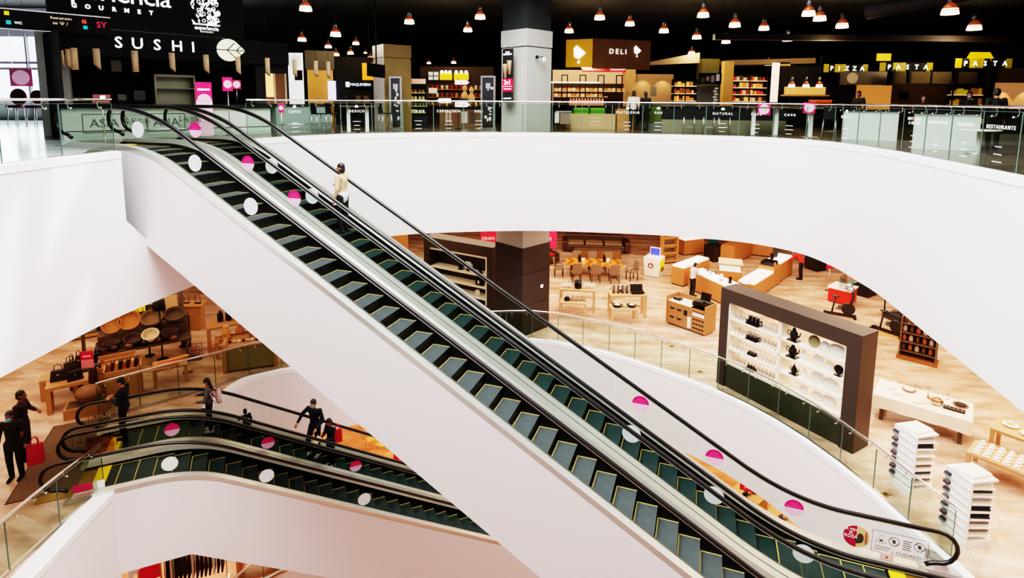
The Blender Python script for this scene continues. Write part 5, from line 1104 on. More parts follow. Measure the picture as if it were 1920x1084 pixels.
a = MB(); a.prism(sq(1.56), 0, 1.2); a.prism(sq(1.56), 1.215, 2.5); a.prism(sq(1.56), 2.515, 3.55); o = struct('column_middle_cladding', a, CHARC); o.location = (0.45, 22.0, ZM); o.rotation_euler = (0, 0, radians(44))
t = thing('wall_socket', 'small white square fitting on the dark clad column', 'fitting', (0.45 + 0.55 + 0.2, 22.0 - 0.9 + 0.2, ZM + 1.95), radians(44)); add(t, 'plate', -0.06, 0.06, -0.02, 0.0, -0.06, 0.06, LEDW)
def M(x, y): return (x, y, ZM)
# big display cabinet
def dframe(label, p0, p1, depth, H, side=1):
    d = Vector((p1[0] - p0[0], p1[1] - p0[1])); W = d.length; ang = atan2(d.y, d.x)
    t = thing('display_cabinet', label, 'cabinet', (p0[0], p0[1], ZM), ang); return t, W
t, W = dframe('tall grey brown frame cabinet with lit shelves of crystal and porcelain by the curved railing', (6.80, 17.48), (9.03, 13.71), 0.75, 3.26)
D = 0.75; H = 3.26
add(t, 'side_panel', 0, 0.28, 0, D, 0, H, GREYW); add(t, 'side_panel', W - 0.38, W, 0, D, 0, H, GREYW); add(t, 'top_beam', 0.28, W - 0.38, 0, D, H - 0.42, H, GREYW); add(t, 'plinth', 0.28, W - 0.38, 0.05, D - 0.05, 0, 0.78, mat('olive_plinth', (60, 58, 44), 0.5, noise=0.2, scale=2))
SHL = mat('lit_shelf_white', (240, 224, 200), 0.45, emit=0.04)
for z in (0.78, 1.28, 1.78, 2.28): add(t, 'shelf', 0.28, W - 0.38, 0.06, D - 0.06, z, z + 0.06, SHL)
add(t, 'divider', 2.02, 2.12, 0.06, D - 0.06, 0.78, H - 0.42, SHL); add(t, 'end_lining', 0.28, 0.34, 0.06, D - 0.06, 0.78, H - 0.42, SHL); add(t, 'end_lining', W - 0.44, W - 0.38, 0.06, D - 0.06, 0.78, H - 0.42, SHL)
cd = Vector((9.03 - 6.80, 13.71 - 17.48)).normalized(); cn = Vector((-cd.y, cd.x)); cang = atan2(cd.y, cd.x)
def cab(x, y, z): return (6.80 + cd.x * x + cn.x * y, 17.48 + cd.y * x + cn.y * y, ZM + z)
gob = MB().lathe([(0.035, 0), (0.006, 0.012), (0.006, 0.09), (0.035, 0.12), (0.042, 0.19), (0.038, 0.2)], (0, 0, 0), 10)
tumb = MB().lathe([(0.035, 0), (0.042, 0.13), (0.038, 0.13)], (0, 0, 0), 10)
g0 = obj('stemmed_glass', gob, CRYST, None, cab(0.5, 0.2, 0.84)); g1 = obj('tumbler_glass', tumb, CRYST, None, cab(0.5, 0.2, 0.84)); used = [0, 0]
for si, z in enumerate((0.84, 1.34, 1.84, 2.34)):
    for k in range(12):
        for r in range(2):
            x = 0.46 + 0.128 * k
            if 0.9 < x < 1.28 and r == 0: continue
            w_ = (si + r) % 2; src = (g0, g1)[w_]; o = src if not used[w_] else src.copy()
            if used[w_]: COL.objects.link(o)
            used[w_] = 1; o.location = cab(x, 0.18 + 0.26 * r, z); tag(o, ('stemmed' if w_ == 0 else 'straight') + ' crystal glass on the ' + ['lowest', 'third', 'second', 'top'][si] + ' lit cabinet shelf, ' + ['front', 'rear'][r] + ' row', 'glass', 'crystal glasses in the lit cabinet')
def coffee(label, loc, s=1.0, kind=0):
    t = thing('barware_set', label, 'tableware', loc, cang); t.scale = (s,) * 3
    add(t, 'tray', -0.2, 0.2, -0.12, 0.12, 0, 0.03, PEWT)
    add(t, 'box', -0.18, 0.18, -0.10, 0.10, 0.03, 0.13, PEWT, 0.01)
    for k in range(3): a = MB(); a.lathe([(0.04, 0), (0.05, 0.1), (0.045, 0.1)], (-0.12 + 0.12 * k, 0, 0.13), 10); obj('cup', a, CRYST if kind else PEWT, t)
    a = MB(); a.tube([(0.19, 0, 0.05), (0.25, 0, 0.07), (0.25, 0, 0.17), (0.19, 0, 0.18)], 0.012, 6); obj('handle', a, PEWT, t)
for z, s, k, nm in ((2.34, 1.1, 0, 'top'), (1.84, 1.0, 1, 'second'), (1.34, 0.7, 1, 'third'), (0.84, 0.75, 0, 'lowest')): coffee('black barware set on the %s lit shelf among crystal glasses' % nm, cab(1.09, 0.22, z), s, k)
def pot(label, loc, rz, s, m):
    t = thing('teapot', label, 'teapot', loc, rz); t.scale = (s,) * 3
    a = MB(); a.lathe([(0.05, 0), (0.06, 0.02), (0.10, 0.10), (0.09, 0.19), (0.045, 0.24), (0.05, 0.26)], (0, 0, 0), 16); obj('body', a, m, t)
    a = MB(); a.lathe([(0.05, 0.26), (0.03, 0.30), (0.01, 0.32), (0.018, 0.34), (0.004, 0.37)], (0, 0, 0), 12); obj('lid', a, m, t)
    a = MB(); a.tube([(0.08, 0, 0.08), (0.15, 0, 0.14), (0.17, 0, 0.24)], [0.026, 0.018, 0.012], 8); obj('spout', a, m, t)
    a = MB(); a.tube([(-0.08, 0, 0.2), (-0.16, 0, 0.21), (-0.17, 0, 0.12), (-0.09, 0, 0.08)], 0.012, 6); obj('handle', a, m, t)
    a = MB(); a.box(-0.13, 0.13, -0.1, 0.1, -0.03, 0.0); obj('stand', a, m, t)
def plate(label, loc, rz, r, m, group='plates stood up in the lit cabinet', tilt=0.25, sx=1.0):
    a = MB(); a.lathe([(r * 0.5, 0), (r, 0.025), (r, 0.032), (r * 0.5, 0.010)], (0, 0, 0), 22, 0, 'y')
    a.v = [(v[0] * sx, v[1], v[2]) for v in a.v]
    a.v = [(v[0], v[1] * cos(tilt) - (-v[2]) * 0 + (v[2]) * sin(tilt), v[2] * cos(tilt) - v[1] * sin(tilt)) for v in a.v]
    o = obj('plate', a, m, None, (loc[0], loc[1], loc[2] + r * cos(tilt)), rz); return tag(o, label, 'plate', group)
pot('black teapot on the top lit shelf beside the cabinet divider', cab(2.42, 0.2, 2.37), cang, 1.15, PEWT); pot('black teapot on the middle lit shelf beside the cabinet divider', cab(2.42, 0.2, 1.87), cang, 1.15, PEWT); pot('black squat pot on the lower lit shelf near the cabinet divider', cab(2.50, 0.2, 1.37), cang, 0.85, PEWT)
pot('white teapot on the middle lit shelf beside the black teapot', cab(2.72, 0.25, 1.87), cang, 0.9, PORC); pot('white small pot on the lower lit shelf beside the squat black pot', cab(2.78, 0.25, 1.37), cang, 0.75, PORC)
OLIV = mat('olive_plate', (150, 140, 104), 0.4)
for k, (x, z, r, m, lb, sx) in enumerate(((2.95, 2.34, .17, OLIV, 'olive patterned plate upright on the top lit shelf', 1), (3.25, 2.34, .14, PORC, 'small white plate upright on the top lit shelf', 1), (3.60, 2.34, .16, PORC, 'wide white oval dish on the top lit shelf', 1.5), (3.10, 1.84, .17, PORC, 'white plate upright on the middle lit shelf, beside the white teapot', 1), (3.42, 1.84, .14, PORC, 'white plate upright on the middle lit shelf, further from the divider', 1), (3.12, 1.34, .17, PORC, 'white plate upright on the lower lit shelf by the pots', 1), (3.50, 1.34, .15, PORC, 'white oval dish on the lower lit shelf', 1.6), (2.75, 0.84, .13, PORC, 'pale blue-white plate on the lowest lit shelf, first', 1), (3.15, 0.84, .13, PORC, 'pale blue-white plate on the lowest lit shelf, second', 1.2), (3.5, 0.84, .14, PORC, 'pale blue-white oval dish on the lowest lit shelf, third', 1.5))): plate(lb, cab(x, 0.3, z), cang, r, m, sx=sx)
t = thing('plate_stand', 'black round plate on a black stand on the middle lit shelf', 'plate', cab(3.72, 0.25, 1.84), cang); a = MB(); a.lathe([(0.13, 0), (0.13, 0.02)], (0, 0, 0.17), 18, 0, 'y'); obj('plate_disc', a, PEWT, t); add(t, 'foot', -0.09, 0.09, -0.08, 0.08, 0, 0.03, PEWT); a = MB(); a.cyl((0, 0.01, 0), 0.02, 0.08, 8); obj('post', a, PEWT, t)
# cloth covered table with dishes
tx, ty = Vector((10.75, 15.35)), Vector((11.93, 14.45))
tv = (ty - tx).normalized()
t = thing('dining_table', 'dark legged table under a white tablecloth beyond the frame cabinet', 'table', (11.85, 15.15, ZM), radians(-40))
for sx in (-0.9, 0.9):
    for sy in (-0.45, 0.45): add(t, 'leg', sx - 0.05, sx + 0.05, sy - 0.05, sy + 0.05, 0, 0.72, WOODD)
add(t, 'table_top', -1.1, 1.1, -0.6, 0.6, 0.72, 0.76, WOODD)
a = MB(); n = 26; per = []
for k in range(n * 4):
    q, u = divmod(k, n); u = u / n * 2 - 1
    per.append([(u * 1.12, -0.62), (1.12, u * 0.62), (-u * 1.12, 0.62), (-1.12, -u * 0.62)][q])
low = []
for k, p in enumerate(per):
    f = 1.02 + 0.03 * sin(k * 0.9); cor = min(abs(abs(p[0]) - 1.12) + abs(abs(p[1]) - 0.62), 0.5); low.append((p[0] * f, p[1] * f * 1.02, 0.42 - 0.14 * max(0, 0.3 - cor)))
a.face([(p[0], p[1], 0.772) for p in per])
for k in range(len(per)):
    j = (k + 1) % len(per); a.face([(*per[k], 0.772), low[k], low[j], (*per[j], 0.772)], 0, True)
tag(obj('tablecloth', a, mat('cloth_cream', (240, 222, 204), 0.85, noise=0.06, scale=8), None, (11.85, 15.15, ZM), radians(-40)), 'cream tablecloth draped over the table beyond the frame cabinet', 'tablecloth')
def on_t(x, y, z=0.775): c, s = cos(radians(-40)), sin(radians(-40)); return (11.85 + x * c - y * s, 15.15 + x * s + y * c, ZM + z)
for k, (x, y, r, m, lb) in enumerate(((-0.35, 0.30, 0.17, COPP, 'copper edged plate stack on the white cloth, far side'), (0.25, 0.20, 0.17, COPP, 'copper edged plate stack on the white cloth, mid table'), (0.85, 0.25, 0.18, COPP, 'copper edged plate stack on the white cloth, corner by the near table leg'), (-0.55, -0.1, 0.13, PORC, 'white side plate on the white cloth'), (-0.75, 0.15, 0.12, PORC, 'pale patterned plate at the cabinet end of the white cloth'))):
    t = thing('place_setting', lb, 'plates', on_t(x, y), 0); a = MB(); a.lathe([(r * 0.6, 0), (r, 0.02), (r, 0.028)], (0, 0, 0), 20); obj('plate_large', a, m, t); a = MB(); a.lathe([(r * 0.45, 0.02), (r * 0.7, 0.04), (r * 0.7, 0.048)], (0, 0, 0), 20); obj('plate_small', a, PEWT if k == 2 else PORC, t)
t = thing('silver_bowl', 'silver lidded bowl in the middle of the white cloth', 'bowl', on_t(0.32, -0.12)); a = MB(); a.lathe([(0.08, 0), (0.15, 0.06), (0.16, 0.12)], (0, 0, 0), 20); obj('bowl_body', a, SILV, t); a = MB(); a.lathe([(0.16, 0.12), (0.10, 0.17), (0.02, 0.2), (0.02, 0.22)], (0, 0, 0), 20); obj('lid', a, COPP, t)
t = thing('cutlery_box', 'long black cutlery tray at the edge of the white cloth', 'tray', on_t(0.72, -0.15), radians(-40)); add(t, 'tray_body', -0.24, 0.24, -0.1, 0.1, 0, 0.04, PEWT); 
for k in range(5): add(t, 'cutlery', -0.2 + 0.09 * k, -0.18 + 0.09 * k, -0.07, 0.07, 0.04, 0.05, SILV)
t = thing('serving_tray', 'flat cream dish beside the silver bowl on the white cloth', 'dish', on_t(-0.05, -0.25), 0.2); a = MB(); a.lathe([(0.12, 0), (0.17, 0.02), (0.17, 0.026)], (0, 0, 0), 20); a.v = [(v[0] * 1.4, v[1] * 0.8, v[2]) for v in a.v]; obj('dish_body', a, mat('dish_cream', (232, 214, 180), 0.4), t)
for k, (x, y) in enumerate(((-0.62, 0.4), (0.55, 0.42), (-0.2, 0.45), (0.1, 0.5))): tag(obj('wine_glass', gob, CRYST, None, on_t(x, y)), 'wine glass on the white cloth by the copper edged plates', 'glass', 'wine glasses on the cloth table')
# linen stands
def linen(label, x, y, rz, cols, n=7):
    t = thing('display_stand', label, 'stand', (x, y, ZM), rz)
    add(t, 'side_board', -0.02, 0.02, -0.30, 0.30, 0, 1.5, WPAINT); add(t, 'base', -0.04, 0.62, -0.28, 0.28, 0, 0.16, WPAINT); add(t, 'top_board', -0.03, 0.60, -0.29, 0.29, 1.48, 1.52, WPAINT)
    for s in (1, -1):
        for k in range(n):
            z = 0.27 + 0.175 * k
            a = MB(); x1 = 0.60 if s > 0 else -0.06
            a.cbox(((0.02 + x1) / 2 * 1.0, 0, z), (abs(x1) - 0.02, 0.56, 0.02), 0, 0, 0.0, 0.10 * s); obj('shelf', a, WPAINT, t)
    return t
def stack(label, loc, rz, size, cols, tilt=0.0):
    t = thing('folded_linen', label, 'folded linen', loc, rz, 'folded linens on the white stands')
    for k, c in enumerate(cols):
        a = MB(); h = size[2] / len(cols); a.cbox((0.01 * (k % 2), 0, h * (k + 0.5)), (size[0] * (1 - 0.05 * k), size[1] * (1 - 0.04 * k), h * 0.92), 0.05 * (k % 3 - 1), 0, 0, tilt); obj('folded_layer', a, cloth(c), t, bevel=0.012)
lcols = [[(232, 226, 218), (210, 206, 204)], [(206, 204, 206), (150, 150, 154)], [(226, 214, 200), (190, 180, 172)], [(34, 40, 58), (30, 34, 44)], [(236, 232, 228), (120, 110, 104)], [(214, 210, 206), (60, 58, 60)], [(208, 204, 200), (120, 116, 112)]]
lvl = ['lowest', 'second', 'third', 'middle', 'fifth', 'sixth', 'topmost']
for k, (x, y, rz, nm, order) in enumerate(((9.385, 12.385, 0.2, 'linen stand by the frame cabinet', (6, 5, 4, 2, 0, 3, 1)), (9.43, 10.84, 0.12, 'linen stand by the railing end', (6, 4, 3, 3, 1, 5, 0)))):
    linen('white ' + nm + ' with stacked shelves', x, y, rz, None)
    c, s = cos(rz), sin(rz)
    for q in range(7):
        z = 0.27 + 0.175 * q + 0.03
        stack('folded linens on the %s shelf of the %s' % (lvl[q], nm), (x + 0.34 * c, y + 0.34 * s, ZM + z - 0.03), rz, (0.48, 0.46, 0.10), lcols[order[q]], 0.10)
        stack('small dark linens on the %s rear shelf of the %s' % (lvl[q], nm), (x - 0.06 * c - 0.22 * s, y - 0.06 * s + 0.22 * c, ZM + z - 0.03), rz, (0.08, 0.13, 0.08), [(70, 44, 50), (90, 84, 86)] if q % 2 else [(120, 116, 118), (50, 46, 52)], -0.10)
    stack('pale folded cloth lying on top of the ' + nm, (x + 0.29 * c, y + 0.29 * s, ZM + 1.522), rz + 0.15, (0.56, 0.42, 0.05), [(236, 222, 206), (240, 228, 214)])
# nested cup tables
def ptable(name, label, x, y, rz, w, d, h, m, leg=0.09, group=None):
    t = thing(name, label, 'table', (x, y, ZM), rz, group); add(t, 'table_top', -w / 2, w / 2, -d / 2, d / 2, h - 0.07, h, m)
    for sx in (-1, 1):
        for sy in (-1, 1): 
            x0, y0 = sx * (w / 2 - leg), sy * (d / 2 - leg); add(t, 'leg', min(x0, x0 + sx * leg), max(x0, x0 + sx * leg), min(y0, y0 + sy * leg), max(y0, y0 + sy * leg), 0, h - 0.07, m)
    return t
ptable('display_table', 'lower oak display table crowded with white cups', 12.35, 12.55, radians(-52), 1.9, 0.85, 0.55, OAK)
ptable('display_table', 'higher oak display table with pale dishes behind the cup table', 13.55, 13.2, radians(-52), 2.0, 0.9, 0.78, OAK)
def on(tx, ty, rz, h): return lambda x, y: (tx + x * cos(rz) - y * sin(rz), ty + x * sin(rz) + y * cos(rz), ZM + h)
f = on(12.35, 12.55, radians(-52), 0.55)
cup0 = None
for r in range(4):
    for k in range(9):
        x, y = -0.78 + 0.19 * k, -0.30 + 0.2 * r
        if cup0 is None:
            cup0 = thing('cup_and_saucer', '', 'cup', f(x, y)); a = MB(); a.lathe([(0.04, 0), (0.075, 0.015), (0.075, 0.02)], (0, 0, 0), 12); obj('saucer', a, PORC, cup0); a = MB(); a.lathe([(0.025, 0.015), (0.045, 0.05), (0.048, 0.09), (0.044, 0.09)], (0, 0, 0), 12); obj('cup', a, PORC, cup0); a = MB(); a.tube([(0.045, 0, 0.08), (0.075, 0, 0.07), (0.07, 0, 0.04), (0.042, 0, 0.04)], 0.006, 5); obj('handle', a, PORC, cup0); c0k = kids(cup0); o = cup0
        else: o = dup(cup0, f(x, y), 0.7 * ((r * 9 + k) % 5), ch=c0k)
        o['label'] = 'white cup and saucer on the lower oak table, ' + ['front', 'second', 'third', 'back'][r] + ' row'; o['group'] = 'cups on the lower oak table'
f = on(13.55, 13.2, radians(-52), 0.78)
for k, (x, y) in enumerate(((-0.7, 0.1), (-0.3, -0.1), (0.1, 0.15), (0.5, -0.05))): 
    t = thing('serving_dish', 'pale serving dish on the higher oak table, ' + ['by the cloth table end', 'second from the cloth table end', 'third from the cloth table end', 'at the outer end'][k], 'dish', f(x, y), 0.3 * k); a = MB(); a.lathe([(0.1, 0), (0.18, 0.03), (0.18, 0.04)], (0, 0, 0), 18); obj('dish_body', a, PORC, t); a = MB(); a.lathe([(0.06, 0.02), (0.09, 0.1), (0.02, 0.14)], (0, 0, 0), 12); obj('cover', a, mat('dish_cream', (232, 214, 180), 0.4), t)
# dark wood kitchen rack
t = thing('display_rack', 'dark wooden rack with rows of brown jars beyond the frame cabinet', 'rack', M(14.6, 19.2), radians(-42)); add(t, 'back_panel', -0.5, 0.6, 0.25, 0.3, 0, 1.55, WOODD); add(t, 'base', -0.55, 0.65, -0.25, 0.3, 0, 0.12, mat('base_brown', (130, 84, 46), 0.5, noise=0.2))
for s in (-0.5, 0.55): add(t, 'side_panel', s, s + 0.05, -0.2, 0.28, 0.12, 1.55, WOODD)
for k in range(4): add(t, 'shelf', -0.45, 0.55, -0.2, 0.28, 0.3 + 0.34 * k, 0.33 + 0.34 * k, WOODD)
rzr = radians(-42)
for k in range(4):
    for q in range(5):
        x = -0.38 + 0.2 * q; p = (14.6 + x * cos(rzr) + 0.05 * sin(rzr), 19.2 + x * sin(rzr) - 0.05 * cos(rzr), ZM + 0.33 + 0.34 * k)
        c = [(70, 44, 34), (120, 70, 46), (150, 130, 120)][(k + q) % 3]
        tag(obj('jar', MB().lathe([(0.06, 0), (0.075, 0.05), (0.07, 0.16), (0.05, 0.2), (0.055, 0.24)], (0, 0, 0), 10), mat('jarb_%d' % c[0], c, 0.35), None, p), 'brown jar on the ' + ['lowest', 'second', 'third', 'top'][k] + ' shelf of the dark wooden rack', 'jar', 'jars on the dark wooden rack')
# exercise machines
def bike(label, x, y, rz, kind):
    t = thing('exercise_bike', label, 'exercise machine', (x, y, ZM), rz); K = mat('gym_black', (22, 22, 24), 0.45); G = mat('gym_grey', (90, 90, 92), 0.4, 0.5)
    add(t, 'base_rail', -0.6, 0.6, -0.06, 0.06, 0.03, 0.12, K); add(t, 'stabiliser', -0.62, -0.52, -0.26, 0.26, 0, 0.07, K); add(t, 'stabiliser', 0.52, 0.62, -0.26, 0.26, 0, 0.07, K)
    a = MB(); a.lathe([(0.24, -0.05), (0.27, 0), (0.24, 0.05)], (-0.3, 0, 0.36), 20, 0, 'y'); obj('flywheel', a, K, t)
    a = MB(); a.tube([(-0.35, 0, 0.3), (-0.45, 0, 0.95), (-0.42, 0, 1.15)], 0.04, 8); obj('front_post', a, K, t)
    a = MB(); a.tube([(0.3, 0, 0.1), (0.2, 0, 0.8)], 0.035, 8); obj('seat_post', a, K, t); a = MB(); a.ball((0.2, 0, 0.85), (0.16, 0.12, 0.05), 12); obj('saddle', a, K, t)
    a = MB(); a.tube([(-0.2, -0.26, 1.05), (-0.36, -0.26, 1.13), (-0.44, -0.1, 1.12), (-0.44, 0.1, 1.12), (-0.36, 0.26, 1.13), (-0.2, 0.26, 1.05)], 0.018, 6); obj('handlebar', a, K, t)
    a = MB(); a.cbox((-0.46, 0, 1.24), (0.05, 0.24, 0.16), 0, 0, 0, 0.4); obj('console', a, G, t)
    a = MB(); a.lathe([(0.1, -0.03), (0.1, 0.03)], (0.0, 0, 0.38), 14, 0, 'y'); a.tube([(0, -0.12, 0.38), (0.12, -0.12, 0.28)], 0.014, 6); a.tube([(0, 0.12, 0.38), (-0.12, 0.12, 0.48)], 0.014, 6); obj('crank', a, G, t)
    for s, p in ((-1, (0.12, -0.16, 0.27)), (1, (-0.12, 0.16, 0.49))): a = MB(); a.cbox(p, (0.1, 0.09, 0.03)); obj('pedal', a, K, t)
bike('black exercise bike with a tall console standing before the red kiosk', 14.3, 23.4, radians(150), 0); bike('black exercise bike with saddle, beyond the end of the frame cabinet', 15.2, 21.6, radians(120), 1)
add(thing('wooden_platform', 'low wooden platform under the second exercise bike', 'platform', M(15.25, 21.55), radians(120)), 'deck', -0.75, 0.75, -0.4, 0.4, 0.0, 0.004, WOOD)
t = thing('treadmill', 'dark treadmill half hidden by the white wall edge beyond the red kiosk', 'exercise machine', M(16.6, 22.6), radians(100)); K = mat('gym_black', (22, 22, 24), 0.45); add(t, 'deck', -0.8, 0.8, -0.38, 0.38, 0.05, 0.2, K); add(t, 'belt', -0.75, 0.7, -0.25, 0.25, 0.2, 0.21, mat('belt', (40, 40, 42), 0.8))
for s in (-0.36, 0.36): a = MB(); a.tube([(0.7, s, 0.15), (0.75, s, 1.2), (0.4, s, 1.15)], 0.03, 8); obj('upright', a, K, t)
a = MB(); a.cbox((0.75, 0, 1.25), (0.12, 0.7, 0.2)); obj('console', a, K, t)
t = thing('storage_crate', 'dark open crate on the floor behind the red kiosk', 'crate', M(17.1, 26.2), 0.6); add(t, 'body', -0.5, 0.5, -0.4, 0.4, 0, 0.45, K)
# red kiosk and sign
t = thing('demo_kiosk', 'red kiosk with white top and clear screen on the open floor', 'kiosk', M(15.45, 25.2), radians(42)); add(t, 'body', -0.5, 0.5, -0.45, 0.45, 0.04, 0.66, REDC); add(t, 'plinth', -0.45, 0.45, -0.4, 0.4, 0, 0.04, BLACK); add(t, 'top', -0.54, 0.54, -0.49, 0.49, 0.66, 0.72, WPAINT); add(t, 'clear_screen', -0.5, 0.5, -0.01, 0.01, 0.72, 1.3, CGLASS); add(t, 'clear_screen', -0.5, -0.48, -0.45, 0.0, 0.72, 1.2, CGLASS)
for k, x in enumerate((-0.3, 0.05, 0.3)):
    t = thing('small_appliance', ['small silver gadget on the red kiosk, first', 'small pale gadget on the red kiosk, middle', 'small blue gadget on the red kiosk, last'][k], 'gadget', (15.45 + x * 0.74 + 0.15, 25.2 + x * 0.67 - 0.2, ZM + 0.72), 0.7); add(t, 'body', -0.09, 0.09, -0.07, 0.07, 0.01, 0.12 + 0.05 * k, [SILV, WPAINT, mat('teal', (40, 130, 150), 0.4)][k], 0.015); add(t, 'base', -0.1, 0.1, -0.08, 0.08, 0, 0.012, PEWT)
t = thing('price_sign', 'red square sign on a thin stand near the red kiosk', 'sign', M(15.6, 26.6), 0.1); add(t, 'panel', -0.2, 0.2, -0.01, 0.01, 1.15, 1.62, REDS); add(t, 'text_line', -0.12, 0.12, -0.015, -0.01, 1.42, 1.48, WPAINT); add(t, 'text_line', -0.1, 0.1, -0.015, -0.01, 1.32, 1.35, WPAINT); a = MB(); a.cyl((0, 0.01, 0), 0.015, 1.15, 8); a.cyl((0, 0.01, 0), 0.15, 0.02, 14); obj('pole', a, STEEL, t)
# phone counters with lit tops
def counter(name, label, x, y, rz, w, d, h, m=None, lit=True, legs=False):
    t = thing(name, label, 'counter', (x, y, ZM), rz); add(t, 'cabinet', -w / 2, w / 2, -d / 2, d / 2, 0.06, h - 0.08, m or OAKO); add(t, 'plinth', -w / 2 + 0.03, w / 2 - 0.03, -d / 2 + 0.03, d / 2 - 0.03, 0, 0.06, BLACK); add(t, 'lit_top' if lit else 'top', -w / 2 + 0.04, w / 2 - 0.04, -d / 2 + 0.04, d / 2 - 0.04, h - 0.08, h, LEDW if lit else (m or OAKO)); return t
OAKO = mat('counter_oak', (176, 118, 76), 0.45, noise=0.12, scale=3, stretch=(1, 6, 1))
counter('phone_counter', 'oak phone counter with a glowing white top beside the leaning shop assistant', 9.62, 25.75, radians(-69.7), 2.6, 0.8, 0.98); counter('phone_counter', 'oak phone counter end with glowing strip beyond the shop assistant', 9.3, 28.15, radians(43), 2.6, 0.7, 1.02)
t = counter('phone_counter', 'long oak counter with lit papers on a low white top before the person in red', 11.9, 26.32, radians(46.8), 2.7, 0.8, 0.85); counter('phone_counter', 'oak counter section with glass front where the person in red bends', 14.15, 28.8, radians(46.8), 2.0, 0.8, 1.05)
counter('phone_counter', 'long plain oak counter running behind the phone displays', 13.3, 32.2, radians(46), 2.7, 0.8, 1.05, None, False); counter('phone_counter', 'plain oak corner counter near the white wall edge', 15.2, 33.1, radians(-25), 1.3, 0.8, 1.05, None, False)
t = thing('watch_case', 'square pale lit display case on the phone counter', 'display case', (10.95, 27.2, ZM), radians(-20)); add(t, 'cabinet', -0.55, 0.55, -0.5, 0.5, 0, 0.9, OAKO); add(t, 'glass_box', -0.55, 0.55, -0.5, 0.5, 0.9, 1.25, CGLASS); add(t, 'lit_base', -0.5, 0.5, -0.45, 0.45, 0.9, 0.93, LEDW); add(t, 'lid', -0.56, 0.56, -0.51, 0.51, 1.25, 1.31, mat('lid_grey', (206, 186, 160), 0.5)); 
for k in range(9):
    x, y = 10.85 + 0.19 * k, 25.1 + 0.2 * k
    o = tag(obj('printed_card', MB().box(-0.09, 0.09, -0.13, 0.13, 0, 0.006), mat('card_%d' % (k % 3), [(200, 206, 226), (236, 226, 214), (180, 190, 210)][k % 3], 0.5, emit=0.3), None, (x, y, ZM + 0.855), radians(46.8)), 'printed card on the low lit white counter', 'card', 'cards on the lit counter')
for k, (x, y) in enumerate(((9.5, 26.3), (9.75, 25.9), (9.85, 25.4), (9.9, 24.9), (9.45, 25.8))):
    t = thing('phone_display', 'phone on a small stand on the glowing counter, ' + ['by the assistant', 'second from the assistant', 'third from the assistant', 'at the far end from the assistant', 'on the near edge by the assistant'][k], 'phone', (x, y, ZM + 0.985), 0.5 * k); add(t, 'stand', -0.04, 0.04, -0.04, 0.04, 0, 0.08, WPAINT); a = MB(); a.cbox((0, -0.02, 0.13), (0.08, 0.012, 0.15), 0, 0, -0.4); obj('handset', a, mat('phone_dark', (50, 54, 80), 0.3), t)
for k, (x, y) in enumerate(((9.4, 24.75), (9.75, 25.15))):
    t = thing('card_holder', ['dark upright card holder by the grey frame cabinet top', 'pale bottle shaped stand beside the pale lit case'][k], 'stand', (x + 0.6 * (1 - k), y, ZM + 0.98), 0.3); add(t, 'upright_card', -0.08, 0.08, -0.01, 0.01, 0.02, 0.3, [PEWT, WPAINT][k]); add(t, 'base', -0.08, 0.08, -0.06, 0.06, 0, 0.02, PEWT)
t = thing('till_station', 'black till with a small red screen on the oak counter by the person in red', 'till', (13.1, 27.6, ZM + 1.05), radians(46.8)); add(t, 'drawer', -0.4, 0.3, -0.3, 0.3, 0, 0.18, PEWT); a = MB(); a.cbox((0.0, -0.1, 0.42), (0.4, 0.04, 0.3), 0, 0, -0.2); obj('screen', a, PEWT, t); add(t, 'stand', -0.04, 0.04, -0.08, -0.02, 0.18, 0.35, PEWT); add(t, 'red_screen', -0.3, -0.05, -0.32, -0.3, 0.02, 0.16, mat('screen_pink', (214, 120, 110), 0.4, emit=0.2))
counter('till_counter', 'taller oak block under the black till', 13.1, 27.6, radians(46.8), 0.95, 0.8, 1.05, None, False)
t = thing('mannequin', 'dark dressed half mannequin behind the black till', 'mannequin', (14.0, 28.9, ZM + 1.05), 0); a = MB(); blobs(a, (0, 0, 0.1), (0, 0, 0.5), 0.12, 0.17, 5, 0.7); obj('torso', a, cloth((40, 34, 32)), t); a = MB(); a.ball((0, 0, 0.72), (0.07, 0.08, 0.1)); obj('head', a, PEWT, t)
for k, (x, y, w, hh, c) in enumerate(((16.9, 30.2, 0.8, 0.75, (30, 28, 30)), (11.9, 31.9, 0.9, 0.9, (34, 30, 28)))): t = thing('display_plinth', ['black display block beyond the person in red', 'black display block at the start of the plain oak counter'][k], 'plinth', M(x, y), 0.4); add(t, 'block', -w / 2, w / 2, -0.4, 0.4, 0.03, hh, mat('blk_%d' % c[0], c, 0.4)); add(t, 'recess', -w / 2 + 0.05, w / 2 - 0.05, -0.35, 0.35, 0, 0.03, BLACK)
for k, (x, y) in enumerate(((14.2, 32.6), (14.85, 32.9))): t = thing('globe_lamp', ['white glowing globe lamp on the plain oak counter, first', 'white glowing globe lamp on the plain oak counter, second'][k], 'lamp', (x + 0.55, y + 0.4, ZM + 1.05)); a = MB(); a.ball((0, 0, 0.2), 0.2, 14); obj('globe', a, mat('globe_glow', (255, 240, 220), 0.4, emit=1.5), t); a = MB(); a.cyl((0, 0, 0), 0.06, 0.03, 10); obj('base', a, STEEL, t)
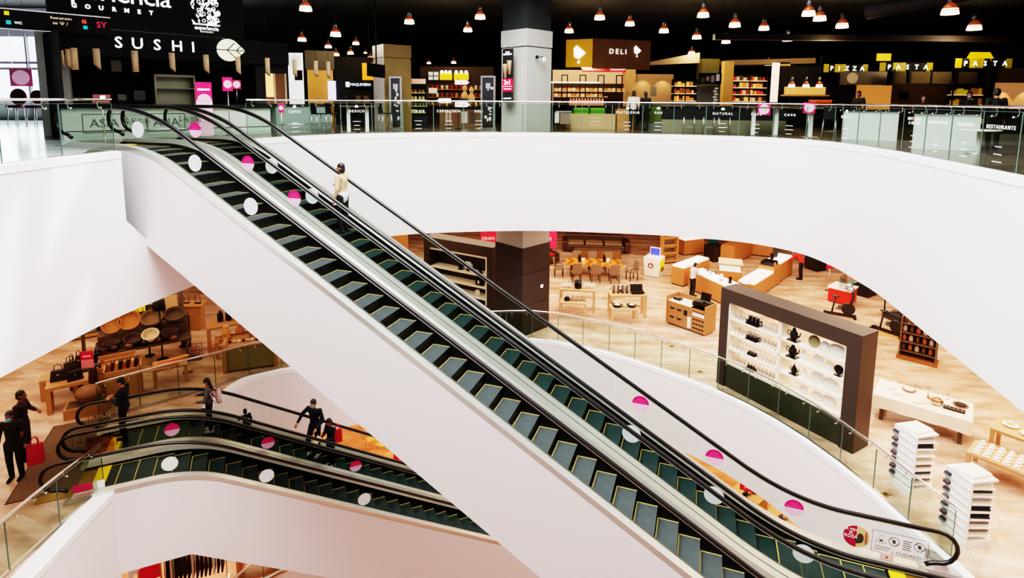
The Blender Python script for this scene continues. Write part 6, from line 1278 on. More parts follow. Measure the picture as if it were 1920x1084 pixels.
# small service desk
t = thing('service_desk', 'wooden service desk with scalloped cubbyholes and white counter', 'desk', M(7.35, 22.0), radians(-50)); TAN = mat('desk_tan', (158, 112, 74), 0.5, noise=0.12, scale=3)
add(t, 'front_panel', -0.85, 0.85, -0.38, -0.34, 0.08, 1.0, TAN); add(t, 'body', -0.85, 0.85, -0.34, 0.36, 0.08, 0.9, TAN); add(t, 'plinth', -0.82, 0.82, -0.34, 0.34, 0, 0.08, WOODD); add(t, 'end_panel', -0.9, -0.85, -0.4, 0.4, 0.06, 1.2, TAN); add(t, 'end_panel', 0.85, 0.9, -0.4, 0.4, 0.06, 1.2, TAN); add(t, 'back_panel', -0.85, 0.85, 0.36, 0.4, 0.9, 1.2, TAN); add(t, 'worktop', -0.85, 0.2, -0.36, 0.36, 1.0, 1.02, WPAINT)
for x in (-0.75, -0.42):
    for z in (0.40, 0.78): 
        a = MB(); a.xprism([(x, z), (x + 0.06, z - 0.08), (x + 0.2, z - 0.08), (x + 0.26, z)], -0.386, -0.379); obj('cubby_cutout', a, BLACK, t)
add(t, 'open_niche', -0.08, 0.08, -0.386, -0.379, 0.6, 0.82, BLACK); add(t, 'white_insert', 0.1, 0.26, -0.386, -0.379, 0.14, 0.6, WPAINT); add(t, 'white_tray', 0.32, 0.84, -0.39, -0.36, 0.72, 0.86, WPAINT)
for z in (0.24, 0.42, 0.60, 0.9): 
    a = MB()
    for k in range(4): x = 0.33 + 0.128 * k; a.xprism([(x, z), (x + 0.03, z - 0.06), (x + 0.09, z - 0.06), (x + 0.12, z)], -0.388, -0.379)
    obj('slot_row', a, BLACK, t)
t = thing('cash_register', 'black cash register on the wooden service desk', 'cash register', (7.75, 21.75, ZM + 1.02), radians(-50)); add(t, 'drawer', -0.32, 0.32, -0.28, 0.28, 0, 0.16, PEWT); add(t, 'keyboard', -0.26, 0.1, -0.24, 0.0, 0.16, 0.2, BLACK); a = MB(); a.cbox((0.05, 0.12, 0.36), (0.42, 0.05, 0.32), 0, 0, -0.3); obj('screen', a, PEWT, t)
t = thing('telephone_set', 'small black machine on the white top of the service desk', 'machine', (6.95, 22.45, ZM + 1.02), radians(-50)); add(t, 'body', -0.16, 0.16, -0.12, 0.12, 0, 0.1, PEWT, 0.02); add(t, 'keypad', -0.1, 0.02, -0.1, 0.05, 0.1, 0.11, SILV)
# kitchenware tables by the curved railing
def nest(lb1, lb2, x, y, rz, dx, dy):
    ptable('display_table', lb1, x + dx, y + dy, rz, 1.55, 0.62, 1.0, OAKP, 0.1); ptable('display_table', lb2, x, y, rz, 1.12, 0.6, 0.64, OAKP, 0.09)
OAKP = mat('oak_pale', (204, 162, 124), 0.5, noise=0.15, scale=4, stretch=(1, 6, 1))
nest('tall pale oak table with white pots and a dark urn by the dark column', 'low pale oak table with glassware tucked under the tall one', 2.68, 23.25, radians(-8), 0.25, 0.62); nest('tall pale oak table with blenders and a black grill', 'low pale oak table with steel pans tucked under the blender table', 4.72, 22.62, radians(2), 0.28, 0.62)
def ware(label, cat, loc, prof, m, handle=True, name='kitchen_pot', group=None):
    t = thing(name, label, cat, loc, random.random() * 6, group); a = MB(); a.lathe(prof, (0, 0, 0), 14); obj('body', a, m, t)
    r = max(p[0] for p in prof); zt = prof[-1][1]
    if handle: a = MB(); a.tube([(r, 0, zt * 0.8), (r + 0.08, 0, zt * 0.75), (r + 0.07, 0, zt * 0.35), (r * 0.95, 0, zt * 0.3)], 0.01, 5); obj('handle', a, m, t)
    a = MB(); a.lathe([(r * 0.8, zt), (r * 0.3, zt + 0.03), (0.02, zt + 0.05)], (0, 0, 0), 12); obj('lid', a, m, t); return t
PP = [(0.05, 0), (0.08, 0.04), (0.075, 0.16)]
for k in range(3): ware('white jug on the tall oak table, ' + ['outer end', 'second from the outer end', 'next to the dark urn'][k], 'jug', (2.3 + 0.16 * k, 23.92, ZM + 1.0), PP, PORC, group='white jugs on the tall oak table')
for k in range(4): ware('white handled jug past the dark urn on the tall oak table, ' + ['first', 'second', 'third', 'fourth'][k], 'jug', (3.22 + 0.13 * k, 23.84, ZM + 1.0), [(0.05, 0), (0.07, 0.1), (0.05, 0.22)], PORC, group='white handled jugs on the tall oak table')
ware('large dark urn in the middle of the tall oak table', 'urn', (2.95, 23.86, ZM + 1.0), [(0.15, 0), (0.17, 0.1), (0.16, 0.34)], PEWT, name='coffee_urn')
ware('dark kettle on the low oak glassware table', 'kettle', (2.42, 23.3, ZM + 0.64), [(0.12, 0), (0.14, 0.06), (0.08, 0.14)], PEWT, name='kettle')
for k in range(7): tag(obj('glass_carafe', MB().lathe([(0.05, 0), (0.06, 0.05), (0.03, 0.14), (0.035, 0.2)], (0, 0, 0), 10), CRYST, None, (2.62 + 0.09 * k, 23.2 + 0.1 * (k % 2), ZM + 0.64)), 'clear glass carafe on the low oak table near the dark kettle', 'carafe', 'carafes on the low oak table')
for k in range(4): ware('steel and glass blender on the tall oak table, ' + ['at the column end', 'second from the column end', 'third from the column end', 'next to the black grill'][k], 'blender', (4.42 + 0.19 * k, 23.25, ZM + 1.0), [(0.07, 0), (0.07, 0.1), (0.05, 0.12), (0.07, 0.3)], mat('blender_grey', (96, 86, 82), 0.25, 0.5), name='blender', group='blenders on the oak table')
t = thing('table_grill', 'black open table grill at the end of the blender table', 'grill', (5.42, 23.25, ZM + 1.0), radians(5)); add(t, 'base', -0.28, 0.28, -0.17, 0.17, 0.02, 0.12, PEWT, 0.01); a = MB(); a.cbox((0, 0.14, 0.22), (0.54, 0.05, 0.26), 0, 0, -0.3); obj('lid', a, PEWT, t); add(t, 'foot', -0.2, 0.2, -0.12, 0.12, 0, 0.02, PEWT)
def pan(label, loc, r, rz=0, m=None):
    t = thing('cooking_pan', label, 'pan', loc, rz); a = MB(); a.lathe([(r * 0.8, 0), (r, 0.07), (r, 0.09), (r * 0.95, 0.085)], (0, 0, 0), 20); obj('pan_body', a, m or PEWT, t); a = MB(); a.lathe([(r * 0.9, 0.09), (r * 0.5, 0.13), (0.03, 0.15), (0.03, 0.18)], (0, 0, 0), 18); obj('lid', a, SILV, t); a = MB(); a.tube([(r, 0, 0.07), (r + 0.16, 0, 0.09)], 0.014, 6); obj('handle', a, m or PEWT, t)
pan('large dark pan with steel lid on the low pan table, column end', (4.45, 22.6, ZM + 0.64), 0.2, 2.2); pan('small steel pan in the middle of the low pan table', (4.75, 22.55, ZM + 0.64), 0.1, 1.2, SILV); pan('wide dark pan with steel lid on the low pan table, far end', (5.06, 22.6, ZM + 0.64), 0.19, -0.5)
pan('dark pan on the tall blender table behind the blenders', (4.75, 23.0 + 0.5, ZM + 1.0), 0.13, 0.3)
# dining set
t = thing('dining_table', 'large dining table with a herringbone patterned top', 'table', M(4.35, 28.75), radians(-6)); hm = mat('herring_a', (208, 128, 60), 0.35, noise=0.2, scale=5); hm2 = mat('herring_b', (150, 84, 38), 0.35, noise=0.2, scale=5)
a = MB(); a.box(-1.45, 1.45, -0.6, 0.6, 0.70, 0.77, 0)
for k in range(6):
    x = -1.45 + 0.4833 * k; a.face([(x, -0.6, 0.772), (x + 0.24, 0, 0.772), (x + 0.48, 0, 0.772), (x + 0.24, -0.6, 0.772)], 1); a.face([(x + 0.24, 0, 0.772), (x, 0.6, 0.772), (x + 0.24, 0.6, 0.772), (x + 0.48, 0, 0.772)], 1)
obj('table_top', a, [hm, hm2], t)
for sx in (-1.1, 1.1): add(t, 'pedestal', sx - 0.12, sx + 0.12, -0.35, 0.35, 0, 0.7, WOODD)
DCH = mat('chair_taupe', (120, 98, 80), 0.7, noise=0.15, scale=8); DCL = mat('chair_frame', (62, 40, 28), 0.5)
def dchair(x, y, rz, label, first=[]):
    if not first:
        t = thing('dining_chair', label, 'chair', (x, y, ZM), rz, 'dining chairs round the herringbone table'); add(t, 'seat', -0.24, 0.24, -0.24, 0.24, 0.42, 0.5, DCH, 0.02); a = MB(); a.cbox((0, -0.25, 0.75), (0.46, 0.07, 0.52), 0, 0, 0.12); obj('backrest', a, DCH, t, bevel=0.02)
        for sx in (-1, 1):
            for sy in (-1, 1): add(t, 'leg', sx * 0.21 - 0.022, sx * 0.21 + 0.022, sy * 0.21 - 0.022, sy * 0.21 + 0.022, 0, 0.43, DCL)
            a = MB(); a.tube([(sx * 0.24, -0.24, 0.66), (sx * 0.25, 0.18, 0.66), (sx * 0.24, 0.22, 0.44)], 0.018, 6); obj('armrest', a, DCL, t)
        first += [t, kids(t)]; return t
    return dup(first[0], (x, y, ZM), rz, label, None, first[1])
for k in range(3): dchair(3.35 + 0.95 * k, 27.9 - 0.1 * k, 0.05, 'taupe dining chair on the railing side of the herringbone table, ' + ['by the dark column', 'middle', 'far end'][k])
for k in range(3): dchair(3.6 + 0.85 * k, 29.75 - 0.1 * k, pi, 'taupe dining chair on the sofa side of the herringbone table, ' + ['by the dark column', 'middle', 'far end'][k])
dchair(2.5, 28.6, -pi / 2, 'dark dining chair at the column end of the herringbone table'); dchair(6.25, 28.1, pi / 2 + 0.3, 'dark dining chair at the kiosk end of the herringbone table')
for k, x in enumerate((3.6, 4.9)):
    t = thing('table_centrepiece', ['dark vase with card, column end of the herringbone table', 'dark vase with card, kiosk end of the herringbone table'][k], 'vase', (x, 28.75 - 0.05 * k, ZM + 0.775)); a = MB(); a.lathe([(0.07, 0), (0.08, 0.2), (0.04, 0.34), (0.05, 0.38)], (0, 0, 0), 12); obj('vase', a, PEWT, t); add(t, 'card', 0.12, 0.28, -0.01, 0.01, 0, 0.2, WPAINT)
t = thing('sideboard', 'dark sideboard behind the herringbone table', 'sideboard', M(4.9, 31.0), -0.05); add(t, 'carcass', -1.3, 1.3, -0.25, 0.25, 0.1, 0.85, WOODD); 
for k in range(3): add(t, 'door', -1.25 + 0.84 * k, -0.45 + 0.84 * k, -0.27, -0.25, 0.15, 0.8, mat('door_brown', (120, 80, 50), 0.5, noise=0.2))
add(t, 'plinth', -1.2, 1.2, -0.2, 0.2, 0, 0.1, BLACK)
LEA = mat('brown_leather', (66, 44, 34), 0.4, noise=0.25, scale=4)
t = thing('leather_sofa', 'large brown leather sofa with a rumpled throw behind the sideboard', 'sofa', M(5.2, 33.6), -0.1); add(t, 'seat', -1.9, 1.7, -0.5, 0.6, 0.12, 0.48, LEA, 0.06); add(t, 'backrest', -1.9, 1.7, 0.4, 0.8, 0.3, 0.95, LEA, 0.06)
for s in (-2.05, 1.7): add(t, 'armrest', s, s + 0.35, -0.5, 0.8, 0.1, 0.72, LEA, 0.06)
for k in range(3): add(t, 'cushion', -1.8 + 1.15 * k, -0.75 + 1.15 * k, -0.45, 0.4, 0.48, 0.62, mat('throw_grey', (126, 104, 80), 0.8, noise=0.3, scale=5), 0.05)
for x in (-1.8, 1.6): add(t, 'foot', x - 0.05, x + 0.05, -0.4, -0.3, 0, 0.12, DCL)
t = thing('armchair', 'dark armchair with red cushion behind the dark column', 'armchair', M(2.1, 31.0), 0.5); add(t, 'seat', -0.4, 0.4, -0.4, 0.4, 0.1, 0.45, LEA, 0.05); add(t, 'backrest', -0.45, 0.45, 0.3, 0.5, 0.2, 1.05, LEA, 0.05); add(t, 'armrest', -0.52, -0.38, -0.4, 0.4, 0.1, 0.62, LEA, 0.03); add(t, 'armrest', 0.38, 0.52, -0.4, 0.4, 0.1, 0.62, LEA, 0.03); add(t, 'cushion', -0.3, 0.3, -0.3, 0.3, 0.45, 0.6, mat('cushion_red', (150, 30, 40), 0.8), 0.05)
# white brand kiosk
t = thing('brand_kiosk', 'white phone kiosk with a round dark red M emblem and yellow side', 'kiosk', M(7.6, 28.95), radians(-32)); a = MB(); a.box(-0.42, 0.42, -0.42, 0.42, 0.03, 1.02); a.v = [(v[0] * (0.9 if v[2] < 0.5 else 1.06), v[1] * (0.9 if v[2] < 0.5 else 1.06), v[2]) for v in a.v]; obj('body', a, WPAINT, t); add(t, 'plinth', -0.34, 0.34, -0.34, 0.34, 0, 0.03, BLACK)
a = MB(); a.disc((-0.05, -0.435, 0.62), 0.14, 0, 0.03, 22); obj('emblem_disc', a, mat('emblem_red', (120, 30, 40), 0.5), t); a = MB(); a.xprism([(-0.15, 0.54), (-0.08, 0.72), (-0.05, 0.62), (-0.02, 0.72), (0.05, 0.54), (0.0, 0.58), (-0.05, 0.52), (-0.10, 0.58)], -0.46, -0.452); obj('emblem_letter', a, WPAINT, t)
a = MB(); a.box(0.42, 0.45, -0.34, 0.3, 0.3, 0.92); obj('yellow_side', a, mat('kiosk_yellow', (246, 214, 30), 0.5, emit=0.1), t); add(t, 'side_picture', 0.45, 0.46, -0.25, 0.2, 0.28, 0.52, mat('pic_brown', (110, 70, 60), 0.6)); add(t, 'screen_frame', -0.26, 0.3, 0.06, 0.12, 1.02, 1.5, WPAINT); add(t, 'screen', -0.22, 0.26, 0.05, 0.06, 1.08, 1.46, mat('screen_blue', (50, 60, 200), 0.3, emit=0.8, noise=0.7, scale=6))
for k, (x, y, h_) in enumerate(((9.4, 32.4, 2.2), (9.0, 31.2, 2.0))): 
    t = thing('open_bookcase', ['open oak bookcase far behind the white kiosk', 'open oak bookcase standing nearer behind the white kiosk'][k], 'bookcase', M(x, y), 0.3)
    for s in (-0.5, 0.46): add(t, 'side_panel', s, s + 0.04, -0.15, 0.15, 0, h_, WOOD)
    for q in range(5): add(t, 'shelf', -0.46, 0.46, -0.15, 0.15, 0.1 + q * (h_ - 0.15) / 4, 0.14 + q * (h_ - 0.15) / 4, WOOD)
counter('phone_counter', 'small oak counter with glowing top behind the white kiosk', 10.9, 33.4, 0.4, 1.5, 0.8, 1.0)
t = thing('roll_banner', 'tall teal banner behind the small glowing counter', 'banner', M(12.7, 34.4), 0.2); add(t, 'panel', -0.35, 0.35, -0.02, 0.02, 0.1, 2.0, mat('banner_teal', (40, 88, 98), 0.6)); add(t, 'base', -0.4, 0.4, -0.15, 0.15, 0, 0.1, STEEL)
# sale banners and second frame cabinet behind the long escalator
t = thing('sale_banner', 'crimson sale banner with white lettering next to the pale column head', 'banner', M(-1.1, 30.2), 0.1); add(t, 'panel', -0.6, 0.6, -0.02, 0.02, 1.1, 2.1, REDS); text('GRAN BA', 0.26, WPAINT, t, (0.0, -0.03, 1.62)); text('ESCAP', 0.14, mat('yellow_txt', (240, 190, 40), 0.5), t, (0.1, -0.03, 1.36))
for s in (-0.5, 0.5): a = MB(); a.tube([(s, 0, 0), (s, 0, 1.1)], 0.02, 6); obj('post', a, BLACK, t)
t = thing('sale_banner', 'bright pink red sale banner just past the pale column head', 'banner', M(2.15, 29.6), -0.1); add(t, 'panel', -0.4, 0.3, -0.02, 0.02, 1.25, 2.2, mat('sale_pink', (232, 40, 80), 0.55, emit=0.2)); text('M', 0.3, WPAINT, t, (-0.1, -0.03, 1.75))
for s in (-0.35, 0.25): a = MB(); a.tube([(s, 0, 0), (s, 0, 1.25)], 0.02, 6); obj('post', a, BLACK, t)
t = thing('display_cabinet', 'grey brown frame cabinet with white shelves seen behind the long escalator', 'cabinet', M(-3.95, 24.6), radians(-31)); W = 3.7
add(t, 'side_panel', 0, 0.3, 0, 0.8, 0, 3.1, GREYW); add(t, 'side_panel', W - 0.3, W, 0, 0.8, 0, 3.1, GREYW); add(t, 'top_beam', 0.3, W - 0.3, 0, 0.8, 2.65, 3.1, GREYW); add(t, 'plinth', 0.3, W - 0.3, 0.05, 0.75, 0, 0.5, GREYW)
add(t, 'white_frame', 0.3, W - 0.3, 0.06, 0.1, 2.55, 2.65, SHL); add(t, 'white_frame', W - 0.4, W - 0.3, 0.06, 0.7, 0.5, 2.6, SHL); add(t, 'back_panel', 0.3, W - 0.4, 0.7, 0.74, 0.5, 2.6, mat('cab_dark', (60, 50, 44), 0.6))
for z in (0.7, 1.2, 1.72): add(t, 'shelf', 0.3, W - 0.4, 0.1, 0.7, z, z + 0.06, SHL)
def cb2(x, y, z): c, s = cos(radians(-31)), sin(radians(-31)); return (-3.95 + x * c - y * s, 24.6 + x * s + y * c, ZM + z)
t = thing('flower_ornament', 'white sculpted flower ornament on the top shelf behind the escalator', 'ornament', cb2(2.2, 0.35, 1.78)); a = MB()
for k in range(7): a.ball((0.12 * cos(k), 0.05, 0.22 + 0.12 * sin(k * 0.9)), (0.09, 0.06, 0.09), 8)
obj('petals', a, PORC, t); a = MB(); a.cyl((0, 0, 0), 0.08, 0.12, 10); obj('base', a, PEWT, t)
pot('black pot on the top shelf behind the escalator', cb2(1.8, 0.35, 1.80), 0.2, 0.9, PEWT); pot('black squat pot beside the white flower ornament', cb2(2.85, 0.35, 1.80), 2.5, 0.8, PEWT)
t = thing('picture_block', 'dark block with two white marks on the second shelf behind the escalator', 'ornament', cb2(2.85, 0.3, 1.26), radians(-31)); add(t, 'block', -0.18, 0.18, -0.08, 0.08, 0, 0.3, PEWT); add(t, 'white_mark', -0.06, 0.02, -0.085, -0.08, 0.08, 0.22, PORC)
plate('white plate on the lowest visible shelf behind the escalator', cb2(2.7, 0.3, 0.76), radians(-31), 0.14, PORC, 'plates behind the escalator')
for k, (x, y, rz) in enumerate(((-3.6, 29.2, 0.3), (-2.5, 29.0, -0.2), (-1.9, 30.6, 0.2), (-5.2, 30.3, 0.2))):
    if k < 3: dchair(x, y, rz, 'dark dining chair in the furniture group behind the crimson banner, ' + ['by the tan board', 'centre', 'beside the banner'][k])
ptable('dining_table', 'orange brown table in the furniture group behind the crimson banner', -3.0, 30.2, 0.1, 2.2, 1.0, 0.75, mat('table_orange', (196, 124, 56), 0.4, noise=0.2, scale=4)); 
t = thing('partition_board', 'plain tan board screen far behind the long escalator', 'screen', M(-6.6, 29.5), 0.1); add(t, 'panel', -1.3, 1.0, 0, 0.1, 0.05, 2.6, OAKO); add(t, 'foot', -1.3, 1.0, -0.15, 0.25, 0, 0.05, OAKO)
t = thing('bicycle_stand', 'black frame chair by the dark column, behind the crimson banner', 'chair', M(-0.6, 27.5), 0.6); a = MB(); a.tube([(-0.3, 0, 0), (-0.2, 0, 0.9), (0.25, 0, 0.5), (0.3, 0, 0)], 0.02, 6); a.tube([(-0.3, 0.4, 0), (-0.2, 0.4, 0.9), (0.25, 0.4, 0.5), (0.3, 0.4, 0)], 0.02, 6); obj('frame', a, PEWT, t); add(t, 'seat', -0.25, 0.25, 0, 0.4, 0.48, 0.54, mat('seat_tan', (206, 176, 140), 0.7), 0.02)
for k, (x, y, rz, w, d) in enumerate(((8.72, 10.36, 0.9, 0.3, 0.36), (8.9, 12.2, 0.4, 0.22, 0.16), (6.1, 20.2, 0.4, 0.2, 0.16), (6.5, 18.2, 0.4, 0.2, 0.16))):
    t = thing('floor_hatch', ['grey square floor plate beside the railing end', 'small bronze floor socket between the linen stands and railing', 'small bronze floor socket below the service desk', 'small bronze floor socket near the frame cabinet'][k], 'floor plate', (x, y, ZM + 0.001), rz); add(t, 'plate', -w / 2, w / 2, -d / 2, d / 2, 0, 0.008, mat('hatch_grey', (96, 94, 92), 0.5) if k == 0 else mat('hatch_bronze', (150, 120, 60), 0.4, 0.6)); add(t, 'recess', -w / 4, w / 4, -d / 4, d / 4, 0.008, 0.011, BLACK if k else mat('hatch_in', (120, 118, 114), 0.5))
t = thing('wall_unit', 'dark wood cabinet cut off by the white wall edge near the oak tables', 'cabinet', M(16.3, 15.2), radians(-45)); add(t, 'carcass', -0.9, 0.9, -0.3, 0.3, 0.05, 1.1, WOOD); add(t, 'plinth', -0.85, 0.85, -0.25, 0.25, 0, 0.05, BLACK)
# ------------------------------------------------------------------ middle floor, side by the lower escalators
RATT = mat('rattan', (176, 116, 66), 0.7, noise=0.35, scale=18, bump=0.4); RATD = mat('rattan_dark', (66, 42, 30), 0.7, noise=0.4, scale=18, bump=0.4); BENCH = mat('bench_oak', (178, 130, 88), 0.5, noise=0.18, scale=4, stretch=(1, 7, 1))
def pbench(label, x, y, rz, w, d, h, th=0.12, cat='table', name='display_bench'):
    t = thing(name, label, cat, (x, y, ZM), rz); add(t, 'table_top', -w / 2, w / 2, -d / 2, d / 2, h - 0.1, h, BENCH); add(t, 'end_panel', -w / 2, -w / 2 + th, -d / 2, d / 2, 0, h - 0.1, BENCH); add(t, 'end_panel', w / 2 - th, w / 2, -d / 2, d / 2, 0, h - 0.1, BENCH); return t
pbench('thick oak bench with dark bags on top at the aisle by the red notice', -13.2, 15.75, radians(35), 1.0, 0.62, 0.82); pbench('low oak bench standing behind the thick oak bag bench', -14.0, 16.4, radians(35), 0.9, 0.5, 0.66)
def handbag(label, loc, rz, w, h, d, c, grp='handbags on the oak bench'):
    t = thing('handbag', label, 'handbag', loc, rz, grp); a = MB(); a.box(-w / 2, w / 2, -d / 2, d / 2, 0, h); a.v = [(v[0] * (1 if v[2] < 0.01 else 0.8), v[1] * (1 if v[2] < 0.01 else 0.5), v[2]) for v in a.v]; obj('pouch', a, mat('leather_%d_%d' % (c[0], c[1]), c, 0.4, noise=0.3, scale=6), t, bevel=0.03)
    a = MB(); a.tube([(-w * 0.25, 0, h - 0.02), (-w * 0.2, 0, h + 0.12), (0, 0, h + 0.17), (w * 0.2, 0, h + 0.12), (w * 0.25, 0, h - 0.02)], 0.012, 6); obj('handle', a, MATS['leather_%d_%d' % (c[0], c[1])], t); a = MB(); a.cbox((0, -d * 0.4, h * 0.6), (0.05, 0.01, 0.04)); obj('clasp', a, SILV, t)
for k, (dx, dy, w, h, c, lb) in enumerate(((-0.25, 0.0, 0.42, 0.34, (40, 28, 24), 'dark brown handbag at the outer end of the oak bench'), (0.2, 0.05, 0.4, 0.3, (20, 18, 18), 'black handbag on the oak bench next to the red notice'), (-0.05, 0.2, 0.36, 0.5, (60, 40, 30), 'tall brown handbag at the back of the oak bench'))): handbag(lb, (-13.2 + dx, 15.75 + dy, ZM + 0.82), 0.5 + 0.3 * k, w, h, 0.2, c)
t = thing('price_notice', 'crimson and pink notice on a pole in front of the wicker display', 'sign', M(-12.75, 16.0), 0.25); add(t, 'panel', -0.16, 0.16, -0.01, 0.01, 1.35, 1.62, REDS); add(t, 'lower_panel', -0.16, 0.16, -0.01, 0.01, 1.1, 1.35, mat('notice_pink', (236, 130, 140), 0.6)); add(t, 'text_line', -0.1, 0.1, -0.014, -0.01, 1.45, 1.48, WPAINT); a = MB(); a.cyl((0, 0.01, 0), 0.012, 1.1, 8); obj('pole', a, WOODD, t); a = MB(); a.cyl((0, 0.01, 0), 0.14, 0.02, 12); obj('foot', a, WOODD, t)
def opencrate(label, x, y, rz, w, d, h, items, z=0):
    t = thing('display_crate', label, 'crate', (x, y, ZM + z), rz)
    add(t, 'front_board', -w / 2, w / 2, -d / 2, -d / 2 + 0.04, 0, h * 0.85, BENCH); add(t, 'back_board', -w / 2, w / 2, d / 2 - 0.04, d / 2, 0, h, BENCH); add(t, 'side_board', -w / 2, -w / 2 + 0.04, -d / 2, d / 2, 0, h * 0.9, BENCH); add(t, 'side_board', w / 2 - 0.04, w / 2, -d / 2, d / 2, 0, h * 0.9, BENCH); add(t, 'false_floor', -w / 2, w / 2, -d / 2, d / 2, h * 0.68, h * 0.72, BENCH); return t
opencrate('tall pale wooden crate holding leather goods beside the railing end', -11.95, 16.35, radians(32), 0.95, 0.6, 1.15, 0); 
for k in range(8):
    c = [(150, 90, 56), (90, 50, 34), (196, 140, 96), (50, 34, 28)][k % 4]; x, y = -0.36 + 0.10 * k, 0.1 * (k % 2) - 0.05
    t = thing('leather_wallet', 'brown leather wallet standing in the tall pale crate', 'wallet', (-11.95 + x * cos(0.56) - y * sin(0.56), 16.35 + x * sin(0.56) + y * cos(0.56), ZM + 0.83), 0.56, 'wallets in the tall crate'); a = MB(); a.cbox((0, 0, 0.17), (0.07, 0.2, 0.34), 0, 0, 0, 0.15); obj('cover', a, mat('wal_%d' % c[0], c, 0.5), t, bevel=0.01)
ptable('slatted_table', 'slatted wooden table with orange scarves next to the tall pale crate', -11.1, 17.3, radians(32), 0.95, 0.7, 0.62, BENCH)
for k in range(3): add(thing('scarf_roll', 'orange brown rolled scarf on the slatted table, ' + ['front', 'middle', 'back'][k], 'scarf', (-11.1 + 0.05 * k, 17.1 + 0.2 * k, ZM + 0.622), radians(25 + 10 * k), 'scarves on the slatted table'), 'roll', -0.38, 0.36, -0.07, 0.07, 0, 0.10, cloth([(206, 120, 60), (170, 84, 50), (190, 140, 80)][k]), 0.04)
opencrate('pale wooden crate holding folded leather pouches behind the tall crate', -12.6, 17.0, radians(32), 1.0, 0.7, 0.95, 0)
def basket(label, x, y, z, r, h, m, tilt=0, grp='baskets and hats in the wicker display', rz=0):
    t = thing('wicker_basket', label, 'basket', (x, y, ZM + z), rz, grp); a = MB(); a.lathe([(r * 0.75, 0), (r, h * 0.6), (r * 0.95, h), (r * 0.85, h), (r * 0.85, h * 0.4), (0.02, h * 0.3)], (0, 0, 0), 18)
    if tilt: a.v = [(v[0], v[1] * cos(tilt) - v[2] * sin(tilt), v[1] * sin(tilt) + v[2] * cos(tilt) + r * sin(abs(tilt))) for v in a.v]
    obj('woven_body', a, m, t); a = MB(); a.tube([(r * 0.97 * cos(q * pi / 9), r * 0.97 * sin(q * pi / 9), h) for q in range(18)], 0.02, 5, 0, True)
    if tilt: a.v = [(v[0], v[1] * cos(tilt) - v[2] * sin(tilt), v[1] * sin(tilt) + v[2] * cos(tilt) + r * sin(abs(tilt))) for v in a.v]
    obj('rim', a, m, t)
t = thing('display_table', 'large dark stepped table under the wicker baskets and hats', 'table', M(-12.7, 18.5), radians(32)); add(t, 'table_top', -1.4, 1.4, -0.6, 0.6, 0.78, 0.85, WOODD); add(t, 'upper_step', -1.3, 1.3, 0.1, 0.6, 0.85, 1.2, WOODD)
for sx in (-1.3, 1.2):
    for sy in (-0.55, 0.45): add(t, 'leg', sx, sx + 0.1, sy, sy + 0.1, 0, 0.78, WOODD)
def wd(x, y): c, s = cos(radians(32)), sin(radians(32)); return (-12.7 + x * c - y * s, 18.5 + x * s + y * c)
for k, (x, y, z, r, h, m, tl, lb) in enumerate(((-0.9, 0.35, 1.2, .3, .14, RATT, 1.2, 'orange woven tray standing upright, first on the upper step'), (-0.4, 0.4, 1.2, .34, .16, RATT, 1.0, 'orange woven tray leaning at the middle of the upper step'), (0.25, 0.35, 1.2, .36, .2, mat('straw_grey', (120, 96, 70), 0.8, noise=0.3, scale=15), 0.5, 'large grey straw hat on the upper step'), (0.95, 0.35, 1.2, .36, .22, mat('straw_dark', (90, 74, 56), 0.8, noise=0.3, scale=15), 0.4, 'large dark straw hat at the pole end of the upper step'), (-0.3, -0.25, .85, .28, .2, RATD, 0.3, 'dark woven basket on the lower front of the wicker table'), (0.2, -0.25, .85, .26, .22, mat('straw_pale', (214, 194, 160), 0.8, noise=0.2, scale=15), 0.5, 'pale straw hat on the lower front of the wicker table'), (0.75, -0.31, .85, .27, .3, RATD, 0, 'deep dark basket on the lower front of the wicker table'), (-0.9, -0.25, .85, .26, .22, RATD, 0, 'dark round basket nearest the handbag bench'))):
    p = wd(x, y); basket(lb, p[0], p[1], z, r, h, m, tl, rz=radians(32))
for k in range(7):
    p = wd(-1.2 + 0.28 * k, 0.75 + 0.1 * (k % 2)); c = [(24, 20, 20), (60, 40, 32), (20, 22, 26)][k % 3]
    handbag('dark handbag hanging in the row behind the straw hats', (p[0], p[1], ZM + 1.25), radians(32), 0.34, 0.4, 0.14, c, 'handbags behind the straw hats')
a = MB(); p = wd(-0.2, 0.85); t = thing('back_shelf', 'dark tall shelf behind the row of handbags', 'shelf', (p[0], p[1], ZM), radians(32)); add(t, 'shelf_board', -1.6, 1.6, -0.18, 0.25, 1.19, 1.24, WOODD); add(t, 'side_panel', -1.6, -1.54, -0.18, 0.25, 0, 1.19, WOODD); add(t, 'side_panel', 1.54, 1.6, -0.18, 0.25, 0, 1.19, WOODD)
for k in range(6):
    p = wd(-1.25 + 0.42 * k, -0.5); tag(obj('small_pouch', MB().ball((0, 0, 0.1), (0.13, 0.1, 0.1), 10), mat('pouch_%d' % (k % 3), [(20, 18, 20), (70, 30, 30), (120, 84, 50)][k % 3], 0.5), None, (p[0], p[1], ZM + 0.85)), 'small dark pouch along the front edge of the wicker table', 'pouch', 'pouches along the wicker table')
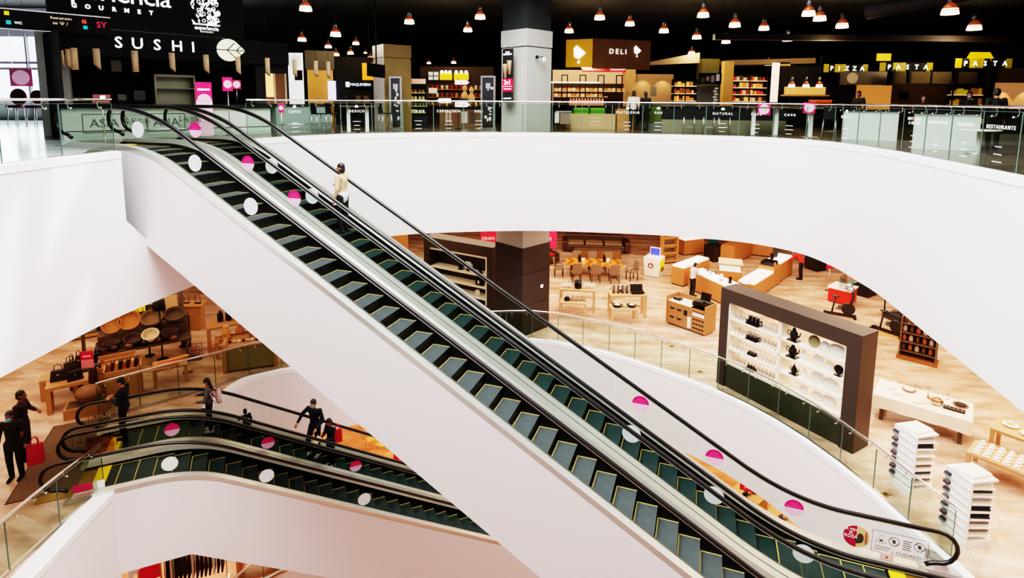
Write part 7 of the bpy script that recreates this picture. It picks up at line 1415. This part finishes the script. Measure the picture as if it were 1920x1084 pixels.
t = thing('wall_rosette', 'round yellow woven rosette with a dark red centre hanging above the straw hats', 'ornament', M(-14.3, 20.0), radians(32)); a = MB(); a.lathe([(0.55, 0), (0.6, 0.03), (0.4, 0.06)], (0, 0, 1.25), 30, 0, 'y'); obj('yellow_ring', a, mat('yarn_yellow', (246, 204, 20), 0.7, emit=0.2, noise=0.15, scale=20), t); a = MB(); a.lathe([(0.26, -0.03), (0.22, -0.05)], (0, 0, 1.25), 24, 0, 'y'); obj('red_centre', a, mat('yarn_red', (120, 30, 40), 0.7), t); a = MB(); a.tube([(0, 0.05, 0), (0, 0.05, 1.2)], 0.03, 6); obj('post', a, BLACK, t); a = MB(); a.cyl((0, 0.05, 0), 0.2, 0.03, 14); obj('foot', a, BLACK, t)
t = thing('framed_pictures', 'pair of small dark picture frames on a pale board under the yellow rosette', 'picture', M(-13.7, 20.6), radians(20)); add(t, 'board', -0.9, 0.8, 0.02, 0.08, 0.1, 1.6, mat('board_pale', (222, 186, 140), 0.6)); add(t, 'frame', -0.3, 0.0, -0.02, 0.02, 1.0, 1.35, WOODD); add(t, 'frame', 0.1, 0.4, -0.02, 0.02, 0.95, 1.3, WOODD); add(t, 'picture_sheet', 0.15, 0.35, -0.025, -0.02, 1.0, 1.25, WPAINT); add(t, 'foot', -0.9, 0.8, -0.1, 0.2, 0, 0.1, WOODD)
t = thing('floor_lamp', 'tall thin black floor lamp with a dark drum shade beside the straw hats', 'lamp', M(-12.3, 18.8)); a = MB(); a.cyl((0, 0, 0.03), 0.025, 1.9, 10); obj('pole', a, BLACK, t); a = MB(); a.cyl((0, 0, 0), 0.18, 0.03, 16); obj('base', a, BLACK, t); a = MB(); a.lathe([(0.2, 1.85), (0.18, 2.2)], (0, 0, 0), 16); obj('shade', a, mat('shade_black', (20, 18, 18), 0.7), t)
for k, (x, y) in enumerate(((-12.95, 19.1), (-12.2, 19.9))): t = thing('display_post', ['thin black display post between the straw hats and floor lamp', 'brown wooden display post beyond the floor lamp'][k], 'post', M(x, y)); a = MB(); a.cyl((0, 0, 0.02), 0.03 if k == 0 else 0.08, 2.4, 10); obj('shaft', a, BLACK if k == 0 else WOODD, t); a = MB(); a.cyl((0, 0, 0), 0.16, 0.02, 14); obj('foot', a, BLACK, t)
t = thing('lectern', 'pale wooden lectern standing alone on the open floor', 'lectern', M(-12.7, 21.5), 0.1); a = MB(); a.box(-0.38, 0.38, -0.2, 0.2, 0, 1.0); a.v = [(v[0] * (0.8 if v[2] < 0.5 else 1.0), v[1], v[2]) for v in a.v]; obj('body', a, BENCH, t); a = MB(); a.cbox((0, -0.02, 1.05), (0.9, 0.5, 0.04), 0, 0, 0.15); obj('top', a, BENCH, t)
for k, x in enumerate((-0.25, 0.2)): t = thing('wire_stand', ['small wire stand on the lectern, hat side', 'small wire stand on the lectern, table side'][k], 'stand', (-12.7 + x, 21.5, ZM + 1.08)); a = MB(); a.tube([(-0.1, 0, 0), (-0.1, 0, 0.3), (0.1, 0, 0.3), (0.1, 0, 0)], 0.01, 5); obj('frame', a, BLACK, t); add(t, 'base', -0.12, 0.12, -0.06, 0.06, -0.02, 0.005, BLACK)
t = thing('wire_candle_stand', 'wire lantern stand on the floor below the lectern', 'lantern', M(-11.2, 18.9), 0.2); add(t, 'base', -0.22, 0.22, -0.18, 0.18, 0, 0.06, WOODD)
a = MB()
for x in (-0.18, 0, 0.18):
    for y in (-0.14, 0.14): a.tube([(x, y, 0.06), (x, y, 0.5)], 0.008, 4)
for z in (0.25, 0.5): a.tube([(-0.18, -0.14, z), (0.18, -0.14, z), (0.18, 0.14, z), (-0.18, 0.14, z)], 0.008, 4, 0, True)
obj('wire_cage', a, BLACK, t); a = MB(); a.ball((-0.05, 0, 0.33), 0.08); obj('candle_globe', a, RATT, t)
ptable('display_table', 'oak table piled with dark bottles and wooden bowls near the escalator cladding', -10.45, 19.9, radians(30), 1.5, 0.9, 1.0, BENCH, 0.13); ptable('display_table', 'lower oak table with clay jugs in front of the bottle table', -10.1, 19.35, radians(30), 1.1, 0.6, 0.62, BENCH, 0.1)
for k in range(3): tag(obj('dark_bottle', MB().lathe([(0.09, 0), (0.1, 0.05), (0.1, 0.3), (0.04, 0.36), (0.04, 0.4)], (0, 0, 0), 12), PEWT, None, (-10.75 + 0.24 * k, 19.85 + 0.12 * k, ZM + 1.0)), 'dark bottle on the oak table near the cladding, ' + ['by the lectern side', 'middle one', 'by the cladding side'][k], 'bottle', 'dark bottles on the oak table')
for k, (x, y, z, m, lb) in enumerate(((-10.35, 19.45, .62, mat('clay', (226, 170, 110), 0.6), 'clay jug with a pale collar on the lower oak table'), (-9.95, 19.65, .62, mat('clay_dark', (190, 130, 84), 0.6), 'larger clay jug at the cladding end of the lower oak table'))): ware(lb, 'jug', (x, y, ZM + z), [(0.12, 0), (0.16, 0.12), (0.09, 0.3), (0.11, 0.36)], m, name='clay_jug')
basket('shallow wooden bowl on the lower oak table', -10.25, 19.1, .62, .2, .1, RATT, grp='bowls on the oak tables'); basket('pinkish basket half hidden by the escalator cladding', -9.35, 20.0, .9, .24, .2, mat('basket_pink', (206, 140, 110), 0.7, noise=0.2), grp='bowls on the oak tables')
t = thing('plant_stand', 'round stand under the pinkish basket by the cladding', 'stand', M(-9.35, 20.0)); a = MB(); a.cyl((0, 0, 0.03), 0.06, 0.84, 10); obj('post', a, WOODD, t); a = MB(); a.cyl((0, 0, 0), 0.2, 0.03, 14); obj('foot', a, WOODD, t); a = MB(); a.cyl((0, 0, 0.86), 0.22, 0.04, 16); obj('top', a, WOODD, t)
for k in range(4): ware('dark blackened pot in the heap between the two oak tables', 'pot', (-9.9 + 0.3 * k, 20.35 + 0.1 * (k % 2), ZM + 1.0), [(0.1, 0), (0.13, 0.1), (0.07, 0.22)], PEWT, group='dark pots on the oak table') if k < 2 else None
t = thing('display_plinth', 'dark low plinth crowded with handbags in front of the wicker table', 'plinth', M(-13.6, 17.12), radians(32)); add(t, 'block', -0.5, 0.48, -0.3, 0.3, 0.03, 0.62, WOODD); add(t, 'recess', -0.45, 0.43, -0.25, 0.25, 0, 0.03, BLACK)
for k in range(6):
    x, y = -0.42 + 0.165 * k, 0.1 * (k % 2) - 0.05; c = [(22, 18, 18), (70, 40, 30), (30, 26, 28), (120, 74, 46)][k % 4]
    handbag('handbag on the dark low plinth before the wicker table, ' + ['at the bench end', 'second from the bench end', 'third from the bench end', 'fourth from the bench end', 'fifth from the bench end', 'at the crate end'][k], (-13.6 + x * cos(0.56) - y * sin(0.56), 17.12 + x * sin(0.56) + y * cos(0.56), ZM + 0.62), 0.56 + 0.2 * (k % 3 - 1), 0.2, 0.32 + 0.06 * (k % 3), 0.16, c, 'handbags on the dark low plinth')
t = thing('planter_box', 'pale wooden planter box with a big round woven pouf near the escalator newel', 'planter', M(-12.45, 15.45), radians(28)); add(t, 'box', -0.5, 0.5, -0.3, 0.3, 0, 0.3, BENCH); add(t, 'inner_board', -0.45, 0.45, -0.25, 0.25, 0.3, 0.302, WOODD)
t = thing('woven_pouf', 'big round woven pouf resting on the planter box', 'pouf', (-12.4, 15.5, ZM + 0.302)); a = MB(); a.ball((0, 0, 0.25), (0.36, 0.3, 0.25), 18); obj('pouf_body', a, mat('pouf_brown', (120, 84, 56), 0.7, noise=0.4, scale=14, bump=0.4), t); a = MB(); a.tube([(0.362 * cos(q * pi / 9), 0.302 * sin(q * pi / 9), 0.25) for q in range(18)], 0.012, 5, 0, True); obj('seam', a, RATD, t)
t = thing('wood_log', 'dark upright log beside the planter box', 'log', M(-12.95, 16.6)); a = MB(); a.lathe([(0.12, 0), (0.11, 0.9), (0.1, 0.92)], (0, 0, 0), 12); obj('trunk', a, mat('bark', (70, 48, 34), 0.8, noise=0.4, scale=8), t)
t = thing('glass_show_case', 'low oak show case with steel top rail against the middle floor railing', 'cabinet', M(-8.95, 18.35), radians(20)); add(t, 'end_post', -0.85, -0.73, -0.3, 0.3, 0, 1.0, BENCH); add(t, 'end_post', 0.73, 0.85, -0.3, 0.3, 0, 1.0, BENCH); add(t, 'case_panel', -0.73, 0.73, -0.25, 0.25, 0.06, 0.86, mat('case_olive', (150, 130, 86), 0.4, noise=0.15)); add(t, 'top_board', -0.73, 0.73, -0.3, 0.3, 0.86, 0.92, BENCH)
for k in range(10): tag(obj('trinket', MB().ball((0, 0, 0.05), (0.05, 0.05, 0.05), 8), [PEWT, SILV, PORC][k % 3], None, (-9.55 + 0.13 * k, 18.15 + 0.047 * k, ZM + 0.92)), 'small dark and bright trinket along the top of the low oak show case', 'trinket', 'trinkets on the low oak show case')
t = thing('distant_shelf', 'brown low shelving far behind the handbag bench', 'shelf', M(-16.6, 20.6), radians(30)); add(t, 'carcass', -1.6, 1.6, -0.25, 0.25, 0.05, 0.95, WOOD); add(t, 'plinth', -1.5, 1.5, -0.2, 0.2, 0, 0.05, BLACK)
for k, (x, y, rz, w, d) in enumerate(((-12.1, 13.85, 0.3, 0.5, 0.35), (-10.9, 17.9, 0.4, 0.3, 0.2), (-9.6, 16.55, 0.3, 0.22, 0.16))): t = thing('floor_hatch', ['dark square floor plate behind the shopper with the red bag', 'small bronze floor socket below the wire lantern stand', 'small bronze floor socket behind the long haired rider'][k], 'floor plate', (x, y, ZM + 0.001), rz); add(t, 'plate', -w / 2, w / 2, -d / 2, d / 2, 0, 0.008, mat('hatch_brown', (84, 66, 50), 0.5)); add(t, 'recess', -w / 4, w / 4, -d / 4, d / 4, 0.008, 0.011, mat('hatch_bronze', (150, 120, 60), 0.4, 0.6))
t = thing('floor_mat', 'brown floor mat in front of the lower escalator newels', 'mat', (-10.9, 12.9, ZM + 0.001), AZ2); add(t, 'pile', -1.0, 0.3, -0.9, 2.4, 0, 0.012, mat('mat_brown', (96, 76, 58), 0.9, noise=0.2, scale=20)); add(t, 'border', -1.03, 0.33, -0.93, 2.43, 0, 0.008, mat('mat_edge', (60, 46, 36), 0.8))
# ------------------------------------------------------------------ notices on the escalator glass
NOT = mat('notice_ink', (66, 56, 50), 0.6)
def eboard(parent, x, z, y, w=0.95, h=0.46):
    t = MB()
    for s in (-1, 1): t.box(x + s * w / 2 - 0.004, x + s * w / 2 + 0.004, y - 0.004, y, z - h / 2, z + h / 2); t.box(x - w / 2, x + w / 2, y - 0.004, y, z + s * h / 2 - 0.004, z + s * h / 2 + 0.004)
    for k in range(3): t.box(x - 0.42, x - 0.14 - 0.02 * k, y - 0.004, y, z - 0.10 - 0.035 * k, z - 0.09 - 0.035 * k)
    t.tube([(x - 0.42, y, z - 0.02), (x - 0.32, y, z + 0.16), (x - 0.22, y, z - 0.02)], 0.007, 4, 0, True); t.box(x - 0.35, x - 0.29, y - 0.004, y, z + 0.01, z + 0.05)
    for cx_ in (x - 0.10, x + 0.33): t.tube([(cx_ + 0.09 * cos(q * pi / 10), y, z + 0.06 + 0.09 * sin(q * pi / 10)) for q in range(20)], 0.007, 4, 0, True); t.tube([(cx_ - 0.064, y, z + 0.124), (cx_ + 0.064, y, z - 0.004)], 0.007, 4); t.ball((cx_, y, z + 0.06), (0.03, 0.004, 0.045), 8)
    for k in range(5): t.box(x + 0.05, x + 0.2 - 0.02 * (k % 2), y - 0.004, y, z + 0.12 - 0.045 * k, z + 0.135 - 0.045 * k)
    o = obj('warning_notice', t, NOT, parent); text('¡¡ CUIDADO !!', 0.095, NOT, parent, (x + 0.16, y - 0.004, z - 0.17), name='lettering'); return o
eb = bpy.data.objects['escalator.001']; ec = bpy.data.objects['escalator.002']; ed = bpy.data.objects['escalator.003']; ea = bpy.data.objects['escalator']
XB = 8.0 / T30
eboard(eb, XB + 2.05, -7.50, 0.615); eboard(ed, -2.2, 0.52, 0.615); eboard(ed, -2.25, 0.52, -0.64); eboard(ea, -1.9, 0.52, 0.615, 0.7); eboard(eb, -2.0, 0.52, 0.615, 0.7)
a = MB(); x, z, y = XB + 1.30, -7.50, 0.61; a.disc((x, y, z), 0.235, pi / 2 * 0, 0.004, 30, 0)
tt = obj('promotion_sticker', a, mat('promo_tan', (206, 176, 120), 0.6, emit=0.08), eb)
a = MB(); n = 15; pts = [(x + 0.236 * cos(pi / 2 + pi * q / n), z + 0.236 * sin(pi / 2 + pi * q / n)) for q in range(n + 1)]; a.xprism(pts, y - 0.005, y - 0.003); obj('sticker_half', a, mat('promo_crimson', (166, 14, 62), 0.6, emit=0.08), eb)
a = MB(); a.ball((x + 0.07, y - 0.004, z - 0.02), (0.06, 0.003, 0.11), 10); a.ball((x + 0.02, y - 0.004, z - 0.08), (0.05, 0.003, 0.07), 10); obj('sticker_figure', a, NOT, eb)
text('LA VIDA\nES', 0.07, WPAINT, eb, (x - 0.10, y - 0.008, z + 0.10), name='lettering'); text('ROSA', 0.095, WPAINT, eb, (x - 0.10, y - 0.008, z - 0.015), name='lettering'); text('CUIDADO', 0.06, mat('promo_ink', (150, 30, 40), 0.6), eb, (x + 0.17, y - 0.008, z), ry=-pi / 2, name='lettering')
a = MB(); a.box(XB + 1.85 - 0.12, XB + 1.85 + 0.12, 0.608, 0.611, -7.86, -7.72); obj('small_notice', a, mat('notice_rose', (226, 196, 196), 0.6), eb); a = MB(); a.ball((XB + 1.85, 0.606, -7.80), (0.02, 0.002, 0.03), 8); obj('notice_mark', a, REDS, eb)
for ee, yy in ((ec, 0.615), ):
    a = MB(); a.box(-2.35, -1.75, yy - 0.004, yy, 0.30, 0.82); obj('pink_notice', a, glass_mat('pink_film', (240, 212, 220), 0.05), ee); a = MB(); a.box(-1.95, -1.72, -0.635, -0.631, 0.14, 0.34); obj('white_notice', a, WPAINT, ee); a = MB(); a.box(-2.35, -1.96, -0.635, -0.631, 0.16, 0.33); obj('pink_strip', a, PINK, ee)
# ------------------------------------------------------------------ lowest floor
def L(x, y): return (x, y, ZL)
t = thing('sale_stand', 'crimson framed sale poster stand on the lowest floor', 'sign', L(-12.75, 17.9), 0.5); add(t, 'board', -0.3, 0.3, -0.02, 0.02, 0.2, 1.7, REDS); add(t, 'frame', -0.36, -0.3, -0.05, 0.05, 0, 1.75, WOOD); add(t, 'frame', 0.3, 0.36, -0.05, 0.05, 0, 1.75, WOOD); add(t, 'frame', -0.36, 0.36, -0.05, 0.05, 1.7, 1.76, WOOD); text('40', 0.4, WPAINT, t, (0.0, -0.03, 1.1)); add(t, 'text_line', -0.2, 0.2, -0.03, -0.02, 1.5, 1.56, WPAINT)
t = thing('clothes_rail', 'clothes rail under a crimson sale header on the lowest floor', 'clothes rail', L(-11.0, 17.75), 0.35); add(t, 'header', -0.95, 0.95, -0.03, 0.03, 1.75, 2.2, REDS); text('GRAN BARATA', 0.2, WPAINT, t, (0, -0.04, 1.98)); a = MB(); a.tube([(-0.95, 0, 0), (-0.95, 0, 1.7), (0.95, 0, 1.7), (0.95, 0, 0)], 0.025, 6); obj('frame', a, STEEL, t)
for s in (-0.95, 0.95): add(t, 'foot', s - 0.05, s + 0.05, -0.3, 0.3, 0, 0.04, STEEL)
for k in range(14):
    x = -0.85 + 0.13 * k; c = [(26, 24, 26), (34, 32, 36), (50, 40, 40), (200, 196, 190), (30, 30, 40)][(k * 3) % 5]
    g = thing('hanging_garment', 'dark garment on the rail under the crimson header' if sum(c) < 300 else 'pale garment on the rail under the crimson header', 'garment', (-11.0 + x * cos(0.35), 17.75 + x * sin(0.35), ZL), 0.35, 'garments on the lowest floor rail'); a = MB(); a.box(-0.03, 0.03, -0.22, 0.22, 0.55, 1.55); a.v = [(v[0], v[1] * (1.0 if v[2] < 1 else 0.7), v[2]) for v in a.v]; obj('cloth_body', a, cloth(c), g, bevel=0.02); a = MB(); a.tube([(0, 0, 1.55), (0, 0, 1.72)], 0.006, 4); obj('hanger', a, STEEL, g)
t = thing('cloth_table', 'brown table heaped with dark clothes on the lowest floor', 'table', L(-9.15, 18.8), 0.3); add(t, 'table_top', -0.8, 0.8, -0.5, 0.5, 0.7, 0.78, WOOD); add(t, 'end_panel', -0.8, -0.7, -0.5, 0.5, 0, 0.7, WOOD); add(t, 'end_panel', 0.7, 0.8, -0.5, 0.5, 0, 0.7, WOOD)
for k in range(6): stack('folded dark clothes on the brown table of the lowest floor', (-9.7 + 0.2 * k, 18.5 + 0.07 * k + 0.2 * (k % 2), ZL + 0.78), 0.3, (0.26, 0.3, 0.2), [(40, 34, 34), (90, 60, 50), (30, 30, 36)])
t = thing('garment_tower', 'dark clothing tower beside the rail on the lowest floor', 'clothes stand', L(-9.5, 20.4), 0.3); add(t, 'plinth', -0.6, 0.6, -0.4, 0.4, 0, 0.9, WOOD); a = MB(); blobs(a, (0, 0, 0.95), (0, 0, 1.5), 0.25, 0.22, 5, 0.7); obj('dressed_form', a, cloth((46, 36, 34)), t)
CHR = mat('chair_orange_oak', (214, 150, 80), 0.5)
def lchair(label, x, y, rz, first=[]):
    if not first:
        t = thing('wooden_chair', label, 'chair', (x, y, ZL), rz, 'light wooden chairs on the lowest floor'); add(t, 'seat', -0.22, 0.22, -0.22, 0.22, 0.44, 0.48, CHR, 0.01); a = MB(); a.cbox((0, 0.24, 0.72), (0.42, 0.03, 0.34), 0, 0, -0.15); obj('backrest', a, CHR, t, bevel=0.01)
        for sx in (-1, 1):
            for sy in (-1, 1): a = MB(); a.tube([(sx * 0.17, sy * 0.17, 0.44), (sx * 0.25, sy * 0.25, 0)], [0.022, 0.014], 6); obj('leg', a, CHR, t)
        first += [t, kids(t)]; return t
    return dup(first[0], (x, y, ZL), rz, label, None, first[1])
for k, (x, y, rz) in enumerate(((-6.9, 25.9, 0.5), (-6.3, 25.5, 1.2), (-5.6, 26.3, 2.4))): lchair('light wooden chair on the lowest floor, ' + ['furthest from the red strip', 'middle', 'towards the red strip'][k], x, y, rz)
t = thing('round_table', 'light wooden round table among the lowest floor chairs', 'table', L(-7.0, 27.4)); a = MB(); a.cyl((0, 0, 0.70), 0.6, 0.04, 24); obj('table_top', a, CHR, t)
for k in range(3): a = MB(); a.tube([(0.3 * cos(k * 2.1), 0.3 * sin(k * 2.1), 0.7), (0.5 * cos(k * 2.1), 0.5 * sin(k * 2.1), 0)], 0.025, 6); obj('leg', a, CHR, t)
t = thing('sale_stand', 'crimson sale panel with a yellow thirty, cut by the white cladding', 'sign', L(-4.6, 23.7), 0.3); add(t, 'board', -0.7, 0.9, -0.03, 0.03, 0.2, 2.0, REDS); text('30', 0.8, mat('sale_yellow', (244, 208, 30), 0.5, emit=0.2), t, (-0.1, -0.05, 1.2)); add(t, 'foot', -0.7, 0.9, -0.2, 0.2, 0, 0.2, BLACK)
t = thing('sale_stand', 'small crimson thirty sign over the lowest floor goods', 'sign', L(9.9, 21.5), -0.4); add(t, 'board', -0.28, 0.28, -0.02, 0.02, 1.1, 1.5, REDS); text('30', 0.26, WPAINT, t, (0, -0.03, 1.3)); a = MB(); a.cyl((0, 0, 0), 0.02, 1.1, 8); a.cyl((0, 0, 0), 0.16, 0.02, 12); obj('pole', a, BLACK, t)
for k, (x, y) in enumerate(((10.2, 21.9), (11.0, 20.5), (11.7, 19.1))):
    t = thing('goods_table', 'wooden goods table on the lowest floor, ' + ['below the small crimson sign', 'middle of the row', 'last of the row'][k], 'table', L(x, y), -0.9); add(t, 'table_top', -0.6, 0.6, -0.4, 0.4, 0.68, 0.74, WOOD); add(t, 'end_panel', -0.6, -0.5, -0.4, 0.4, 0, 0.68, WOOD); add(t, 'end_panel', 0.5, 0.6, -0.4, 0.4, 0, 0.68, WOOD)
    for q in range(6): tag(obj('shoe_box_item', MB().ball((0, 0, 0.09), (0.13, 0.08, 0.09), 8), [PEWT, cloth((90, 70, 50)), cloth((150, 130, 110))][q % 3], None, (x - 0.3 + 0.12 * q, y - 0.25 + 0.1 * (q % 2) + 0.05 * q, ZL + 0.74), 0.4 * q), 'small dark goods on the lowest floor tables', 'goods', 'goods on the lowest floor tables')
